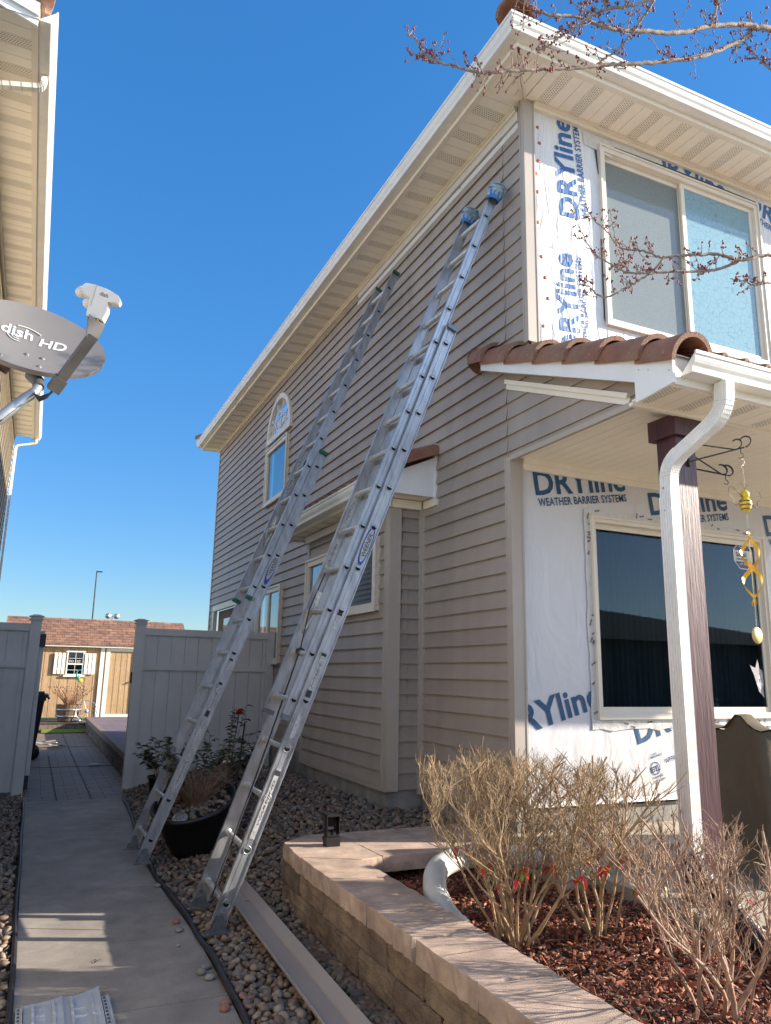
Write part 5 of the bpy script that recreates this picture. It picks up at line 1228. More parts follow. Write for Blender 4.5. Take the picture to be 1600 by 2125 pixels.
for i, (dx, dy, a, hl, nm) in enumerate(((.0, .0, .2, .26, 'longest weathered scrap board at the bottom of the low heap beside the bin'), (-.12, .35, -.5, .20, 'pale vinyl offcut at the back of the low scrap heap'), (.14, -.3, .6, .18, 'brown board sticking out to the right of the scrap heap'), (-.05, -.15, -.3, .22, 'pale offcut lying across the front of the scrap heap'), (.03, .15, .9, .15, 'short board on top of the scrap heap'))):
    q = MB(); c = (.42+dx, 16.4+dy, .03+i*.019); q.obox(c, (math.cos(a), math.sin(a), rr.uniform(-.12, .12)), (-math.sin(a), math.cos(a), 0), (0, 0, 1), hl, rr.uniform(.03, .05), .008)
    tag(q.build('scrap_board', 'rust' if i % 2 == 0 else 'vinyl_fence'), nm, 'scrap', 'scrap boards heaped behind the gate')
q = MB(); q.blob((1.06, 13.2, .02), (.10, .05, .02), 2, jit=.3); tag(q.build('crumpled_wrapper', 'peacock' if False else 'label'), 'small pale crumpled wrapper on the stamped path', 'litter')
pl_ = thing('street_lamp', (3.7, 60, 0), 'tall thin light pole far beyond the shed', 'lamp post')
q = MB(); q.tube([(3.7, 60, 0), (3.66, 60, 8.7)], [.07, .045], 8); q.build('pole', 'iron', pl_); q = MB(); q.box(3.62, 4.05, 59.92, 60.08, 8.64, 8.72); q.build('lamp_head', 'iron', pl_)
vl = thing('twin_floodlight', (2.02, 24, 0), 'white pole with twin round lamps rising behind the shed roof', 'lamp')
q = MB(); q.tube([(2.02, 24, 0), (2.02, 24, 3.06)], .02, 6); q.tube([(1.90, 24, 3.06), (2.14, 24, 3.06)], .015, 6); q.build('pole', 'shedwhite', vl)
for x in (1.90, 2.14): q = MB(); q.lathe([(0, -.05), (.05, -.05), (.085, .03), (.0, .03)], (x, 23.97, 3.06), 14, axis=(0, -1, 0)); q.build('lamp', 'galv', vl)

# ================================================================== LEFT NEIGHBOUR HOUSE
LX = -.81; LO = -.445
nb = thing('neighbour_house', (LX, 10, 0), 'pale sided neighbouring house along the left edge with white gutter', 'house')
q = MB(); siding(q, (LX, 0, 0), (0, 1, 0), (1, 0, 0), 5.6, 15.95, .3, 5.99, [], e=.11); siding(q, (0, 15.97, 0), (1, 0, 0), (0, 1, 0), -6, LX, .3, 5.99, [], e=.11)
siding(q, (LX, 0, 0), (0, 1, 0), (1, 0, 0), .5, 5.6, .3, 2.6, [], e=.11); q.build('siding_wall', 'siding_left', nb)
q = MB(); q.box(LX-.01, LX+.02, 15.93, 15.99, .2, 5.99); q.build('corner_post', 'siding_left', nb)
q = MB(); q.box(LX-3, LX-.02, .5, 15.9, 0, .32); q.box(-6, LX-.03, 5.5, 15.9, 0, 5.9); q.build('foundation', 'foundation', nb)
q = MB(); sv = MB(); soffit_strips(q, sv, 'y', 5.12, 15.96, LX, LO-.03, ZS, phase=1); q.build('soffit', 'soffit', nb); sv.build('soffit_vent', 'slot', nb)
q = MB(); q.box(LO-.018, LO, 5.08, 16.1, ZS-.012, ZS+.16); q.box(LO-.045, LO-.018, 5.1, 16.1, ZS-.012, ZS-.002); q.box(LX-.0, LX+.04, 5.6, 15.96, ZS-.055, ZS-.001); q.build('fascia', 'cream', nb)
q = MB(); n = len(GP); A = [(LO+o, 5.10, ZS+.0+h) for o, h in GP]; B = [(LO+o, 16.2, ZS+.0+h) for o, h in GP]; q.add(A+B, [(i, n+i, n+i+1, i+1) for i in range(n-1)]); q.add(A, [tuple(range(n))]); q.add(B, [tuple(range(n))[::-1]]); q.build('gutter', 'gutter', nb)
# gable rake facing the street
sl_ = .30
q = MB()
for dz, y0, th in ((.0, 5.06, .10), (-.10, 5.09, .06)): q.prism([(LO+.0, ZS+.10+dz), (LO-3.5, ZS+.10+3.5*sl_+dz), (LO-3.5, ZS+.10+3.5*sl_+dz-th), (LO-.0, ZS+.10+dz-th)], (0, y0, 0), (1, 0, 0), (0, 0, 1), (0, 1, 0), .022)
q.prism([(LO, ZS-.012), (LO-.2, ZS-.012), (LO-.5, ZS+.12), (LO, ZS+.12)], (0, 5.082, 0), (1, 0, 0), (0, 0, 1), (0, 1, 0), .018)
q.build('rake_board', 'white', nb)
q = MB(); q.quad((LO+.03, 5.05, ZS+.115), (LO+.03, 16.2, ZS+.115), (LO-4, 16.2, ZS+.115+4.03*sl_), (LO-4, 5.05, ZS+.115+4.03*sl_)); q.build('roof', 'tile_pale', nb)
q = MB()
for k in range(8): a = LO+.06-k*.42; barrel(q, (a, 5.10, ZS+.155+(LO+.06-a)*sl_), (a-.46, 5.10, ZS+.14+(LO+.52-a)*sl_), .115, .10, (0, 0, 1), n=12)
for k in range(40): y = 5.5+k*.26; barrel(q, (LO+.04, y, ZS+.13), (LO-.3, y, ZS+.13+.34*sl_), .075, .07, (0, 0, 1), n=6)
q.build('rake_tile', ['tile_pale', 'tile_edge'], nb)
q = MB()      # stucco/siding gable infill
q.quad((LO-.02, 5.62, 6.02), (-6, 5.62, 6.02), (-6, 5.62, 7.5), (LO-.02, 5.62, 6.1)); q.quad((LX, 5.6, 2.6), (-6, 5.6, 2.6), (-6, 5.6, 5.9), (LX, 5.6, 5.9)); q.build('gable_wall', 'siding_left', nb)
def spout_left(y, zt_, zb_, far):
    q = MB(); a = Vector((LO+.05, y, ZS+.02)); b_ = Vector((LO+.05, y, ZS-.10)); c = Vector((LX+.06, y, ZS-.20)); d = Vector((LX+.06, y, zb_))
    rect_tube(q, [a]+bend(a, b_, c, 6, .055)+bend(b_, c, d, 6, .055)+[d], .026, .020, side=(0, 1, 0)); r = q.build('downspout', 'spout', nb)
    q = MB()
    el = bend(a, b_, c, 6, .055)
    for i in range(1, 6): t = (el[i+1]-el[i]).normalized(); s_ = Vector((0, 1, 0)); q.obox(el[i], s_, t.cross(s_), t, .0275, .0215, .0012)
    for z_ in (.08, .16, .24, .30): p = Vector(b_).lerp(c, z_/.38); t = (c-b_).normalized(); q.obox(p, (0, 1, 0), t.cross(Vector((0, 1, 0))), t, .027, .021, .001)
    q.build('elbow_crimp', 'rust' if not far else 'spout', r)
spout_left(5.66, 0, 3.2, False)
spout_left(16.0, 0, .1, True)
# small awning tiles on the wall behind the dish
q = MB()
for k in range(3): barrel(q, (LX+.02+k*.0, 7.3+k*.0, 4.30-k*.0), (LX+.30, 7.3, 4.16), .11, .12, (0, 0, 1), n=10)
q.box(LX, LX+.26, 7.22, 7.6, 4.02, 4.10); q.build('wall_awning_tile', ['tile_pale', 'tile_edge'], nb)

# ================================================================== SATELLITE DISH
dz = thing('satellite_dish', (-.4, 3.2, 2.5), 'grey satellite dish with cream receiver head on an arm, bolted to the left house', 'satellite dish')
dc = Vector((-.148, 3.25, 2.852)); a1 = Vector((.2963, .0275, -.0306)); a2 = Vector((.0070, .1443, .1969)); RA, RB = a1.length, a2.length
a1.normalize(); a2.normalize(); dn = Vector((.135, -.802, .582)).normalized()
def dpt(u, v): r2_ = u*u+v*v; return dc+a1*u*RA+a2*v*RB-dn*(.05*(1-r2_))
q = MB(); NR, NA = 8, 48; vs = [dpt(0, 0)]
for i in range(1, NR+1):
    for j in range(NA): t = 6.2832*j/NA; vs.append(dpt(math.cos(t)*i/NR, math.sin(t)*i/NR))
fs = [(0, 1+j, 1+(j+1) % NA) for j in range(NA)]
for i in range(NR-1): fs += [(1+i*NA+j, 1+(i+1)*NA+j, 1+(i+1)*NA+(j+1) % NA, 1+i*NA+(j+1) % NA) for j in range(NA)]
q.add(vs, fs, 0, True); bk = [Vector(v)-dn*.012 for v in vs]; q.add(bk, [f[::-1] for f in fs], 0, True)
e0 = 1+(NR-1)*NA; rim = [vs[e0+j] for j in range(NA)]; rb_ = [dc+(p-dc)*1.0-dn*.022 for p in rim]
q.add(rim+rb_, [(j, (j+1) % NA, NA+(j+1) % NA, NA+j) for j in range(NA)], 0, True); rf_ = q.build('reflector', 'dish', dz)
def dtext(mb, body, u, v, H, bold, shear=0, sx=1.0, flip=False):
    vf = text2d(body, H/.73, bold=bold, shear=shear, sx=sx); o = len(mb.v); vv = []
    # map through the bowl
    V_, F_ = vf; P = []
    for x, y in V_: P.append(Vector(dpt(u+x/RA, v+y/RB))+dn*.0025)
    mb.add(P, F_)
q = MB(); dtext(q, 'dish', -.40, .16, .064, .0012, sx=.92); dtext(q, 'HD', .10, .07, .056, .0016, shear=.12, sx=.98)
for r_, e0_ in ((.045, .0), (.03, 0), (.018, 0)):
    pts = [dpt(-.16+math.cos(a_)*r_/RA, .20+math.sin(a_)*r_/RB)+dn*.003 for a_ in [3.5+.2*i for i in range(8)]]; q.tube(pts, .0022, 4)
q.tube([dpt(-.20+.045*i, .44+.05*math.sin(i*.42)-.012*i)+dn*.003 for i in range(8)], .003, 4); q.build('logo', 'pale', rf_)
q = MB()
for u, v in ((.0, -.33), (.20, -.33), (.18, -.72), (-.3, -.72)): q.lathe([(0, .004), (.008, .003), (.010, 0)], dpt(u, v)+dn*.002, 10, axis=tuple(dn))
q.build('bolt', 'dish', rf_)
# arm and receiver head (positions along the view of the photograph, real depths)
Alo = Vector((-.024, 3.05, 2.598)); Ahi = Vector((.073, 2.95, 2.762))
d = (Ahi-Alo).normalized(); s_ = Vector((1, .1, 0)); s_ = (s_-d*s_.dot(d)).normalized(); u_ = d.cross(s_)
q = MB(); q.obox((Alo+Ahi)/2, s_, u_, d, .018, .024, (Ahi-Alo).length/2+.015); q.obox(Alo-d*.01, s_, u_, d, .024, .028, .03); q.build('arm', 'dishdark', dz)
q = MB(); T = Ahi+d*.0; q.add([T+s_*x*.022+u_*y*.024 for x, y in ((-1, -1), (1, -1), (1, 1), (-1, 1))]+[T+Vector((.012, -.02, .075))+s_*x*.034+u_*y*.028 for x, y in ((-1, -1), (1, -1), (1, 1), (-1, 1))], [(3, 2, 1, 0), (0, 1, 5, 4), (1, 2, 6, 5), (2, 3, 7, 6), (3, 0, 4, 7), (4, 5, 6, 7)]); q.build('bracket', 'dish', dz)
hd = Vector((.089, 2.92, 2.910))
HR = (r2*.95-u2*.24+fw*.10).normalized(); HN = -fw+u2*.15; HN = (HN-HR*HN.dot(HR)).normalized(); HU = HR.cross(HN)
if HU.z < 0: HU = -HU
q = MB(); prof = [(-.028, -.075), (.034, -.075), (.040, -.035), (.036, .0), (.072, .006), (.076, .020), (.066, .036), (.02, .050), (-.03, .054), (-.062, .052), (-.072, .042), (-.074, .020), (-.060, .006), (-.036, .002)]
q.prism([(x*1.0, y*1.0) for x, y in prof], hd+HN*.018, HR, HU, -HN, .045, smooth=False); hh = q.build('receiver_head', 'lnb', dz)
q = MB(); q.obox(hd+HN*.0185-HR*.022+HU*.01, (HR+HU*-.25).normalized(), HU, HN, .0007, .044, .0008); put_text(q, text2d('dish', .022, bold=.0006), hd+HN*.0186-HR*.004+HU*.018, HR, HU, rot=-.1); q.build('moulding_line', 'dish', hh)
for x, y in ((-.085, .030), (-.046, -.006)):
    q = MB(); c = hd+HR*x+HU*y-HN*.03; ax = (-HN*.8-HR*.45).normalized(); q.lathe([(0, -.02), (.017, -.02), (.017, .0), (.022, .004), (.022, .022), (.018, .028), (0, .028)], c, 16, axis=tuple(ax)); q.build('feed_horn', 'lnb', dz)
for x in (-.018, .018): q = MB(); q.lathe([(0, 0), (.004, 0), (.004, .012), (0, .012)], hd+HR*x-HU*.083+HN*.012, 8, axis=tuple(HN)); q.build('connector', 'brass', dz)
q = MB(); q.tube([(-.096, 3.14, 2.600), (-.105, 3.14, 2.575), (-.14, 3.12, 2.531), (-.213, 3.10, 2.433), (-.33, 3.10, 2.34), (-.50, 3.10, 2.25), (-.80, 3.1, 2.12)], [.018, .020, .022, .023, .024, .024, .024], 12); q.lathe([(0, -.005), (.06, -.005), (.06, .005), (0, .005)], (-.785, 3.1, 2.125), 16, axis=(1, 0, 0)); q.build('mast', 'galv', dz)
q = MB(); q.tube([(-.096, 3.14, 2.595), (-.10, 3.17, 2.63), (-.13, 3.25, 2.68)], [.022, .024, .026], 12); q.build('mount_clamp', 'dishdark', dz)
q = MB()
for k in range(3): q.tube([Alo+Vector((-.01, .01*k, -.02)), (-.05-.006*k, 3.05, 2.545-.010*k), (-.085, 3.08, 2.535-.008*k), (-.11, 3.12, 2.56), (-.15, 3.10, 2.50), (-.22, 3.08, 2.405), (-.35, 3.08, 2.30)], .0042, 6)
q.build('cable', 'rope', dz)

# ================================================================== POTS AND PLANTS
def leaf(q, p, d, L, w_, mi=0, fold=.25, rr=random):
    d = Vector(d).normalized(); s_ = d.cross(Vector((rr.uniform(-.4, .4), rr.uniform(-.4, .4), 1))).normalized(); u = s_.cross(d); p = Vector(p)
    q.add([p, p+d*L*.35+s_*w_*.5+u*w_*fold, p+d*L*.75+s_*w_*.32+u*w_*fold*.6-Vector((0, 0, L*.08)), p+d*L-Vector((0, 0, L*.18)), p+d*L*.75-s_*w_*.32+u*w_*fold*.6-Vector((0, 0, L*.08)), p+d*L*.35-s_*w_*.5+u*w_*fold, p+d*L*.5], [(0, 1, 6), (1, 2, 6), (2, 3, 6), (3, 4, 6), (4, 5, 6), (5, 0, 6)], mi, True)
ax_ = Vector((-.25, -.24, .93)).normalized()
bc_ = Vector((1.44, 6.66, .02))
pt = thing('plant_pot', (1.40, 6.60, .02), 'large wide black plastic pot tilting in the river rock between the ladders', 'plant pot')
q = MB(); q.lathe([(0, 0), (.20, 0), (.235, .05), (.325, .44), (.342, .445), (.352, .465), (.342, .48), (.322, .475), (.312, .41), (0, .41)], bc_, 40, axis=tuple(ax_)); q.build('pot_body', 'black', pt)
rc_ = bc_+ax_*.415
n_ = 240; th = rng.uniform(0, 6.28, n_); rd = .29*np.sqrt(rng.uniform(0, 1, n_)); e1_ = ax_.cross(Vector((0, 1, 0))).normalized(); e2_ = ax_.cross(e1_)
P = np.array([list(rc_+e1_*float(rd[i]*math.cos(th[i]))+e2_*float(rd[i]*math.sin(th[i]))) for i in range(n_)]); 
o = scatter(P, rng.uniform(.014, .026, n_), rng, 1, PAL, 'pot_gravel', 'stone', parent=pt, kind='stuff')
q = tuft(rc_+Vector((.02, .03, 0)), 230, .34, .28, .0024, 11, twist=.6); q.build('dry_grass', 'twig_red', pt)
q = tuft(rc_+Vector((-.02, .05, 0)), 60, .22, .30, .004, 12, tip=.006, twist=.8); q.build('dry_stems', 'leaf_dry', pt)
def leafy(base, n_, h, spread, seed, m1='leaf', L=.05, parent=None, lm='leafy_stems', dens=9):
    q = MB(); ql = MB(); rr = random.Random(seed)
    for i in range(n_):
        a = rr.uniform(0, 6.283); d = Vector((math.cos(a), math.sin(a), 0)); H = h*rr.uniform(.5, 1); pts = []; p = Vector(base)+d*spread*.15
        for j in range(7): u = j/6; pts.append(p+d*spread*rr.uniform(.85, 1.1)*u**1.3+Vector((rr.uniform(-.012, .012), rr.uniform(-.012, .012), H*u)))
        q.tube(pts, [.005*(1-.6*j/6) for j in range(7)], 5, caps=False)
        for k in range(dens):
            u = rr.uniform(.3, 1.0)*5.99; j = int(u); pp = pts[j].lerp(pts[j+1], u-j); b = rr.uniform(0, 6.283)
            leaf(ql, pp, (math.cos(b), math.sin(b), rr.uniform(-.2, .7)), L*rr.uniform(.6, 1.2), L*.55, rr=rr)
    q.build('stem', 'twig_red', parent); ql.build('foliage', m1, parent)
leafy(rc_+Vector((.02, .12, 0)), 16, .58, .26, 21, parent=pt, dens=30, L=.068)
sl_t = thing('solar_light', tuple(rc_+e1_*.0+Vector((-.10, -.20, .05))), 'round silver solar light lying in the big black pot', 'garden light')
q = MB(); c = rc_+Vector((-.15, -.19, -.055)); q.lathe([(0, 0), (.062, 0), (.066, .008), (.060, .018), (.052, .020), (.0, .020)], c, 28, axis=(-.25, -.35, .9)); q.build('light_body', 'galv', sl_t)
q = MB(); 
for i in range(8): q.lathe([(0, .0215), (.006, .0215), (.007, .020)], c+Vector((.034*math.cos(i*.785), .034*math.sin(i*.785), .026*math.cos(i*.785)*.28+.026*math.sin(i*.785)*.4)), 8, axis=(-.25, -.35, .9))
q.build('led', 'ink', sl_t)
p2 = thing('plant_pot', (1.50, 9.5, .08), 'small black nursery pot against the vinyl fence', 'plant pot')
q = MB(); c = Vector((1.49, 9.35, .02)); q.lathe([(0, 0), (.105, 0), (.145, .26), (.158, .262), (.16, .285), (.148, .287), (.14, .25), (0, .25)], c, 28); q.build('pot_body', 'black', p2)
leafy(c+Vector((0, 0, .25)), 14, .52, .26, 31, parent=p2, dens=22, L=.085)
rs = thing('rose_bush', (1.95, 8.2, .2), 'leafy rose with one red bloom behind the big pot', 'rose')
leafy((1.92, 8.1, .2), 9, .98, .26, 41, parent=rs, dens=24, L=.075)
leafy((2.12, 8.3, .2), 5, .95, .22, 42, parent=rs, dens=20, L=.10)
q = MB(); fp = Vector((1.985, 7.85, 1.09))
for k in range(5):
    for j in range(5): a = j*1.257+k*.6; r_ = .012+.006*k; leaf(q, fp+Vector((math.cos(a)*r_*.5, math.sin(a)*r_*.5, -.006*k)), (math.cos(a)*(.3+.2*k), math.sin(a)*(.3+.2*k), 1.0-.12*k), .040, .042, fold=.3)
q.build('bloom', 'leaf_red', rs); q = MB(); q.tube([(1.96, 8.1, .2), (1.97, 7.98, .7), fp], .005, 6); q.build('stem', 'leaf', rs)
st = MB(); st.tube([(1.86, 7.55, .15), (1.985, 7.75, .55), (2.05, 7.86, .98)], .008, 6); tag(st.build('garden_stake', 'iron'), 'thin black plant stake leaning behind the big pot', 'stake')
q = MB(); q.blob((1.93, 7.7, .36), (.04, .03, .07), 2); tag(q.build('stake_lamp', 'black'), 'small dark solar lamp lying against the black stake', 'garden light')

# ================================================================== THINGS ON THE GROUND
q = MB()      # long bent flashing strip
A = Vector((1.385, 5.42, .085)); B = Vector((1.30, 2.6, .085)); d = (B-A); L = d.length; d.normalize(); s_ = Vector((0, 0, 1)).cross(d).normalized()
if s_.x < 0: s_ = -s_
prof = [(-.075, .012), (-.075, .0), (-.072, -.002), (.025, .0), (.027, .004), (.030, .008), (.078, .040), (.080, .038), (.033, .004), (.029, -.003), (-.077, -.005), (-.079, .010)]
q.prism(prof, A, s_, (0, 0, 1), d, L); tag(q.build('metal_flashing', 'flash'), 'long bent taupe metal flashing strip lying on the river rock by the block wall', 'flashing')
sd = thing('siding_offcut', (.28, 3.8, 0), 'stack of pale vinyl siding offcuts at the bottom left on the concrete path', 'siding offcut')
q = MB()
for k, (x0, x1, hp, y1) in enumerate(((.125, .285, .010, 4.10), (.285, .445, .018, 4.13))):
    n = 10
    def zc(t): return .012+hp*t**2.2
    for (ya, yb) in ((2.4, y1-.10), ):
        vs = [(x0+(x1-x0)*i/n, ya, zc(i/n)) for i in range(n+1)]+[(x0+(x1-x0)*i/n, y1-.02+.03*(i/n)**2, zc(i/n)+.0) for i in range(n+1)]
        q.add(vs, [(i, i+1, n+2+i, n+1+i) for i in range(n)], 0, True); q.add([(a_, b_, c_-.002) for a_, b_, c_ in vs], [(i+1, i, n+1+i, n+2+i) for i in range(n)], 0, True)
    for xr_ in (x0+.03, x1-.045): q.box(xr_, xr_+.012, 2.4, y1-.05, .012, .026)
    q.box(x1-.004, x1, 2.4, y1-.02, .004, zc(1))
q.build('bent_panel', 'panel_grey', sd)
q = MB()
for x0, x1 in ((.093, .12), (.452, .485)):
    q.box(x0, x1, 2.4, 4.04, .016, .020)
    q.box(x0+.022, x0+.026, 2.4, 4.04, .006, .026)
q.build('nail_hem', 'panel_grey', sd); q = MB()
for x0 in (.098, .457):
    q = MB()
    for j in range(42): q.box(x0, x0+.010, 2.45+j*.038, 2.45+j*.038+.022, .0198, .0212)
    q.build('nail_slot', 'slot', sd)
# small measuring device standing on the cap stones
dv = thing('laser_level', (1.865, 4.80, .42), 'small black box with upright clear visor standing on the cap stones', 'laser level')
q = MB(); cx, cy = 1.862, 4.80; q.box(cx-.046, cx+.046, cy-.035, cy+.035, .42, .455); q.box(cx-.050, cx+.050, cy-.038, cy+.038, .455, .475); q.build('base', 'black', dv)
q = MB()
for x in (-.044, .040): q.box(cx+x, cx+x+.004, cy-.028, cy+.028, .475, .60)
q.box(cx-.044, cx+.044, cy-.030, cy+.030, .60, .612); q.box(cx-.040, cx+.040, cy+.026, cy+.030, .475, .60); q.build('housing', 'black', dv)
q = MB(); q.quad((cx-.040, cy-.028, .477), (cx+.040, cy-.028, .477), (cx+.040, cy-.028, .60), (cx-.040, cy-.028, .60)); q.build('visor', 'glass', dv)
q = MB(); q.box(cx-.02, cx+.02, cy+.018, cy+.024, .515, .530); q.build('tag', 'pale', dv); q = MB(); q.blob((cx-.02, cy, .495), (.014, .014, .014), 2); q.lathe([(0, 0), (.012, 0), (.012, .03), (0, .03)], (cx+.018, cy, .478), 12); q.build('mechanism', 'galv', dv)
# loose stones that rolled onto the path, seed pods
rr = random.Random(12)
spots = [(.965, 5.86, 'small loose grey stone near the rear ladder feet'), (.955, 5.02, 'pinkish loose stone at the path edge'), (.945, 4.86, 'loose stone furthest out on the slab by the edging'), (.90, 4.62, 'tiny lone pebble on the concrete'),
         (.94, 4.18, 'largest stone of the cluster on the concrete edge'), (.975, 4.24, 'dark stone at the back of the cluster on the concrete'), (.965, 4.10, 'pale stone at the front of the cluster on the concrete'), (.955, 3.72, 'reddish stone beside a joint on the path'), (.97, 3.78, 'grey stone touching the reddish one by the edging'), (.955, 3.42, 'dark pebble at the bottom of the photo on the path')]
V0, F0 = ico(2)
for i, (x, y, lb) in enumerate(spots):
    q = MB(); r_ = .022 if 'tiny' not in lb else .012; q.blob((x, y, r_*.55), (r_*1.25, r_, r_*.7), 2, jit=.2, seed=i); tag(q.build('loose_stone', 'clayrock' if ('red' in lb or 'pink' in lb) else 'foundation'), lb, 'stone', 'stones rolled onto the path')
q = MB()
for a in (.2, 2.4, 4.2): leaf(q, (.47, 4.55, .006), (math.cos(a), math.sin(a), .05), .03, .012, rr=rr)
tag(q.build('fallen_leaf', 'dirt'), 'dark three lobed seed pod lying alone on the concrete path', 'leaf')
# white corrugated drain
dp = thing('drain_pipe', (2.1, 3.75, .3), 'white corrugated drain pipe bending down from the porch into the mulch', 'drain pipe')
ctr = [Vector(p) for p in ((3.0, 4.12, .40), (2.65, 4.06, .455), (2.36, 3.98, .485), (2.13, 3.86, .47), (2.02, 3.70, .41), (2.00, 3.56, .34), (2.02, 3.44, .285))]
def spline(C_, n=60):
    out = []; C_ = [C_[0]*2-C_[1]]+C_+[C_[-1]*2-C_[-2]]
    for i in range(1, len(C_)-2):
        for j in range(n//(len(C_)-3)):
            t = j/(n//(len(C_)-3)); p0, p1, p2, p3 = C_[i-1:i+3]
            out.append(.5*((2*p1)+(-p0+p2)*t+(2*p0-5*p1+4*p2-p3)*t*t+(-p0+3*p1-3*p2+p3)*t*t*t))
    out.append(C_[-2]); return out
sp_ = spline(ctr, 150); q = MB(); q.tube(sp_, [.060+(.0045 if (i//1) % 2 else -.0015)*(1 if i < 60 else .6) for i in range(len(sp_))], 20, caps=False); q.tube(sp_[-30:], .052, 16, caps=False)
dp_ = q.build('pipe_bend', 'hose_white', dp)
q = MB(); q.tube([sp_[-8], sp_[-1]+(sp_[-1]-sp_[-8])*.3], [.067, .069], 20, caps=False); q.build('socket', 'hose_white', dp)
q = MB(); q.obox((1.945, 3.95, .36), (0, 1, 0), (1, 0, 0), (0, 0, 1), .30, .006, .010); tag(q.build('trim_strip', 'flash'), 'thin metal strip leaning along the inner side of the cap stones', 'metal strip')
# black corrugated hose from the downspout
bh = MB(); sp2 = spline([Vector(p) for p in ((3.152, 3.06, .64), (3.16, 3.04, .56), (3.22, 2.93, .44), (3.24, 2.80, .33), (3.18, 2.62, .29), (3.05, 2.45, .29))], 130)
bh.tube(sp2, [.050+(.006 if i % 4 < 2 else -.004) for i in range(len(sp2))], 18, caps=False); tag(bh.build('corrugated_hose', 'black'), 'black corrugated hose running from the downspout foot into the bushes', 'hose')
# olive furniture cover on the porch
cv = MB(); N = 14
base = [(3.97, 3.25), (4.9, 3.10), (5.0, 3.75), (4.05, 3.85)]
def cvp(u, v, z): 
    a_ = Vector((*base[0], 0)).lerp(Vector((*base[1], 0)), u); b_ = Vector((*base[3], 0)).lerp(Vector((*base[2], 0)), u); return a_.lerp(b_, v)
def topz(u, v): return 1.20+.10*math.exp(-((u-.06)**2+(v-.3)**2)*60)-.12*max(0, u-.1)+.012*math.sin(u*14+v*6)
ring = [(i/N, 0) for i in range(N)]+[(1, i/N) for i in range(N)]+[(1-i/N, 1) for i in range(N)]+[(0, 1-i/N) for i in range(N)]
K = len(ring); lv = 12; vs = []
cen = Vector((4.5, 3.5, 0))
for j in range(lv+1):
    t = j/lv
    for k_, (u, v) in enumerate(ring):
        p = cvp(u, v, 0); o = (p-cen).normalized(); zt_ = topz(u, v); z = .47+(zt_-.47)*t; w2 = .022*math.sin(k_*.9+t*2)*(1-t)+.02*math.sin(k_*.4+t*5); vs.append(p+o*(w2+.04*(1-t)**2-.02*t)+Vector((0, 0, z)))
fs = [(j*K+i, j*K+(i+1) % K, (j+1)*K+(i+1) % K, (j+1)*K+i) for j in range(lv) for i in range(K)]
cv.add(vs, fs, 0, True); g = 12; vt = [cvp(i/g, j/g, 0)+Vector((0, 0, topz(i/g, j/g)+.01)) for j in range(g+1) for i in range(g+1)]; cv.add(vt, [(j*(g+1)+i, j*(g+1)+i+1, (j+1)*(g+1)+i+1, (j+1)*(g+1)+i) for j in range(g) for i in range(g)], 0, True)
tag(cv.build('furniture_cover', 'cover'), 'dark olive cloth cover draped over porch furniture', 'furniture cover')
# plant brackets on the post
def curl(c, r_, du, dv, a0, a1, n=14): return [Vector(c)+Vector(du)*math.cos(a0+(a1-a0)*i/n)*r_+Vector(dv)*math.sin(a0+(a1-a0)*i/n)*r_ for i in range(n+1)]
def strap(q, pts, side, w_=.007, th=.003):
    pts = [Vector(p) for p in pts]; side = Vector(side).normalized(); vs = []
    for i, p in enumerate(pts):
        t = (pts[min(i+1, len(pts)-1)]-pts[max(i-1, 0)]).normalized(); nn = t.cross(side).normalized()
        vs += [p+side*w_+nn*th, p-side*w_+nn*th, p-side*w_-nn*th, p+side*w_-nn*th]
    q.add(vs, [(4*i+j, 4*i+(j+1) % 4, 4*i+4+(j+1) % 4, 4*i+4+j) for i in range(len(pts)-1) for j in range(4)]); q.add(vs[:4], [(3, 2, 1, 0)]); q.add(vs[-4:], [(0, 1, 2, 3)])
def bracket(A, E, up_, label, drop):
    A = Vector(A); E = Vector(E); d = (E-A).normalized(); side = d.cross(Vector((0, 0, 1))).normalized(); b_ = thing('plant_bracket', tuple(A), label, 'bracket', 'wrought iron plant brackets on the plum post')
    q = MB(); strap(q, [A, E-d*.05], side); strap(q, [A+Vector((0, 0, up_)), A.lerp(E, .72)], side, .004); 
    strap(q, curl(E-d*.045+Vector((0, 0, .032)), .032, d, (0, 0, 1), -1.57, 2.4), side); strap(q, curl(A.lerp(E, .74)+Vector((0, 0, .03)), .030, d, (0, 0, 1), -1.57, 2.2), side)
    q.obox(A+Vector((0, 0, up_/2)), side, Vector((0, 0, 1)), d, .010, abs(up_)/2+.03, .004); H0 = A.lerp(E, .80); q.tube([H0, H0-Vector((0, 0, .03))]+curl(H0-Vector((0, 0, .045))+d*.0, .014, d, (0, 0, 1), 1.57, -2.6), .0022, 6)
    q.build('iron_arm', 'iron', b_); return H0-Vector((0, 0, .06))
hk = bracket((3.430, 3.143, 2.775), (3.655, 2.875, 2.838), .115, 'upper iron plant bracket holding the bee spinner', 0)
bracket((3.497, 3.24, 2.775), (3.745, 3.09, 2.708), .11, 'lower iron plant bracket with an empty hook', 0)
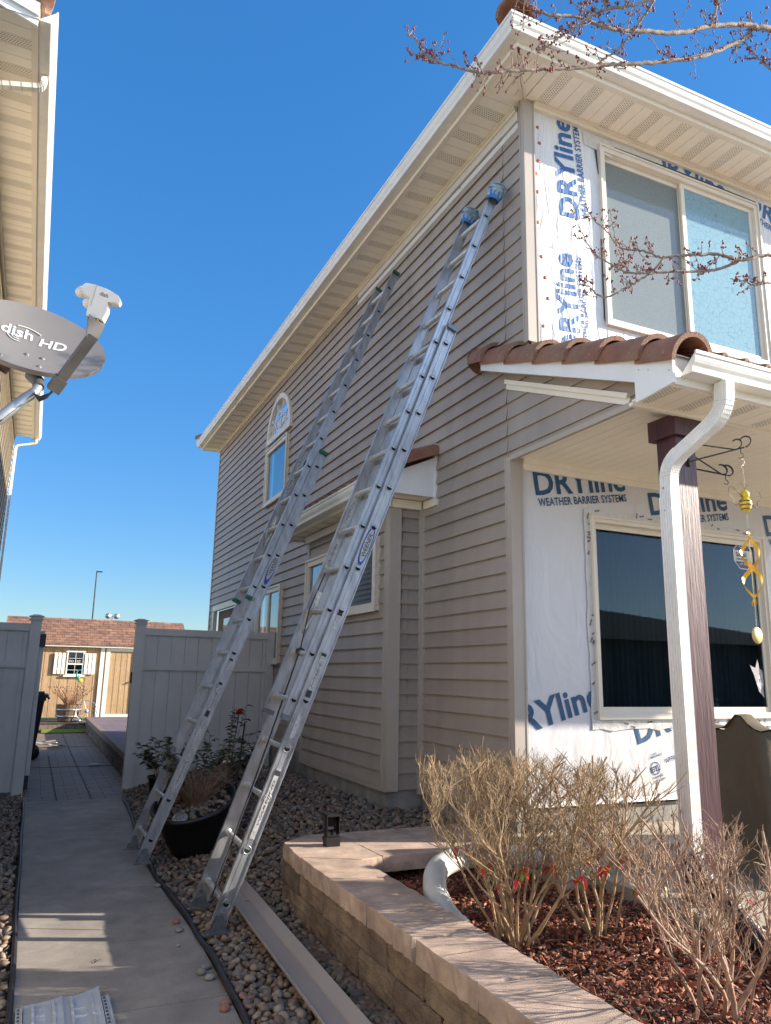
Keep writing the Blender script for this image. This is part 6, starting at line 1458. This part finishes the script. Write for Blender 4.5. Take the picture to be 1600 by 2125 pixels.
# wind spinner
hx_, hy_ = hk.x+.005, hk.y
ws = thing('wind_spinner', (hx_, hy_, hk.z), 'hanging wind spinner with yellow bee and twisted golden ribbons', 'wind spinner')
def chain(q, z0, z1, x, y):
    n = int((z0-z1)/.011); 
    for i in range(n):
        z_ = z0-(i+.5)*(z0-z1)/n; a = (0 if i % 2 else 1.57); pts = [Vector((x+.0032*math.cos(t_)*math.cos(a), y+.0032*math.cos(t_)*math.sin(a), z_+.0068*math.sin(t_))) for t_ in [k*6.283/8 for k in range(9)]]; q.tube(pts, .0010, 4, caps=False)
bz = 2.515
q = MB(); q.tube(curl((hx_, hy_, hk.z-.02), .016, (1, 0, 0), (0, 0, 1), 2.2, -1.2)+curl((hx_+.0, hy_, hk.z-.055), .012, (1, 0, 0), (0, 0, 1), 1.2, 4.6), .0016, 5); chain(q, hk.z-.07, bz+.075, hx_, hy_); chain(q, bz-.085, 2.335, hx_, hy_); chain(q, 1.905, 1.79, hx_, hy_); q.build('chain', 'chain', ws)
q = MB(); q.blob((hx_, hy_, bz+.032), (.024, .024, .030), 3); q.lathe([(0, -.075), (.010, -.070), (.026, -.050), (.034, -.025), (.031, -.005), (.018, .010), (.012, .016)], (hx_, hy_, bz), 24); be = q.build('bee_body', 'yellow', ws)
q = MB()
for z_, r_ in ((-.052, .026), (-.030, .0345), (-.008, .0325)): q.lathe([(r_, -.003), (r_+.0012, 0), (r_, .003)], (hx_, hy_, bz+z_), 24)
q.build('stripe', 'iron', be); q = MB()
for s in (-1, 1): q.tube([(hx_, hy_, bz+.055), (hx_+s*.012, hy_-.004, bz+.085), (hx_+s*.030-.01, hy_-.006, bz+.097)], .0012, 4)
q.build('antennae', 'iron', be)
for s in (-1, 1):
    q = MB(); c0 = Vector((hx_+s*.014, hy_, bz+.012)); out = [c0]
    for u, v in ((.04, .035), (.085, .060), (.110, .050), (.118, .020), (.100, -.005), (.080, -.012), (.085, -.035), (.065, -.050), (.045, -.040), (.02, -.01)): out.append(c0+Vector((s*u, .01*u, v)))
    q.tube(out+[c0], .0017, 5, caps=False)
    for u, v in ((.085, .050), (.108, .025), (.070, -.040)): q.tube([c0, c0+Vector((s*u, .01*u, v))], .0009, 4)
    q.build('wing', 'iron', ws)
q = MB()
for k, (R_, tw, ph) in enumerate(((.052, 2.5, 0), (.052, 2.5, 3.14))):
    n = 60; vs = []
    for i in range(n+1):
        u = i/n; z_ = 2.330-u*.425; e = math.sin(u*math.pi)**.45; a = ph+u*tw*3.1416; r_ = R_*e; c = Vector((hx_+math.cos(a)*r_, hy_+math.sin(a)*r_, z_)); tv = Vector((math.cos(a), math.sin(a), 0)); wv_ = Vector((0, 0, 1))*.016*e+tv*.004
        vs += [c+wv_, c-wv_]
    q.add(vs, [(2*i, 2*i+1, 2*i+3, 2*i+2) for i in range(n)], 0, True)
q.build('twisted_ribbon', 'orange', ws); q = MB(); q.tube([(hx_, hy_, 2.335), (hx_, hy_, 1.905)], .002, 6); q.build('rod', 'gold', ws)
q = MB(); q.lathe([(0, -.0012), (.046, -.0012), (.046, .0012), (0, .0012)], (hx_, hy_, 1.748), 32, axis=(.1, -1, 0)); q.build('disc', 'gold', ws)
# stickers and figurines in the porch window
stk = thing('security_sticker', (5.47, 4.51, 2.56), 'octagonal navy and white security sticker on the porch window', 'sticker')
q = MB(); R_ = .125; c = (5.47, 2.555); y = YL+.0145
def octg(r_, clip=None): return [(c[0]+r_*math.cos(rad(22.5+45*i)), c[1]+r_*math.sin(rad(22.5+45*i))) for i in range(8)]
q.add([(a, y, b) for a, b in octg(R_)], [tuple(range(8))]); q.build('sticker_face', 'pale', stk)
for z0, z1, yy in ((.048, .112, y-.001), (-.112, -.050, y-.001)):
    q = MB(); o = octg(R_*.93); bm = bmesh.new(); f = bm.faces.new([bm.verts.new((a, yy, b)) for a, b in o])
    bmesh.ops.bisect_plane(bm, geom=bm.verts[:]+bm.edges[:]+bm.faces[:], plane_co=(0, 0, c[1]+z0), plane_no=(0, 0, 1), clear_inner=True); bmesh.ops.bisect_plane(bm, geom=bm.verts[:]+bm.edges[:]+bm.faces[:], plane_co=(0, 0, c[1]+z1), plane_no=(0, 0, -1), clear_inner=True)
    bm.verts.index_update(); q.add([tuple(v.co) for v in bm.verts], [tuple(v.index for v in f.verts) for f in bm.faces]); bm.free(); q.build('band', 'navy', stk)
q = MB(); put_text(q, text2d('Simpli', .055, bold=.0006), (5.380, y-.002, c[1]-.008), U, Vz); put_text(q, text2d('HOME SECURITY', .020, bold=.0004), (5.380, y-.002, c[1]-.036), U, Vz); q.build('lettering', 'ink', stk)
q = MB(); put_text(q, text2d('Protected', .022, bold=.0004, align='CENTER'), (c[0], y-.002, c[1]+.070), U, Vz); put_text(q, text2d('24/7 Video', .022, bold=.0004, align='CENTER'), (c[0], y-.002, c[1]-.078), U, Vz); q.build('lettering', 'pale', stk)
ct = thing('cat_sticker', (5.55, 4.51, 1.53), 'grey and white cat face sticker peeking at the lower right of the porch window', 'sticker')
q = MB(); cx, cz = 5.555, 1.535
out = [(-.03, -.115), (-.055, -.04), (-.075, .02), (-.115, .10), (-.085, .085), (-.05, .075), (-.02, .15), (.0, .07), (.03, .05), (.035, -.05), (.02, -.10), (.03, -.17)]
q.add([(cx+a, y, cz+b) for a, b in out], [tuple(range(len(out)))[::-1]]); q.build('cat_face', 'cat', ct)
q = MB(); q.add([(cx+a, y-.001, cz+b) for a, b in [(-.05, -.06), (-.03, -.02), (-.02, .02), (.0, -.02), (.02, -.06), (-.01, -.105)]], [(0, 1, 2, 3, 4, 5)]); 
for dx in (-.045, .0): q.disc((cx+dx, y-.001, cz+.01), (0, -1, 0), .013)
q.build('muzzle', 'pale', ct); q = MB()
for dx in (-.045, .0): q.disc((cx+dx, y-.002, cz+.01), (0, -1, 0), .006)
q.disc((cx-.015, y-.002, cz-.02), (0, -1, 0), .006); q.tube([(cx-.015, y-.003, cz-.02), (cx-.015, y-.003, cz-.045)], .0015, 4); q.build('eyes', 'ink', ct)
for i, (x, lb) in enumerate(((5.035, 'left of the two small green bird figurines on the window sill'), (5.115, 'right of the two small green bird figurines on the window sill'))):
    q = MB(); q.blob((x, 4.60, 1.30), (.035, .025, .028), 2, jit=.1); q.blob((x+(.02 if i else -.02), 4.60, 1.345), (.015, .014, .016), 2); q.blob((x-(.04 if i else -.04), 4.60, 1.305), (.02, .01, .008), 1); tag(q.build('bird_figurine', 'duck'), lb, 'figurine', 'figurines on the window sill')

# ================================================================== STREET SIDE (seen mirrored in the windows)
fh = thing('far_house', (4, -19, 0), 'low house across the street mirrored in the porch window', 'house')
q = MB(); q.box(-30, 40, -30, -19, 0, 3.4); q.build('wall', 'siding_left', fh)
q = MB(); q.add([(-32, -18.3, 3.3), (42, -18.3, 3.3), (26, -25, 5.6), (-16, -25, 5.9), (-32, -32, 3.3), (42, -32, 3.3)], [(0, 1, 2, 3), (3, 2, 5, 4), (0, 3, 4), (1, 5, 2)]); q.build('roof', 'felt_grey', fh)
for x in (-6, 0, 9, 15): q = MB(); q.box(x, x+1.8, -18.99, -18.9, 1, 2.3); q.build('window', 'inside', fh)
for x in (3.2, 11.5): q = MB(); q.box(x, x+4.6, -18.99, -18.93, 0, 2.4); q.build('garage_door', 'white', fh)

# ================================================================== TREES AND SHRUBS
class Twigs:
    def __init__(s): s.V = []; s.F = []; s.n = 0
    def seg(s, pts, rs, k=4):
        P = np.array(pts, float); m_ = len(P)
        T = np.gradient(P, axis=0); T /= np.linalg.norm(T, axis=1, keepdims=True)+1e-9
        ref = np.array([0, 0, 1.]) if abs(T[0, 2]) < .9 else np.array([1., 0, 0])
        A = np.cross(T, ref); A /= np.linalg.norm(A, axis=1, keepdims=True)+1e-9; B = np.cross(T, A)
        t = np.arange(k)*2*np.pi/k
        R = P[:, None]+(A[:, None]*np.cos(t)[None, :, None]+B[:, None]*np.sin(t)[None, :, None])*np.array(rs)[:, None, None]
        s.V.append(R.reshape(-1, 3)); i = np.arange(m_-1)[:, None]*k; j = np.arange(k)[None]; j2 = (j+1) % k
        s.F.append(np.stack([i+j, i+j2, i+k+j2, i+k+j], -1).reshape(-1, 4)+s.n); s.n += m_*k
    def build(s, name, m_, parent=None): return npmesh(name, np.vstack(s.V), np.vstack(s.F), m_, parent)
def shrub(name, base, label, nst, H, spread, seed, col, zflat, twn, lean=(0, 0), r0=.011, leaves=0, rag=.04, rmax=.5, skirt=.35):
    """upright crooked stems; short crowded side twigs in the upper part, sheared to a flat top"""
    rr = random.Random(seed); t = thing(name, base, label, 'shrub', 'bare clipped shrubs in the mulch bed'); tw = Twigs(); tips = []
    B0 = Vector(base)
    def walk(p, d, L, r, n, jit, up_, lv):
        pts = [p.copy()]; q = p.copy(); dd = d.copy(); top = zflat+rr.uniform(-rag, rag*.4)
        for i in range(n):
            dd = (dd+Vector((rr.gauss(0, jit*1.5), rr.gauss(0, jit*1.5), rr.gauss(0, jit*.4)+up_))).normalized(); q = q+dd*(L/n)
            h = Vector((q.x-B0.x, q.y-B0.y, 0))
            if h.length > rmax: q -= h.normalized()*(h.length-rmax)*.8
            pts.append(q.copy())
            if q.z > top: break
        tw.seg(pts, [max(.0007, r*(1-.5*i/(len(pts)-1))*(1.18 if i % 2 and lv < 2 else 1)) for i in range(len(pts))], (6, 5, 4, 3)[min(lv, 3)]); tips.append((pts[-1], dd)); return pts
    def kids(pts, n, L, r, lv, u0):
        for k in range(n):
            u = rr.uniform(u0, 1.0)*(len(pts)-1.001); i = int(u); b = pts[i].lerp(pts[i+1], u-i)
            if b.z > zflat-.01: continue
            a = rr.uniform(0, 6.283); t_ = (pts[i+1]-pts[i]).normalized(); d = (t_*rr.uniform(.4, 1.1)+Vector((math.cos(a), math.sin(a), rr.uniform(0, .6)))*rr.uniform(.5, 1.0)).normalized()
            q = walk(b, d, L*rr.uniform(.5, 1.2), r*rr.uniform(.7, 1.1), 4 if lv < 3 else 3, .16, .12, lv)
            if lv == 1: kids(q, twn[1], L*.45, r*.55, 2, .2)
            elif lv == 2: kids(q, twn[2], L*.5, r*.65, 3, .3)
    for i in range(nst):
        a = 6.283*i/nst+rr.uniform(-.3, .3); rad_ = rr.uniform(.01, .09); b_ = B0+Vector((math.cos(a)*rad_, math.sin(a)*rad_, 0)); ln = spread*rr.uniform(.15, 1)
        d = Vector((math.cos(a)*ln+lean[0], math.sin(a)*ln+lean[1], 1)).normalized(); pts = walk(b_, d, H*rr.uniform(.9, 1.15), r0*rr.uniform(.6, 1.15), 9, .10, .03, 0)
        kids(pts, twn[0], H*.34, r0*.40, 1, skirt)
    tw.build('branches', col, t)
    if leaves:
        ql = MB(); qg = MB()
        cand = [x for x in tips if base[2]+.10 < x[0].z < base[2]+H*.48] or tips
        for i in range(leaves):
            p, d = cand[rr.randrange(len(cand))]
            for _ in range(rr.randint(1, 3)): leaf(ql if rr.random() < .8 else qg, p, (rr.uniform(-1, 1), rr.uniform(-1, 1), rr.uniform(-1.2, 0)), rr.uniform(.035, .06), rr.uniform(.018, .028), rr=rr)
        ql.build('red_leaves', 'leaf_red', t); qg.build('green_leaves', 'leaf_green', t)
    return t
shrub('shrub', (2.22, 3.28, .27), 'dense clipped bare shrub with red leaves beside the white drain pipe', 19, .86, .85, 3, 'twig', 1.09, (13, 8, 2), r0=.0075, leaves=34, rmax=.50, lean=(-.02, .05), skirt=.28, rag=.07)
shrub('shrub', (2.64, 3.18, .27), 'thin open bare shrub with long curved stems in the middle of the mulch bed', 9, .80, .85, 8, 'twig', 1.03, (11, 7, 2), r0=.0095, leaves=12, rag=.11, rmax=.48, skirt=.3)
shrub('shrub', (2.50, 2.32, .27), 'reddish bare shrub in the bottom right corner', 10, .66, .95, 15, 'twig_red', .93, (9, 6, 2), r0=.0085, leaves=0, rag=.17, rmax=.60, skirt=.25)
shrub('shrub', (2.88, 2.80, .27), 'reddish bare shrub around the downspout foot, behind the corner one', 8, .58, .75, 19, 'twig_red', .86, (8, 5, 2), r0=.007, leaves=4, rag=.12, rmax=.48, skirt=.25)
# maple: trunk right of the frame, limbs reaching into view
tr = thing('maple_tree', (5.4, .1, 0), 'leafless maple with red buds reaching over the roof corner', 'tree')
q = MB(); q.tube([(5.4, .1, -.1), (5.38, .15, .8), (5.3, .25, 1.8), (5.22, .4, 2.8), (5.2, .5, 4.0), (5.3, .6, 5.5), (5.35, .5, 7)], [.13, .10, .09, .08, .06, .045, .02], 12); q.build('trunk', 'bark', tr)
tw = Twigs(); buds = MB(); rr = random.Random(77)
def bud(p, k=1.0):
    for _ in range(rr.randint(2, 4)): r_ = rr.uniform(.0028, .0048)*k; buds.blob((p.x+rr.uniform(-.006, .006), p.y+rr.uniform(-.006, .006), p.z+rr.uniform(-.006, .006)), (r_, r_, r_*1.3), 1)
def limb(pts, r0, r1, kids, lk=.16, sub=True):
    C_ = spline([Vector(p) for p in pts], 12*len(pts)); n = len(C_); C_ = [c+Vector((rr.uniform(-1, 1), rr.uniform(-1, 1), rr.uniform(-1, 1)))*.003 for c in C_]
    tw.seg(C_, [r0+(r1-r0)*i/(n-1)+(.0012 if i % 5 == 0 else 0) for i in range(n)], 7)
    for k in range(kids):
        u = rr.uniform(.05, 1)*(n-2); i = int(u); p = C_[i]; t = (C_[i+1]-C_[i]).normalized(); a = Vector((rr.uniform(-1, 1), rr.uniform(-.6, .6), rr.uniform(-1, 1.2))); a = (a-t*a.dot(t)*.5).normalized()
        L = lk*rr.uniform(.2, 1.0)**1.5+.02; sp_ = [p]; d = (a+t*.5).normalized(); 
        for j in range(4): d = (d+Vector((0, 0, .22))+Vector((rr.gauss(0, .2), rr.gauss(0, .2), rr.gauss(0, .2)))).normalized(); sp_.append(sp_[-1]+d*L/4)
        tw.seg(sp_, [.0024, .0021, .0018, .0016, .0014], 4); bud(sp_[-1], 1.1)
        for j in range(1, 4):
            if rr.random() < .75:
                e = sp_[j]+Vector((rr.uniform(-1, 1), rr.uniform(-1, 1), rr.uniform(-.6, 1))).normalized()*rr.uniform(.006, .022); tw.seg([sp_[j], e], [.0014, .0012], 3); bud(e, .9)

def bare_tree(x, y, h, seed, label):
    rr = random.Random(seed); t = thing('bare_tree', (x, y, 0), label, 'tree', 'bare trees across the street'); q = Twigs()
    def g(p, d, L, r, lv):
        pts = [p]; 
        for i in range(4): d = (d+Vector((rr.gauss(0, .12), rr.gauss(0, .12), .05))).normalized(); pts.append(pts[-1]+d*L/4)
        q.seg(pts, [r*(1-.1*i) for i in range(5)], 4)
        if lv < 5:
            for k in range(3 if lv < 4 else 4): a = rr.uniform(0, 6.283); g(pts[rr.randint(2, 4)], (d+Vector((math.cos(a), math.sin(a), .3))*rr.uniform(.5, .9)).normalized(), L*rr.uniform(.6, .8), r*.58, lv+1)
    g(Vector((x, y, -.1)), Vector((0, 0, 1)), h*.32, h*.018, 0); q.build('branches', 'bark', t)
bare_tree(13.5, -13, 7.5, 5, 'tall bare tree across the street on the right')
bare_tree(6.0, -15, 6.0, 6, 'smaller bare tree across the street in the middle')
limb([(5.22, 0.4, 2.9), (4.4, 1.15, 3.9), (3.8, 1.65, 4.45), (3.216, 2.0, 4.68), (2.959, 2.022, 4.63), (2.871, 2.044, 4.622), (2.807, 2.066, 4.546), (2.581, 2.088, 4.382), (2.403, 2.109, 4.295), (2.221, 2.131, 4.221), (2.02, 2.153, 4.148), (1.815, 2.175, 4.065), (1.622, 2.197, 3.995), (1.484, 2.219, 3.949), (1.395, 2.241, 3.931), (1.296, 2.262, 3.938), (1.21, 2.284, 3.954), (1.183, 2.306, 4.002), (1.161, 2.328, 4.069), (1.128, 2.35, 4.097)], 0.014, 0.0025, 95, 0.11)
limb([(5.2, 0.5, 4.0), (4.5, 1.2, 4.5), (3.8, 1.7, 4.75), (3.23, 2.0, 4.773), (2.938, 2.009, 4.616), (2.752, 2.018, 4.56), (2.538, 2.027, 4.464), (2.333, 2.036, 4.347), (2.116, 2.045, 4.273), (1.977, 2.055, 4.226), (1.87, 2.064, 4.223), (1.778, 2.073, 4.22), (1.639, 2.082, 4.177), (1.552, 2.091, 4.204), (1.537, 2.1, 4.252)], 0.015, 0.004, 60, 0.12)
limb([(2.056, 1.9, 4.266), (2.064, 1.95, 4.258), (2.057, 2.0, 4.23), (2.05, 2.05, 4.211), (2.028, 2.1, 4.179), (1.964, 2.15, 4.129)], 0.006, 0.003, 10, 0.08)
limb([(2.013, 1.8, 4.174), (1.865, 1.843, 4.096), (1.808, 1.886, 4.099), (1.737, 1.929, 4.068), (1.689, 1.971, 4.03), (1.652, 2.014, 4.007), (1.614, 2.057, 3.984), (1.6, 2.1, 3.999)], 0.006, 0.0028, 34, 0.11)
limb([(5.28, 0.3, 2.0), (4.8, 1.0, 2.6), (4.2, 1.7, 3.2), (3.393, 2.2, 3.561), (3.072, 2.225, 3.542), (2.879, 2.25, 3.478), (2.774, 2.275, 3.492), (2.626, 2.3, 3.465), (2.541, 2.325, 3.448), (2.477, 2.35, 3.436), (2.436, 2.375, 3.463), (2.384, 2.4, 3.478), (2.302, 2.425, 3.478), (2.253, 2.45, 3.56), (2.203, 2.475, 3.618), (2.189, 2.5, 3.679)], 0.011, 0.0022, 40, 0.1)
limb([(2.83, 2.22, 3.444), (2.802, 2.251, 3.429), (2.7, 2.282, 3.39), (2.532, 2.313, 3.36), (2.416, 2.344, 3.34), (2.294, 2.376, 3.325), (2.205, 2.407, 3.369), (2.152, 2.438, 3.419), (2.136, 2.469, 3.497), (2.12, 2.5, 3.584)], 0.0075, 0.0018, 36, 0.09)
limb([(2.391, 2.25, 3.363), (2.367, 2.286, 3.316), (2.324, 2.321, 3.277), (2.262, 2.357, 3.233), (2.182, 2.393, 3.184), (2.16, 2.429, 3.203), (2.139, 2.464, 3.255), (2.115, 2.5, 3.283)], 0.006, 0.0022, 18, 0.07)
limb([(2.23, 2.3, 3.269), (2.221, 2.325, 3.338), (2.213, 2.35, 3.428), (2.218, 2.375, 3.523), (2.224, 2.4, 3.645)], 0.0035, 0.0015, 9, 0.05)
limb([(3.179, 2.25, 3.434), (3.104, 2.262, 3.421), (3.006, 2.275, 3.39), (2.947, 2.287, 3.402), (2.866, 2.3, 3.401)], 0.005, 0.002, 14, 0.08)
limb([(2.963, 2.0, 4.374), (2.927, 2.033, 4.4), (2.898, 2.067, 4.484), (2.852, 2.1, 4.582)], 0.005, 0.003, 16, 0.09)
limb([(2.522, 1.95, 4.569), (2.523, 1.985, 4.486), (2.529, 2.02, 4.456)], 0.006, 0.004, 8, 0.08)
tw.seg([(5.3, .3, 1.9), (5.6, .2, 2.6), (6.2, .4, 3.6), (6.6, .3, 4.6)], [.05, .04, .03, .015], 8)
tw.seg([(5.2, .5, 4.0), (5.0, -.1, 5.0), (4.7, -.5, 6.0)], [.04, .03, .015], 8)
tw.build('branch', 'bark', tr); buds.build('bud', 'bud', tr)
